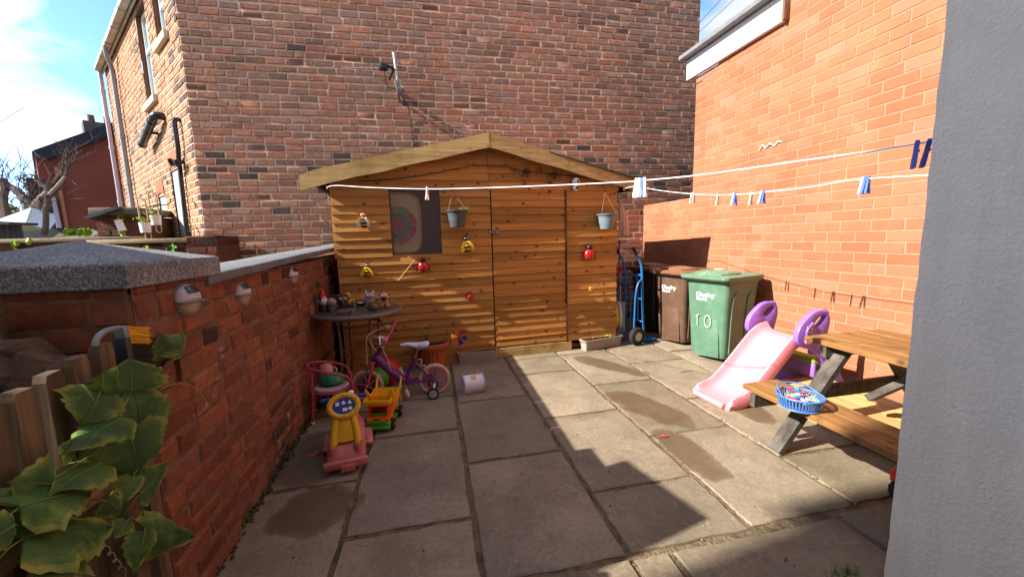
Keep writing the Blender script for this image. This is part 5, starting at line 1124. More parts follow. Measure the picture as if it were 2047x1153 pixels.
# ---------------------------------------------------------------- bicycle
BY = 3.735
bx = lambda px, py, y=BY: PY(px, py, y)
bk_ = thing('child_bicycle', 'small purple child bicycle with white tyres, white saddle and stabilisers', 'bicycle', (-.36, BY, 0))
bpy.context.view_layer.update()
m_pur = mat('purple_paint', '#5d2170', .3, .12, 12, spec=.6, dirt=('#9a6aa8', .3, 26)); m_bpk = mat('bike_pink', '#c2647a', .4, .1, 12); m_tyre = mat('white_tyre', '#cdb9a8', .75, .12, 16, dirt=('#8d7262', .6, 24))
FH, RH = Vector((-.665, BY, .150)), Vector((-.035, BY, .150))
def wheel(c, name_ax, steer=0):
    rot = (R(90), 0, steer); W_ = thing('tmp', 'x', 'x', (0, 0, 0)); bpy.data.objects.remove(W_)
    lm = lambda mb: mb.mx(Matrix.Translation(c) @ Matrix.Rotation(steer, 4, 'Z') @ Matrix.Rotation(R(90), 4, 'X'))
    ty_ = lm(MB(bk_)).lathe([(.122, -.016), (.138, -.022), (.148, -.014), (.151, 0), (.148, .014), (.138, .022), (.122, .016)], 44, cap=False).build('tyre', m_tyre, bk_)
    mb = lm(MB(bk_))
    for k in range(40):
        a = 2 * math.pi * k / 40
        for s in (-1, 1): mb.box((.147 * math.cos(a + s * .03), .147 * math.sin(a + s * .03), s * .011), (.009, .011, .012), rot=(0, 0, a))
    o = mb.build('tread_knob', m_tyre, ty_, smooth=0); o['kind'] = 'stuff'
    mb = lm(MB(bk_)); mb.lathe([(.105, -.014), (.124, -.017), (.124, .017), (.105, .014), (.105, -.014)], 36, cap=False)
    for k in range(5): a = 2 * math.pi * k / 5 + .5; mb.bar((.012 * math.cos(a), .012 * math.sin(a), 0), (.11 * math.cos(a), .11 * math.sin(a), 0), .017, .014, bev=.003)
    mb.lathe([(0, -.026), (.022, -.026), (.022, .026), (0, .026)], 16); mb.build('rim', m_bpk, bk_)
wheel(FH, 'y', R(-6)); wheel(RH, 'y')
HT, HB = bx(760, 697), bx(748, 722); BB = bx(808, 763); ST = bx(829, 716)
mb = MB(bk_); ax = (HT - HB).normalized(); mb.tube([HB - ax * .02, HT + ax * .02], .027, 14); mb.build('head_tube', m_pur, bk_)
MB(bk_).tube(cr([HB + ax * .05, HB.lerp(BB, .45) + Vector((.0, 0, .025)), BB + Vector((0, 0, .01))], 6), .041, 14, flat=.8).build('down_tube', m_pur, bk_)
MB(bk_).tube([BB, ST], .019, 12).build('seat_tube', m_pur, bk_); MB(bk_).tube([BB + Vector((0, -.035, 0)), BB + Vector((0, .035, 0))], .026, 14).build('bottom_bracket', m_pur, bk_)
for s in (-1, 1):
    MB(bk_).tube([ST + Vector((0, s * .018, -.04)), RH + Vector((-.02, s * .045, .01))], .011, 8).build('seat_stay', m_pur, bk_)
    MB(bk_).tube([BB + Vector((0, s * .025, 0)), RH + Vector((0, s * .045, 0))], .010, 8).build('chain_stay', m_pur, bk_)
    MB(bk_).tube(cr([HB + Vector((-.01, s * .03, -.01)), HB.lerp(FH, .4) + Vector((.0, s * .036, 0)), FH + Vector((0, s * .036, .0))], 4), [.015] * 5 + [.013] * 3 + [.010], 10).build('fork_blade', m_bpk, bk_)
MB(bk_).ell(FH + Vector((0, -.048, 0)), (.014, .012, .014)).build('axle_cap', m_bpk, bk_); MB(bk_).bar(HB + Vector((-.012, -.045, -.012)), HB + Vector((-.012, .045, -.012)), .04, .03, bev=.008).build('fork_crown', m_bpk, bk_)
# stem, bars, grips
SB = HT + ax * .05; MB(bk_).tube([HT + ax * .01, HT + ax * .02, HT + ax * .045], .026, 12).build('stem_cap', m_white, bk_)
nearg = PL(770, 681, (0, BY - .20, 0), (0, 1, 0)); farg = PL(787, 648, (0, BY + .19, 0), (0, 1, 0))
gd_ = (farg - nearg).normalized(); mid = (nearg + farg) / 2
bar = cr([nearg + gd_ * -.02, nearg + gd_ * .07, nearg + gd_ * .12 + Vector((-.005, 0, -.03)), SB + Vector((-.01, -.04, -.01)), SB + Vector((-.01, .0, -.03)), SB + Vector((-.01, .04, -.01)), farg - gd_ * .12 + Vector((-.005, 0, -.03)), farg - gd_ * .07, farg + gd_ * .02], 5)
MB(bk_).tube(bar, .0115, 10).build('handlebar', m_bpk, bk_); MB(bk_).tube([HT, SB + Vector((-.01, 0, -.02))], .014, 10).build('stem', m_bpk, bk_)
for g0, sg in ((nearg, -1), (farg, 1)):
    MB(bk_).tube([g0 - gd_ * sg * .05, g0 + gd_ * sg * .04], .0185, 12).tube([g0 + gd_ * sg * .035, g0 + gd_ * sg * .05], .0265, 14).build('grip', m_bpk, bk_)
    c = g0 - gd_ * sg * .065; MB(bk_).bar(c + Vector((-.012, 0, 0)), c + Vector((-.075, 0, .012)), .02, .022, bev=.005).bar(c + Vector((-.06, 0, .005)), c + Vector((-.05, gd_.y * sg * .09, -.035)), .012, .014, bev=.003).build('brake_lever', m_white, bk_)
m_cab = mat('cream_cable', '#d8c9a4', .5)
c1 = farg - gd_ * .065 + Vector((-.07, 0, .01)); MB(bk_).tube(cr([c1, c1 + Vector((-.06, -.03, -.02)), bx(735, 672, BY - .03), bx(733, 700, BY - .03), FH.lerp(HB, .62) + Vector((-.03, -.03, .06))], 6), .0042, 6).build('brake_cable', m_cab, bk_)
c2 = nearg + gd_ * .065 + Vector((-.07, 0, .01)); MB(bk_).tube(cr([c2, bx(739, 675, BY - .06), bx(745, 692, BY - .05), HT + Vector((-.03, -.03, -.01))], 6), .0042, 6).build('brake_cable', m_cab, bk_)
MB(bk_).tube(cr([c2 + Vector((.06, .0, -.04)), HT + Vector((.03, -.04, -.0)), bx(773, 714, BY - .04), HB.lerp(BB, .5) + Vector((.02, -.036, .02))], 6), .0042, 6).build('brake_cable', m_cab, bk_)
MB(bk_).box(FH.lerp(HB, .66) + Vector((-.045, 0, .02)), (.02, .085, .035), bev=.006).build('front_brake', m_steel, bk_)
q = ST + Vector((.055, -.02, -.05)); MB(bk_).tube(cr([q + Vector((-.03, 0, .04)), q + Vector((.01, -.01, .04)), q + Vector((.0, -.015, -.01)), q + Vector((.04, -.02, -.02)), q + Vector((.03, -.01, -.07)), q + Vector((.07, -.02, -.10))], 5), .006, 6).build('brake_cable', mat('dirty_white_cable', '#bdb2a2', .6), bk_)
# saddle
sd0, sd1 = bx(800, 692), bx(858, 688); Ls = (sd1 - sd0).length; secs = []
for t, w_, h, zo in ((0, .014, .012, .010), (.06, .022, .020, .012), (.25, .028, .028, .012), (.45, .040, .034, .002), (.62, .062, .040, -.008), (.78, .074, .040, -.006), (.92, .066, .032, .006), (1, .035, .016, .012)):
    c = sd0.lerp(sd1, t) + Vector((0, 0, zo)); secs.append([c + Vector((0, w_ * math.cos(a), h * math.sin(a) * (.8 if math.sin(a) > 0 else .65))) for a in [2 * math.pi * k / 18 for k in range(18)]])
sad = MB(bk_).loft(secs).build('saddle', mat('saddle_white', '#d9d6e2', .4, .05, 9), bk_, smooth=60)
MB(bk_).ell(sd0.lerp(sd1, .78) + Vector((0, -.050, .008)), (.052, .030, .020), rot=(R(25), 0, 0)).build('saddle_pad', mat('saddle_lilac', '#aab0d8', .4, .05), sad)
q = sd0.lerp(sd1, .20) + Vector((0, -.027, .014)); MB(bk_).tube([q + Vector((.0055 * k, -.0012 * k, -.0012 * k + .006 * math.cos(k * 2.4))) for k in range(11)], .0024, 5).build('saddle_print', mat('print_purple', '#6a56a8', .5), sad)
MB(bk_).tube([ST, ST.lerp(sd0.lerp(sd1, .62), .97)], .012, 10).build('seat_post', m_steel, bk_)
# crank, pedals, stabiliser, chain guard
MB(bk_).tube([BB + Vector((0, -.045, 0)), BB + Vector((.03, -.06, -.075))], .009, 8).tube([BB + Vector((0, .045, 0)), BB + Vector((-.03, .06, .075))], .009, 8).tube([BB + Vector((0, -.048, 0)), BB + Vector((0, .048, 0))], .010, 8).build('crank', m_steel, bk_)
for c in (BB + Vector((.032, -.10, -.078)), BB + Vector((-.032, .10, .078))): MB(bk_).box(c, (.065, .07, .024), rot=(0, R(70), 0), bev=.006).build('pedal', mat('cream_pedal', '#cbbda8', .5, .1, 20), bk_)
MB(bk_).at(BB + Vector((.10, .05, -.005)), (R(90), 0, 0)).prism([(-.14, -.03), (-.11, -.05), (.14, -.035), (.16, 0), (.13, .03), (-.1, .045), (-.14, .02)], .02, bev=.006).build('chain_guard', m_bpk, bk_)
for s in (-1, 1):
    hub = RH + Vector((-.02, s * .145, -.095)); MB(bk_).bar(RH + Vector((0, s * .055, .06)), RH + Vector((0, s * .055, -.04)), .024, .006, up=(0, 1, 0)).bar(RH + Vector((0, s * .056, -.03)), hub + Vector((0, -s * .02, .0)), .022, .008).build('stabiliser_arm', m_steel, bk_)
    o = MB(bk_).at(hub, (R(90), 0, 0)).lathe([(.040, -.014), (.050, -.016), (.055, -.010), (.055, .010), (.050, .016), (.040, .014)], 28, cap=False).build('stabiliser_wheel', m_rubber, bk_)
    mb = MB(bk_).at(hub, (R(90), 0, 0)).lathe([(0, -.010), (.042, -.008), (.042, .008), (0, .010)], 24)
    for k in range(6): a = k * math.pi / 3; mb.bar((.01 * math.cos(a), .01 * math.sin(a), .010 * (1 if s < 0 else -1)), (.04 * math.cos(a), .04 * math.sin(a), .009 * (1 if s < 0 else -1)), .006, .006)
    mb.build('hub_disc', mat('silver_disc', '#b5aab2', .35, .06), o)
# balls behind the bicycle
for nm, lab, px, py, yy, r_, c in (('green_ball', 'green play ball behind the front wheel of the bicycle', 752, 772, 3.93, .125, '#3f9a3a'), ('red_ball', 'red play ball behind the frame of the bicycle', 772, 756, 4.10, .15, '#b02222')):
    q = PY(px, py, yy); q.z = r_; b_ = thing(nm, lab, 'ball', q, 0); MB().ell((0, 0, 0), (r_,) * 3, nu=28, nv=18).build('skin', mat(nm + '_vinyl', c, .35, .08, 9, spec=.5), b_); MB().at((0, -r_ * .96, r_ * .27), (R(80), 0, 0)).lathe([(0, .003), (.006, .003), (.010, 0)], 10).build('valve', m_white, b_)
tr_ = thing('tray_toy', 'pink and white plastic tray toy lying behind the bicycle pedals', 'toy', G(800, 776) + Vector((-.03, .22, 0)), R(15))
MB().loft([rr(.24, .15, .02, 0), rr(.27, .18, .025, .035), rr(.28, .19, .025, .05), rr(.25, .16, .02, .05), rr(.22, .13, .02, .012)]).build('tray', mat('tray_pink', '#b8707e', .4, .1), tr_); MB().box((-.02, 0, .055), (.12, .13, .012), rot=(0, R(8), 0), bev=.004).build('cover', m_white, tr_)

# ---------------------------------------------------------------- white lunch box toy
lb = thing('toy_barrel_box', 'white barrel shaped toy box with a yellow catch on the paving by the bicycle', 'toy', G(947, 786) + Vector((0, .07, 0)), R(10))
pr = [(-.055, 0)] + [(.092 * math.cos(a), .076 + .088 * math.sin(a)) for a in [math.pi * 1.28 - math.pi * 1.56 * k / 18 for k in range(19)]] + [(.055, 0)]
MB().loft([[Vector((x, y, z)) for y, z in pr] for x in (-.092, .092)]).build('barrel', mat('soft_white', '#dddbe4', .55, .05, 6), lb)
for s in (-1, 1): MB().loft([[Vector((x, y * 1.06, max(0, z * 1.05))) for y, z in pr] for x in (s * .092, s * .103)]).build('end_panel', mat('lilac_white', '#b9b8d0', .5, .05), lb)
MB().box((0, -.045, .158), (.05, .035, .012), rot=(R(30), 0, 0), bev=.004).box((.02, -.02, .166), (.02, .03, .012), bev=.004).build('catch', mat('catch_yellow', '#e3c01c', .4), lb); MB().box((.07, .0, .168), (.03, .02, .045), rot=(0, R(-20), 0), bev=.006).build('tab', mat('tab_pink', '#d07a9c', .4), lb)

# ---------------------------------------------------------------- dump truck
m_to, m_ty, m_tg = mat('truck_orange', '#d9651a', .35, .06), mat('truck_yellow', '#e0a414', .35, .06), mat('truck_green', '#4fa32c', .35, .08)
dt = thing('toy_dump_truck', 'yellow, orange and green toy dump truck on the paving', 'toy truck', (-.485, 3.06, 0), R(-9)); dt.scale = (.92, .92, .86)
# local -y is the front; x across
MB().loft([[Vector((x, y, z)) for x, y in ((-.105, -.02), (.105, -.02), (.11, .04), (.1, .34), (-.1, .34), (-.11, .04))] for z in (.035, .055)]).box((0, -.005, .075), (.215, .06, .05), bev=.012).build('chassis', m_tg, dt)
MB().box((0, -.038, .055), (.225, .02, .03), bev=.006).build('bumper', m_tg, dt)
mb = MB(); mb.loft([[Vector((x * w_, y, z)) for x in (-1, 1) for y in ((y0, y1) if x < 0 else (y1, y0))] for z, w_, y0, y1 in ((.09, .095, -.02, .13), (.125, .095, -.02, .13), (.14, .09, .005, .13))]); mb.build('bonnet', m_to, dt)
for s in (-1, 1): MB().bar((s * .085, .01, .135), (s * .08, .04, .235), .018, .018, bev=.003).build('cab_pillar', m_to, dt); MB().box((s * .083, .10, .18), (.014, .06, .11), bev=.003).build('cab_side', m_to, dt)
MB().box((0, .045, .238), (.178, .05, .018), bev=.004).box((0, .125, .19), (.17, .012, .1), bev=.003).build('cab_roof', m_to, dt)
MB().box((0, .035, .150), (.15, .012, .028), bev=.004).build('dashboard', m_tg, dt); MB().box((-.02, .10, .16), (.06, .04, .06), bev=.008).build('cab_seat', mat('seat_brown', '#7a3a1e', .5), dt)
MB().at((0, -.041, .115), (R(90), 0, 0)).prism([(-.075, -.012), (.075, -.012), (.065, .014), (-.065, .014)], .012, bev=.003).build('grille', m_tg, dt); MB().box((0, -.028, .132), (.05, .012, .006)).build('grille_slot', m_black, dt)
# tipper: canopy over cab and flaring hopper
hp_ = MB(); o_, i_ = [], []
hp_.loft([[Vector(p) for p in q] for q in (((-.085, .14, .10), (.085, .14, .10), (.085, .33, .10), (-.085, .33, .10)), ((-.115, .10, .255), (.115, .10, .255), (.115, .40, .26), (-.115, .40, .26)), ((-.105, .11, .255), (.105, .11, .255), (.105, .39, .26), (-.105, .39, .26)), ((-.075, .15, .115), (.075, .15, .115), (.075, .32, .115), (-.075, .32, .115)))]); hp_.build('hopper', m_ty, dt, smooth=0)
for s in (-1, 1): MB().at((s * .112, .30, .26), (R(90), 0, R(90))).prism([(-.17, 0), (.10, 0), (.13, .10), (.115, .11), (.05, .025), (-.17, .02)], .012, bev=.003).build('hopper_side', m_ty, dt); MB().at((s * .118, .27, .18), (R(90), 0, R(90))).tube(cr([(-.08, -.06, 0), (-.07, .03, 0), (0, .05, 0), (.06, .03, 0), (.07, -.05, 0)], 4), .006, 6).build('hopper_rib', m_ty, dt)
mb = MB(); mb.loft([[Vector((x, y, z)) for x, y, z in q] for q in (((-.115, .105, .25), (.115, .105, .25), (.115, .105, .265), (-.115, .105, .265)), ((-.108, -.015, .262), (.108, -.015, .262), (.108, -.015, .277), (-.108, -.015, .277)))]); mb.build('cab_canopy', m_ty, dt)
for x, y, dx, dy in ((0, -.018, .216, .014), (-.108, .045, .014, .12), (.108, .045, .014, .12), (0, .108, .216, .014)): MB().box((x, y, .285 if dy < .02 else .283), (dx, dy, .04), bev=.003).build('canopy_wall', m_ty, dt)
for s in (-1, 1): MB().at((s * .10, .09, .30), (R(90), 0, R(90) * 0)).prism([(-.03, 0), (.03, 0), (.0 + .012 * s, .075), (-.012 + .012 * s, .078)], .016, bev=.003).build('canopy_horn', m_ty, dt)
for s in (-1, 1):
    for y in (.04, .30):
        w_ = MB().at((s * .105, y, .052), (0, R(90), 0)).lathe([(.03, -.022), (.046, -.024), (.052, -.018), (.052, .018), (.046, .024), (.03, .022), (.018, .02), (0, .02)], 24, wob=lambda a, i: 1 + (.03 * math.cos(a * 14) if 1 < i < 4 else 0)).build('wheel', m_rubber, dt); MB().at((s * .128, y, .052), (0, R(90), 0)).lathe([(0, -.004), (.02, -.004), (.02, .004), (0, .004)], 14).build('hub', m_grey, w_)

# ---------------------------------------------------------------- pink ride-on
m_rpk = mat('faded_pink', '#b96a66', .55, .1, 6, dirt=('#d3a49e', .6, 7)); m_ry = mat('ride_yellow', '#d8a51a', .4, .06); m_rb = mat('ride_blue', '#253a92', .4, .08)
rd = thing('ride_on_toy', 'faded pink ride-on toy with yellow steering ring and blue handlebar', 'ride-on toy', (-.625, 2.56, 0), R(9))
S_ = lambda z, x, y0, y1: [Vector((sx * x, y, z)) for sx, y in ((-1, y0), (1, y0), (1, y1), (-1, y1))]
def rbox(z, x, y0, y1, r=.03): return [p + Vector((0, (y0 + y1) / 2, 0)) for p in rr(2 * x, y1 - y0, r, z)]
MB().loft([rbox(.035, .115, .0, .50), rbox(.06, .122, -.0, .52), rbox(.12, .115, .04, .52), rbox(.155, .10, .10, .50), rbox(.165, .085, .13, .48)]).build('body', m_rpk, rd, smooth=40)
MB().box((0, -.018, .062), (.275, .04, .052), bev=.012).build('bumper', m_rpk, rd); MB().box((.01, -.046, .045), (.085, .02, .045), bev=.005).build('tow_plate', mat('tow_pink', '#c4655a', .5), rd)
for s in (-1, 1): MB().loft([rr(.06, .16, .02, .02), rr(.075, .2, .02, .05), rr(.05, .14, .02, .09)]).build('foot_step', m_rpk, rd, loc=(s * .135, .33, 0), smooth=40)
MB().loft([rbox(.14, .085, .28, .52), rbox(.22, .08, .30, .52), rbox(.265, .07, .33, .50), rbox(.275, .05, .36, .47)]).build('seat', m_rpk, rd, smooth=40)
for s in (-1, 1): MB().tube(cr([(s * .078, .05, .08), (s * .076, .09, .155), (s * .066, .13, .24), (s * .05, .165, .31)], 5), [.026] * 8 + [.024] * 8, 12).build('arch_leg', m_ry, rd); MB().lathe([(.034, 0), (.032, .06), (.028, .09)], 14, cap=False).build('arch_socket', m_rpk, rd, loc=(s * .078, .055, .07))
MB().loft([[Vector((x * w_, y - .012 * (1 - abs(x)), z)) for x in (-1, -.5, 0, .5, 1)] + [Vector((x * w_, y + .03, z)) for x in (1, .5, 0, -.5, -1)] for z, w_, y in ((.165, .06, .085), (.22, .062, .11), (.27, .058, .135), (.315, .05, .16))]).build('arch_panel', m_ry, rd, smooth=60)
MB().loft([rbox(.15, .075, .16, .30), rbox(.28, .07, .19, .30), rbox(.34, .05, .22, .29)]).build('column', m_rb, rd, smooth=40)
TM = Matrix.Translation((0, .185, .375)) @ Matrix.Rotation(R(58), 4, 'X')
MB().mx(TM).tube([Vector((.092 * math.cos(a), .074 * math.sin(a), 0)) for a in [2 * math.pi * k / 32 for k in range(32)]], .020, 12, closed=True).build('steering_ring', m_ry, rd)
for a in (.5, 1.6, 2.7, 3.6, 4.7, 5.8): MB().mx(TM).ell((.092 * math.cos(a), .074 * math.sin(a), .0195), (.004, .004, .002), nu=8, nv=5).build('screw', m_blk, rd)
pn = MB().mx(TM).at((0, 0, 0)).mx(TM).lathe([(0, -.012), (.085, -.012), (.085, .002), (0, .002)], 30, wob=None).build('button_panel', m_rb, rd)
def shp(poly, x, y): MB().mx(TM @ Matrix.Translation((x, y, .006))).prism(poly, .008).build('shape_button', m_white, pn, smooth=0)
star = [(.017 * (1 if k % 2 == 0 else .48) * math.cos(math.pi / 2 + k * math.pi / 5), .017 * (1 if k % 2 == 0 else .48) * math.sin(math.pi / 2 + k * math.pi / 5)) for k in range(10)]
shp(star, .0, .02); shp([(-.015, -.013), (.015, -.013), (0, .016)], .040, .022); shp([(-.012, -.012), (.012, -.012), (.012, .012), (-.012, .012)], -.040, .016); shp([(-.015, -.011), (.015, -.011), (.015, .011), (-.015, .011)], .008, -.026); shp([(.012 * math.cos(k * .52), .012 * math.sin(k * .52)) for k in range(12)], .042, -.022)
MB().tube([(-.15, .265, .40), (-.06, .265, .405), (.06, .265, .405), (.15, .265, .40)], [.014, .017, .017, .014], 12).ell((-.0, .262, .405), (.055, .028, .024)).build('handlebar', m_rb, rd)
MB().ell((.045, .28, .43), (.022, .02, .016)).build('horn_knob', m_white, rd)
for s in (-1, 1):
    for y in (.09, .42): MB().at((s * .10, y, .035), (0, R(90), 0)).lathe([(0, -.016), (.03, -.016), (.035, -.008), (.035, .008), (.03, .016), (0, .016)], 18).build('castor_wheel', m_black, rd)
lfo = thing('fallen_leaf', 'curled orange brown leaf on the damp slab beside the ride-on', 'leaf', G(632, 908), R(10)); leaf_geo(MB(), (-.06, 0, .012), (1, .1, .05), (0, 0, 1), .125, .045, 1, curl=-.3, fold=.4, seed=3).build('leaf', mat('dry_leaf', '#a5552a', .7, .2, 30), lfo, smooth=60)
pk = thing('broken_peg', 'small red plastic peg piece lying in the paving joint', 'peg', G(1327, 874) + Vector((0, 0, .004)), R(-15)); MB().bar((-.035, 0, .004), (.035, .004, .004), .008, .007, bev=.002).build('prong', mat('red_plastic', '#c23a3a', .4), pk); MB().bar((-.03, .012, .004), (.02, .0, .006), .007, .006, bev=.002).build('prong', mat('red_plastic', '#c23a3a'), pk)

# ---------------------------------------------------------------- pink and purple slide
m_spk = mat('slide_pink', '#e08a94', .38, .06, 5, spec=.4, dirt=('#c69a98', .35, 8)); m_spu = mat('slide_purple', '#8a62c8', .4, .07, 6, spec=.4, dirt=('#a58cc8', .4, 9)); m_sgr = mat('slide_green', '#6f8d2a', .5, .12, 8)
sl_ = thing('toddler_slide', 'pink toddler slide with purple handle sides beside the picnic table', 'slide', (2.9, 2.9, 0), R(4))
bpy.context.view_layer.update()
SI = sl_.matrix_world.inverted()
# local x runs from the foot (-) up to the tower (+)
pf = [(-.53, .035), (-.50, .03), (-.42, .035), (-.34, .055), (-.24, .12), (-.10, .25), (.04, .39), (.14, .485), (.22, .535), (.30, .55)]
P2 = cr([(x, 0, z) for x, z in pf], 4); secs = []
for i, p in enumerate(P2):
    a = P2[max(i - 1, 0)]; b = P2[min(i + 1, len(P2) - 1)]; t = (b - a).normalized(); n = Vector((-t.z, 0, t.x)); hw = .19; e = .075 * min(1, .35 + i / 10)
    if i < 3: e *= .6
    ring = [(-hw - .02, -.03), (-hw - .028, e * .6), (-hw - .015, e), (-hw + .005, e), (-hw + .022, e * .55), (-hw + .045, .012), (-.08, 0), (0, -.002), (.08, 0), (hw - .045, .012), (hw - .022, e * .55), (hw - .005, e), (hw + .015, e), (hw + .028, e * .6), (hw + .02, -.03)]
    secs.append([p + Vector((0, y, 0)) + n * z for y, z in ring])
MB().loft(secs).build('chute', m_spk, sl_, smooth=50)
MB().tube([(-.545, -.17, .028), (-.545, .17, .028)], .028, 12).build('foot_lip', m_spk, sl_)
def panel_poly():
    return cr([(.16, .50), (.10, .56), (.11, .66), (.18, .74), (.27, .80), (.37, .81), (.44, .77), (.46, .69), (.44, .58), (.43, .50), (.52, .38), (.63, .22), (.74, .07), (.80, .0)], 4) + [Vector((.62, .0, 0)), Vector((.56, .10, 0)), Vector((.47, .25, 0)), Vector((.38, .38, 0)), Vector((.28, .46, 0))]
pp2 = [(p[0], p[1]) for p in panel_poly()]
hole = [(.34 + .062 * math.cos(a) + .02 * math.sin(a), .72 + .048 * math.sin(a) + .02 * math.cos(a)) for a in [2 * math.pi * k / 16 for k in range(16)]]
hole2 = [(.30 + .016 * math.cos(a), .56 + .016 * math.sin(a)) for a in [2 * math.pi * k / 10 for k in range(10)]]
for s in (-1, 1):
    o = MB().at((0, s * .245, 0), (R(90), 0, 0)).prism(pp2, .05, holes=[hole, hole2], bev=.010).build('side_panel', m_spu, sl_, smooth=40)
    MB().at((0, s * .245, 0)).tube([Vector((.34 + .085 * math.cos(a) + .03 * math.sin(a), 0, .715 + .07 * math.sin(a) + .03 * math.cos(a))) for a in [2 * math.pi * k / 26 for k in range(26)]], .024, 10, closed=True).build('handle_loop', m_spu, sl_)
    MB().tube(cr([(.20, s * .272, .56), (.19, s * .272, .64), (.25, s * .272, .71)], 5), .010, 8).build('moulded_rib', m_spu, sl_)
    MB().at((.20, s * .275, .555), (R(90), 0, 0)).lathe([(0, -.01), (.026, -.012), (.03, 0), (.026, .012), (0, .01)], 16).build('pink_knob', m_spk, sl_)
    for x, z in ((.49, .40), (.60, .24)): MB().at((x, s * .272, z), (R(90), 0, 0)).lathe([(0, -.008), (.017, -.008), (.019, 0), (.017, .008), (0, .008)], 12).build('green_bolt', mat('bolt_green', '#7fc02c', .4), sl_)
st0 = MB().at((.225, -.2715, .655), (R(90), 0, 0)).prism([(-.024, -.03), (.024, -.03), (.03, .03), (-.03, .03)], .003).build('sticker', mat('sticker_cream', '#d9cfd6', .5, .1, 90), sl_, smooth=0); st0['label'] = 'small red and black printed sticker'
MB().at((.225, -.274, .65), (R(90), 0, 0)).ell((0, 0, 0), (.016, .018, .002)).build('sticker_motif', mat('motif_red', '#b3342e', .5, .3, 200), st0)
for s in (-1, 1): MB().at((.225 + s * .016, -.274, .676), (R(90), 0, 0)).ell((0, 0, 0), (.009, .006, .002)).build('sticker_motif', m_blk, st0)
for x, z in ((.53, .16), (.44, .33)): 
    MB().box((x, 0, z), (.15, .46, .045), bev=.012).build('step', m_sgr, sl_); MB().box((x - .06, 0, z - .075), (.03, .46, .13), bev=.01).build('riser', m_spu, sl_)
MB().box((.36, 0, .50), (.22, .46, .04), bev=.012).build('platform', m_sgr, sl_)

# ---------------------------------------------------------------- picnic table, peg basket, boards
W_pic = wood('picnic_plank', '#a57a48', '#74502c', 'y', .2, .7, '#3a2110', bump=.4, blotch=('#4d3018', .5, 5)); W_leg = wood('grey_leg', '#5c564e', '#38332e', 'z', .15, .4, '#1e1a16', bump=.4, blotch=('#8b857a', .4, 6)); W_pale = wood('pale_plank', '#cdb27c', '#b08f58', 'y', .15, .6, '#8a6434', bump=.2)
pt = thing('picnic_table', 'brown stained picnic table with dark A-frame legs and attached benches', 'picnic table', (2.95, 1.6, 0))
for i in range(5):
    x = 2.685 + i * .134; MB(pt).box((x, 1.50 + rnd.uniform(-.006, .006), .722 + rnd.uniform(-.002, .002)), (.127, 1.48, .036), bev=.004).build('top_plank', W_pic, pt, smooth=0)
for bx0, lab in ((2.08, 0), (3.52, 1)):
    for k in range(2): MB(pt).box((bx0 + .075 + k * .148, 1.48 + rnd.uniform(-.008, .008), .432), (.140, 1.46, .034), bev=.004).build('bench_plank', W_pic, pt, smooth=0)
for y in (2.07, .95):
    for s in (-1, 1): MB(pt).bar((2.95 - s * .71, y, 0.0), (2.95 - s * .17, y, .70), .045, .095, up=(0, 1, 0), bev=.003).build('leg', W_leg, pt, smooth=0)
    MB(pt).box((2.95, y + .047, .365), (1.74, .04, .092), bev=.003).build('bench_bearer', W_leg, pt, smooth=0); MB(pt).box((2.95, y + .047, .660), (.62, .04, .085), bev=.003).build('top_bearer', W_leg, pt, smooth=0)
    d = -1 if y > 1.5 else 1; MB(pt).bar((2.95, y + d * .06, .33), (2.95, y + d * .42, .68), .045, .085, up=(1, 0, 0), bev=.003).build('brace', W_leg, pt, smooth=0)
bs = thing('peg_basket', 'round blue plastic basket full of clothes pegs on the near bench', 'basket', G(1611, 822, .45) + Vector((.02, .06, 0)), 0)
bs.location.z = .449; m_bb2 = mat('basket_blue', '#4f79b8', .4, .06)
mb = MB(); mb.lathe([(0, 0), (.098, 0), (.100, .008), (0, .010)], 30); mb.build('base', m_bb2, bs)
for z, rr_ in ((.006, .101), (.075, .118)): MB().tube(circ((0, 0, z), rr_, 36), .005 if z < .01 else .006, 8, closed=True).build('hoop', m_bb2, bs)
for k in range(44): a = 2 * math.pi * k / 44; MB().bar((.101 * math.cos(a), .101 * math.sin(a), .006), (.117 * math.cos(a), .117 * math.sin(a), .073), .008, .003, up=(math.cos(a), math.sin(a), 0)).build('slat', m_bb2, bs, smooth=0)
MB().tube(cr([(.118, -.02, .075), (.10, .05, .105), (.02, .115, .112), (-.06, .10, .105), (-.117, .01, .076)], 5), .004, 6).build('handle', m_bb2, bs)
cols_ = ['#c9453f', '#2f9a7a', '#3f6fc0', '#e2d9c8', '#d98a86', '#58b89a', '#2f4f9c', '#e6e2e0', '#b8374a']; rn = random.Random(10)
for k in range(46):
    a, q = rn.uniform(0, 6.28), .088 * rn.random() ** .5; z = .03 + .035 * rn.random() + (.012 if k > 30 else 0); yw = rn.uniform(0, 6.28); c = cols_[k % 9]
    o = thing('loose_peg', 'loose %s clothes peg heaped in the blue basket' % {'#c9453f': 'red', '#2f9a7a': 'green', '#3f6fc0': 'blue', '#e2d9c8': 'cream', '#d98a86': 'pink', '#58b89a': 'mint', '#2f4f9c': 'dark blue', '#e6e2e0': 'white', '#b8374a': 'crimson'}[c], 'clothes peg', bs.location + Vector((q * math.cos(a), q * math.sin(a), z)), 0, 'pegs of one colour in the basket, ' + c.strip('#') if False else 'loose pegs in the basket', rot=(rn.uniform(-.35, .35), rn.uniform(-.35, .35), yw))
    for s in (-1, 1): MB().bar((-.034, s * .006, 0), (.034, s * .003, 0), .006, .009, bev=.0015).build('prong', mat('lp' + c, c, .4, .05), o, smooth=0)
bd = thing('plank_stack', 'low stack of pale new timber planks on the ground under the picnic table', 'timber', (3.15, 2.0, 0))
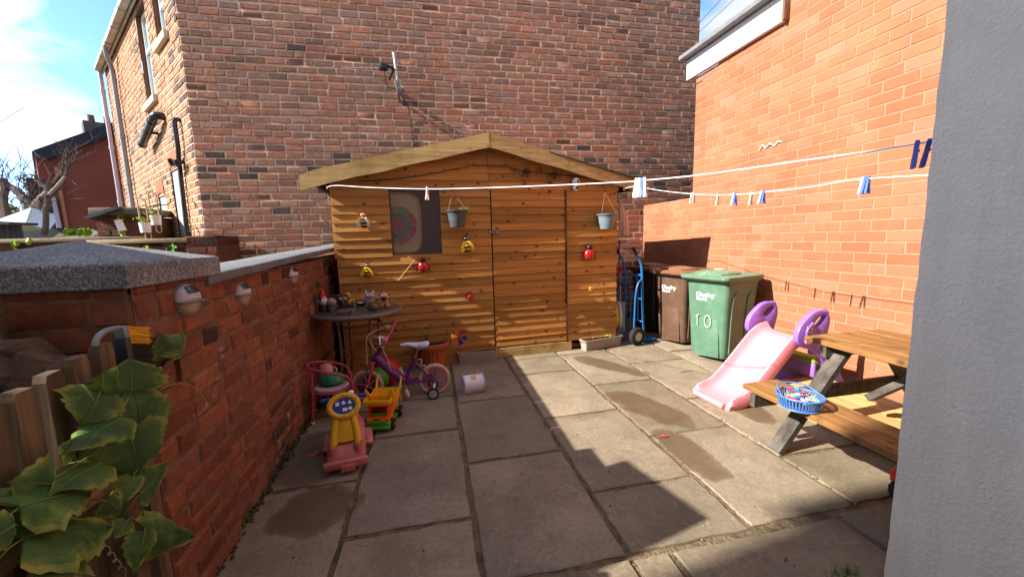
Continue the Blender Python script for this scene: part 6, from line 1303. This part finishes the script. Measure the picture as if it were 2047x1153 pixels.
for lay in range(3):
    for k in range(4):
        x = 2.86 + k * .150 + lay * .012; MB(bd).box((x + .07, 1.92 + rnd.uniform(-.03, .03), .028 + lay * .052), (.142, 1.82, .048), bev=.003).build('plank', W_pale, bd, smooth=0)
tw = thing('toy_vehicle', 'chunky black wheeled toy with a red shell half hidden by the grey wall', 'toy', (2.44, 1.46, 0), R(-8)); tw.scale = (.68,) * 3
MB().at((0, 0, .10), (0, R(90), 0)).lathe([(0, -.05), (.07, -.05), (.09, -.04), (.098, 0), (.09, .04), (.07, .05), (0, .05)], 36, wob=lambda a, i: 1 + (.06 * math.cos(a * 14) if 1 < i < 5 else 0)).build('wheel', m_rubber, tw); MB().at((.30, 0, .10), (0, R(90), 0)).lathe([(0, -.05), (.07, -.05), (.09, -.04), (.098, 0), (.09, .04), (.07, .05), (0, .05)], 36, wob=lambda a, i: 1 + (.06 * math.cos(a * 14) if 1 < i < 5 else 0)).build('wheel', m_rubber, tw)
MB().loft([rbox(.12, .10, -.05, .10), rbox(.2, .10, -.05, .10), rbox(.25, .07, -.02, .08)]).build('shell', mat('toy_red', '#d2322c', .35), tw, loc=(.085, .02, 0.035), smooth=40)
wd = thing('weed_tuft', 'small green weed tuft growing in the paving joint', 'weed', G(1690, 1146), 0); mb = MB(); rn = random.Random(4)
for i in range(70):
    a = rn.uniform(0, 6.28); b = Vector((rn.gauss(0, .035), rn.gauss(0, .012), -.005)); d = Vector((math.cos(a) * .7, math.sin(a) * .7, 1)).normalized() * rn.uniform(.02, .05); s = Vector((-math.sin(a), math.cos(a), 0)) * .003; mb.add([b - s, b + s, b + d], [(0, 1, 2)])
mb.build('blades', mat('weed_green', '#5d7a34', .6, .2), wd, smooth=0)
# ---------------------------------------------------------------- beyond the left wall
m_ston = mat('buff_coping', '#a8977a', .9, .15, 10, .4, 60, dirt=('#6f6552', .5, 6))
B5 = brickmat('back_wall_brick', ((0, '#3d3030'), (.2, '#6a4438'), (.6, '#8a5846'), (1, '#7a6050')), .35, .9, eff=(('#3f4a26', .6, 1.3, .55),))
def gwall(label, a, b, ztop, seed, x=.03):
    a, b = Vector(a), Vector(b); U = (b - a); L = U.length; U.normalize(); N = Vector((U.y, -U.x, 0)); c = (a + b) / 2
    r = thing('garden_wall', label, 'wall', (c.x, c.y, 0)); mb = MB(r); bricks(mb, a, U, N, L, ztop - .06, .1, .26, .014, .010, .006, seed=seed, header=.2, tilt=.005); mb.build('brick_face', [B5, m_mort3], r)
    MB(r).bar(a - N * .11 + Vector((0, 0, (ztop - .06) / 2)), b - N * .11 + Vector((0, 0, (ztop - .06) / 2)), .2, ztop - .06).build('wall_core', B5, r, smooth=0)
    MB(r).bar(a - N * .09 - U * .03 + Vector((0, 0, ztop - .03)), b - N * .09 + U * .03 + Vector((0, 0, ztop - .03)), .30, .055, bev=.006).build('coping', m_ston, r); return r
gwall('stone coped garden wall running off to the left behind the gate pier', (-6.9, 6.72, 0), (-4.30, 6.72, 0), 1.675, 51)
gwall('nearer stone coped garden wall joining the corner of the old house', (-4.28, 6.02, 0), (-3.22, 6.02, 0), 1.62, 52)
gp = thing('wall_end_pier', 'squat brick end pier between the garden wall and the old house', 'pier', (-3.05, 6.15, 0)); mb = MB(gp); bricks(mb, (-3.215, 5.98, 0), (1, 0, 0), (0, -1, 0), .36, 1.64, .1, .24, .014, .01, .006, seed=53); bricks(mb, (-2.855, 5.98, 0), (0, 1, 0), (1, 0, 0), .64, 1.64, .1, .24, .014, .01, .006, seed=54); mb.build('brick_face', [B5, m_mort3], gp); MB(gp).box((-3.035, 6.30, .82), (.35, .62, 1.63)).build('pier_core', B5, gp, smooth=0)
def sprig(label, px, py, yy, n, sz, col, spread=(.05, .03), cat='plant'):
    c = PY(px, py, yy); r = thing('ivy_sprig', label, cat, c, 0); rn = random.Random(px); mb = MB()
    for i in range(n):
        b = Vector((rn.gauss(0, spread[0]), rn.uniform(-.04, .01), rn.gauss(0, spread[1]))); d = Vector((rn.gauss(0, 1), -.6, rn.gauss(0, .8))).normalized() * sz; s = d.cross(Vector((0, 1, .3))).normalized() * sz * .45
        mb.add([b - d * .5, b + s, b + d * .5, b - s], [(0, 1, 2, 3)])
    mb.build('foliage', mat('ivy' + col, col, .5, .25, 30), r, smooth=0); MB().tube([(0, .03, -spread[1]), (0, .03, spread[1])], .004, 5).build('stem', m_stem, r)
sprig('bright yellow green sprig on the far garden wall, left of the cap', 31, 488, 6.66, 9, .07, '#8fae2a'); sprig('small lime leaf sprig on the far garden wall above the pier cap', 60, 484, 6.66, 4, .07, '#a0b83a', (.02, .02))
sprig('single lime leaf in a gap of the nearer garden wall', 298, 496, 5.97, 3, .06, '#9db81f', (.02, .012)); sprig('green leafy sprig on the nearer garden wall by its end pier', 341, 494, 5.97, 12, .045, '#5d9a3a', (.03, .03))
# outbuilding with slate lean-to and ivy
ob = thing('brick_outbuilding', 'small brick outbuilding with a dark slab roof beside the old house', 'outbuilding', (-4.75, 7.6, 0))
mb = MB(ob); bricks(mb, (-5.08, 7.35, 0), (1, 0, 0), (0, -1, 0), .56, 2.02, .1, .25, .014, .010, .005, seed=61); mb.build('brick_face', [B5, m_mort3], ob); MB(ob).box((-4.80, 7.75, 1.0), (.55, .78, 2.02)).build('core', B5, ob, smooth=0)
MB(ob).box((-4.80, 7.66, 2.08), (.66, .90, .11), bev=.02).build('slab_roof', mat('mossy_slab', '#5c5547', .95, .25, 12, .6, 40), ob)
a, b = PY(203, 438, 7.4), PY(262, 418, 7.4); MB(ob).bar(a, b, .6, .045).build('slate_lean_to', m_roof, ob); MB(ob).box(PY(232, 470, 7.55) + Vector((0, 0, -.6)), (.28, .3, 1.6)).build('lean_to_wall', B5, ob, smooth=0); MB(ob).tube([PY(236, 440, 7.25), PY(246, 462, 7.25)], .05, 10).build('white_pipe', m_white, ob)
sprig('yellow green ivy hanging down the corner of the small outbuilding', 246, 470, 7.28, 90, .045, '#a3b52c', (.03, .14))
for lab, px, py, yy in (('white hanging planter with bushy herbs, lower of the two by the outbuilding', 292, 455, 7.0), ('white hanging planter with sparse leaves, higher of the two by the outbuilding', 313, 440, 7.2)):
    c = PY(px, py + 10, yy); r = thing('hanging_planter', lab, 'planter', c, 0, 'white hanging planters beside the outbuilding')
    MB().lathe([(0, 0), (.062, 0), (.070, .15), (.075, .155), (.062, .15), (.055, .10), (0, .10)], 20).build('pot', m_white, r)
    MB().tube(cr([(-.05, 0, .14), (-.055, 0, .46), (-.03, 0, .52), (.02, 0, .5), (.05, 0, .46), (.05, 0, .14)], 5), .011, 6).build('strap', mat('tan_strap', '#b39a76', .6), r); MB().tube(cr([(-.01, 0, .0), (-.01, 0, -.09), (.03, 0, -.12), (.06, 0, -.08), (.055, 0, .0)], 4), .010, 6).build('loop', mat('tan_strap', '#b39a76'), r)
    rn = random.Random(px); mb = MB()
    for i in range(40 if px < 300 else 14):
        b = Vector((rn.gauss(0, .05), rn.gauss(0, .04), .16 + rn.uniform(0, .07))); d = Vector((rn.gauss(0, 1), rn.gauss(0, 1), .5)).normalized() * .05; s = d.cross(Vector((.2, 1, .3))).normalized() * .022; mb.add([b - d * .5, b + s, b + d * .5, b - s], [(0, 1, 2, 3)])
    mb.build('foliage', mat('herb_green', '#8fa63c', .5, .25, 30), r, smooth=0)
rod = thing('hook_rail', 'black iron hook rail holding the white hanging planters', 'bracket', PY(325, 405, 7.1)); MB(rod).tube(cr([PY(285, 411, 6.98), PY(300, 413, 7.05), PY(318, 410, 7.15), PY(338, 408, 7.3), PY(341, 396, 7.35)], 4), .008, 6).build('rail', m_black, rod)
# far red house in shade
fh = thing('far_red_house', 'distant red brick end house with dark verge and chimney, in shade', 'house', (-15.6, 19.6, 0))
FU = Vector((.78, .62, 0)).normalized(); FN = Vector((FU.y, -FU.x, 0)); F0 = PL(104, 499, (-15.5, 19.5, 0), FN); F0.z = -1.0
zt = lambda px, py: PL(px, py, (-15.5, 19.5, 0), FN)
e_ = zt(96, 316); w_r = 9.5; rise = (zt(222, 268).z - e_.z) / ((zt(222, 268) - e_).dot(FU))
m_far = brickmat('far_red_brick', ((0, '#8a4a3c'), (.5, '#9a5342'), (1, '#a55c48')), .2, .3, eff=(('#a0685a', .5, .35, .62),))
mb = MB(fh); top0 = F0.copy(); top0.z = e_.z
mb.add([F0, F0 + FU * w_r, Vector((F0 + FU * w_r)[:2] + (e_.z,)) + Vector((0, 0, rise * 5.0)), Vector((F0 + FU * 5.0)[:2] + (e_.z + rise * 5.0 + .0,)), top0], [(0, 1, 2, 3, 4)]); mb.add([F0, top0, top0 - FN * 9, F0 - FN * 9], [(0, 1, 2, 3)]); mb.build('gable_wall', m_far, fh, smooth=0)
mb = MB(fh); mb.bar(e_ - FU * .25 + Vector((0, 0, .02)) + FN * .1, Vector((e_ + FU * 9)) + Vector((0, 0, rise * 9 + .02)) + FN * .1, .4, .42); mb.build('verge', mat('dark_verge', '#2a2a30', .8, .2), fh, smooth=0)
mb = MB(fh); A_ = e_ - FU * .4 + Vector((0, 0, .2)); B_ = e_ + FU * 5 + Vector((0, 0, rise * 5 + .3)); mb.add([A_, B_, B_ - FN * 9, A_ - FN * 9], [(0, 1, 2, 3)]); mb.build('roof', m_roof, fh, smooth=0)
c = zt(207, 262) - FN * 1.0; mb = MB(fh); mb.bar(c + Vector((0, 0, -.8)), c + Vector((0, 0, .45)), 1.0, 1.1, up=FU); chm = mb.build('chimney', mat('grey_chimney', '#5a5450', .9, .2, 4), fh, smooth=0)
for dx in (-.25, .25): MB(fh).at(c + FU * dx + Vector((0, 0, .45))).lathe([(.13, 0), (.11, .35), (.13, .36), (.1, .36)], 12).build('chimney_pot', mat('pot_clay', '#7a4a38', .8), chm)
MB(fh).tube([zt(112, 335) + FN * .1, zt(136, 470) + FN * .1], .06, 8).build('orange_downpipe', mat('tan_pipe', '#a86a44', .7), fh); MB(fh).tube([zt(104, 395) + FN * .18, zt(118, 458) + FN * .18], .09, 8).build('white_downpipe', mat('lilac_pipe', '#b3a8b4', .5), fh)
sw_ = thing('ivy_wall', 'lower brown stone wall covered in dead creeper beside the far house', 'wall', (-14.6, 15.6, 0)); q0, q1 = PY(72, 470, 15.5), PY(114, 470, 15.8); mb = MB(sw_); mb.bar((q0.x, q0.y, 1.6), (q1.x, q1.y, 1.6), .4, 4.4); mb.build('stonework', mat('brown_stone', '#57453c', .95, .3, 3, .6, 20), sw_, smooth=0)
mb = MB(sw_); rn = random.Random(77)
for i in range(160):
    t = rn.random(); b = q0.lerp(q1, t); b.z = rn.uniform(1.4, 3.9); b += Vector((0, -.25, 0)); d = Vector((rn.gauss(0, 1), 0, rn.gauss(0, 1))).normalized() * rn.uniform(.15, .4); mb.tube([b, b + d * .5 + Vector((0, -.06, .04)), b + d], .014, 4)
o = mb.build('creeper', mat('dead_creeper', '#5f5046', .9, .3, 9), sw_, smooth=0); o['kind'] = 'stuff'
# greenhouse roof and dark shed far left
gh = thing('white_lean_to', 'white sheet roofed lean-to beyond the far garden wall', 'outbuilding', PY(30, 450, 12)); p = [PY(-40, 452, 11.5), PY(62, 415, 12.5), PY(66, 432, 12.4), PY(50, 448, 11.8)]; mb = MB(gh); mb.loft([[v for v in p], [v + Vector((.0, .6, -.12)) for v in p]]); mb.build('sheet_roof', mat('white_sheet', '#d4dcd8', .5, .05), gh, smooth=0); c = PY(30, 470, 12.6); MB(gh).box((c.x, c.y + .6, 1.0), (2.2, .8, 2.2)).build('lean_to_wall', mat('dark_boards', '#3c3f42', .8, .2), gh, smooth=0)
ds = thing('dark_garden_shed', 'dark weathered garden shed behind the far garden wall', 'shed', PY(15, 470, 8.6)); a, b = PY(-60, 445, 8.6), PY(42, 450, 8.6); mb = MB(ds)
for i in range(9): q = a.lerp(b, (i + .5) / 9); mb.box((q.x, 8.6, .9), ((b.x - a.x) / 9 - .01, .04, 2 * (a.lerp(b, (i + .5) / 9).z - .9)), tone=rnd.random())
mb.build('board_wall', wood('dark_shed_board', '#5a5d5e', '#36393b', 'z', .3), ds, smooth=0); MB(ds).bar(a + Vector((0, .0, .02)), b + Vector((.05, 0, .02)), .5, .05).build('roof', m_roof, ds, smooth=0); MB(ds).box((b.x + .05, 8.9, .85), (.04, .6, 1.75)).build('end_wall', mat('grey_boards', '#5b6466', .8, .15), ds, smooth=0)
lt = thing('low_tiled_roof', 'low mossy felt roof with weeds just behind the far garden wall', 'outbuilding', PY(180, 475, 9)); mb = MB(lt); p = [PY(90, 486, 8.8), PY(118, 466, 9.4), PY(150, 470, 9.4), PY(185, 458, 9.4), PY(212, 474, 8.8), PY(212, 490, 8.8)]; mb.loft([p, [v + Vector((-.05, .9, -.2)) for v in p]]); mb.build('roof', mat('mossy_roof', '#4e4c3c', .95, .3, 8, .6, 30), lt, smooth=0)
rn = random.Random(3); mb = MB(lt)
for i in range(160):
    px = rn.uniform(132, 180); b = PY(px, 468 - rn.random() * 8, 9.0); d = Vector((rn.gauss(0, 1), rn.gauss(0, .4), rn.gauss(.3, .6))).normalized() * .12; s = d.cross(Vector((.2, 1, .3))).normalized() * .045; mb.add([b - d * .5, b + s, b + d * .5, b - s], [(0, 1, 2, 3)])
o = mb.build('weeds', mat('weed_leaf', '#86a32e', .5, .3, 20), lt, smooth=0); o['kind'] = 'stuff'
hg = thing('far_hedge', 'dull green hedge far away behind the pollarded tree', 'hedge', PY(15, 440, 22)); mb = MB(hg); rn = random.Random(30)
for i in range(1500):
    px = rn.uniform(-90, 75); h = rn.random(); b = PY(px, 452 - h * (30 + 12 * math.sin(px * .09)), 22 + rn.uniform(-1, 1)); d = Vector((rn.gauss(0, 1), rn.gauss(0, 1), rn.gauss(0, 1))).normalized() * .28; s = d.cross(Vector((.2, 1, .3))).normalized() * .14; mb.add([b - d * .5, b + s, b + d * .5, b - s], [(0, 1, 2, 3)])
mb.build('foliage', mat('hedge_green', '#5d6b34', .7, .35, .6, tone=.4), hg, smooth=0)
# bare trees
m_bark = mat('bare_bark', '#5d5048', .95, .3, 6, .6, 20)
def tree(label, base, h, seed, pix, lean=(0, 0), twig=60, scale=1.):
    r = thing('bare_tree', label, 'tree', base, 0, 'bare pollarded trees beyond the garden walls'); rn = random.Random(seed); yy = base.y
    tr = MB(r); tips = []
    for path, r0, r1 in pix:
        pts = cr([PY(x, y, yy + o) for x, y, o in path], 4); n = len(pts); tr.tube([p + Vector((rn.gauss(0, .015), 0, rn.gauss(0, .015))) for p in pts], [r0 + (r1 - r0) * i / (n - 1) for i in range(n)], 7)
        tips += [pts[-1]] + pts[n // 2::2]
    tr.build('trunk', m_bark, r, smooth=50); cr_ = MB(r)
    for i in range(twig):
        b = rn.choice(tips) + Vector((rn.gauss(0, .08), rn.gauss(0, .08), rn.gauss(0, .08))); d = Vector((rn.gauss(0, .55), rn.gauss(0, .4), rn.uniform(.35, 1.2))).normalized(); L = rn.uniform(.25, 1.0) * scale; p1 = b + d * L * .5 + Vector((rn.gauss(0, .04), 0, 0)); p2 = b + d * L + Vector((rn.gauss(0, .1), 0, 0))
        cr_.tube([b, p1, p2], [.008, .006, .003], 4)
        if rn.random() < .6: d2 = (d + Vector((rn.gauss(0, .8), rn.gauss(0, .5), rn.uniform(0, .5)))).normalized(); cr_.tube([p1, p1 + d2 * L * .4], [.008, .004], 4)
    cr_.build('crown', m_bark, r, smooth=0); return r
b0 = PY(70, 470, 13.0); b0.z = 0
tree('gnarled pollarded tree with sheaves of thin upright shoots at the far left', b0, 5, 5, [([(58, 475, 0), (66, 440, 0), (78, 415, 0), (88, 395, .2)],   .20, .13), ([(70, 425, 0), (52, 402, .1), (38, 385, .2)], .11, .09), ([(40, 388, .2), (18, 372, .3), (2, 358, .3)], .09, .06), ([(84, 400, 0), (100, 385, 0), (112, 378, 0)], .11, .07), ([(60, 412, .2), (48, 430, .2), (25, 450, .3)], .07, .10), ([(10, 440, 0), (8, 390, .2), (6, 355, .3)], .09, .08)], twig=70, scale=1.2)
b1 = PY(105, 470, 12.0); b1.z = 0
tree('bare tree with a sawn pale limb spreading in front of the far red house', b1, 5, 9, [([(88, 470, 0), (92, 420, 0), (95, 380, .1)], .065, .05), ([(94, 395, 0), (112, 360, .1), (132, 340, .2), (150, 318, .3)], .055, .018), ([(98, 386, 0), (120, 372, 0), (131, 355, 0), (134, 330, 0), (132, 305, 0)], .06, .015), ([(133, 335, 0), (150, 312, 0), (166, 300, 0)], .03, .012), ([(122, 345, 0), (126, 320, 0)], .03, .015), ([(130, 402, 0), (170, 395, 0)], .012, .005), ([(95, 380, 0), (82, 368, 0), (70, 350, 0)], .06, .03)], twig=36, scale=.9)
sl2 = thing('sawn_limb', 'pale sawn off branch caught across the bare tree', 'branch', PY(118, 375, 11.6)); MB(sl2).tube(cr([PY(98, 389, 11.5), PY(112, 374, 11.5), PY(130, 353, 11.5)], 4), [.032, .032, .03, .03, .028, .028, .026, .026, .024], 8).build('limb', mat('pale_bark', '#9a8a7c', .9, .25, 10), sl2)
# overhead wires
m_wire = mat('wire', '#22252a', .6)
for lab, a, b in (('upper overhead cable crossing the sky gap beside the gable', (1396, 48), (1452, -12)), ('lower overhead cable crossing the sky gap beside the gable', (1396, 66), (1482, -14))):
    p, q = PY(*a, 12), PY(*b, 12); d = (q - p); r = thing('overhead_cable', lab, 'cable', p, 0, 'overhead cables beside the gable'); MB(r).tube([p - d * 2, q + d * 3], .009, 5).build('wire', m_wire, r)
p, q = PY(-30, 262, 25), PY(50, 214, 25); r = thing('overhead_cable', 'thin overhead wire in the cloudy sky at the far left', 'cable', p, 0); MB(r).tube([p - (q - p) * 4, p, q], .012, 5).build('wire', m_wire, r)

# grit, crumbs of mortar and moss along the joints and at the foot of the wall
rn = random.Random(91); mb = MB(); mg = MB()
for i in range(900):
    if rn.random() < .6:
        cxs = rn.choice((-.53, .15, .84, 1.53, 2.21, 2.92)); p = Vector((cxs + rn.gauss(0, .012), rn.uniform(.7, 4.7), 0))
    else: p = Vector((rn.uniform(-1.0, 3.6), rn.uniform(.8, 4.6), 0))
    r_ = rn.uniform(.002, .006) * (1.6 if rn.random() < .08 else 1); mb.ell((p.x, p.y, r_ * .4), (r_, r_ * rn.uniform(.6, 1.2), r_ * .7), rot=(0, 0, rn.uniform(0, 3)), nu=5, nv=3)
tag(mb.build('grit', mat('grit_crumb', '#8a7a62', .95, .4, 9, tone=.6), smooth=0), 'scattered grit and mortar crumbs on the paving', 'grit', kind='stuff')
for i in range(700):
    t = rn.random(); y = 1.6 + 3.0 * t; x = -1.085 - .12 * (y - 2.05) / 4.15 + .015 + abs(rn.gauss(0, .018)); z = abs(rn.gauss(0, .008)); r_ = rn.uniform(.004, .012); mg.ell((x, y, z), (r_, r_, r_ * .7), nu=5, nv=3)
tag(mg.build('moss', mat('wall_moss', '#4f4f2a', .95, .4, 30, tone=.5), smooth=0), 'dark moss along the foot of the boundary wall', 'moss', kind='stuff')
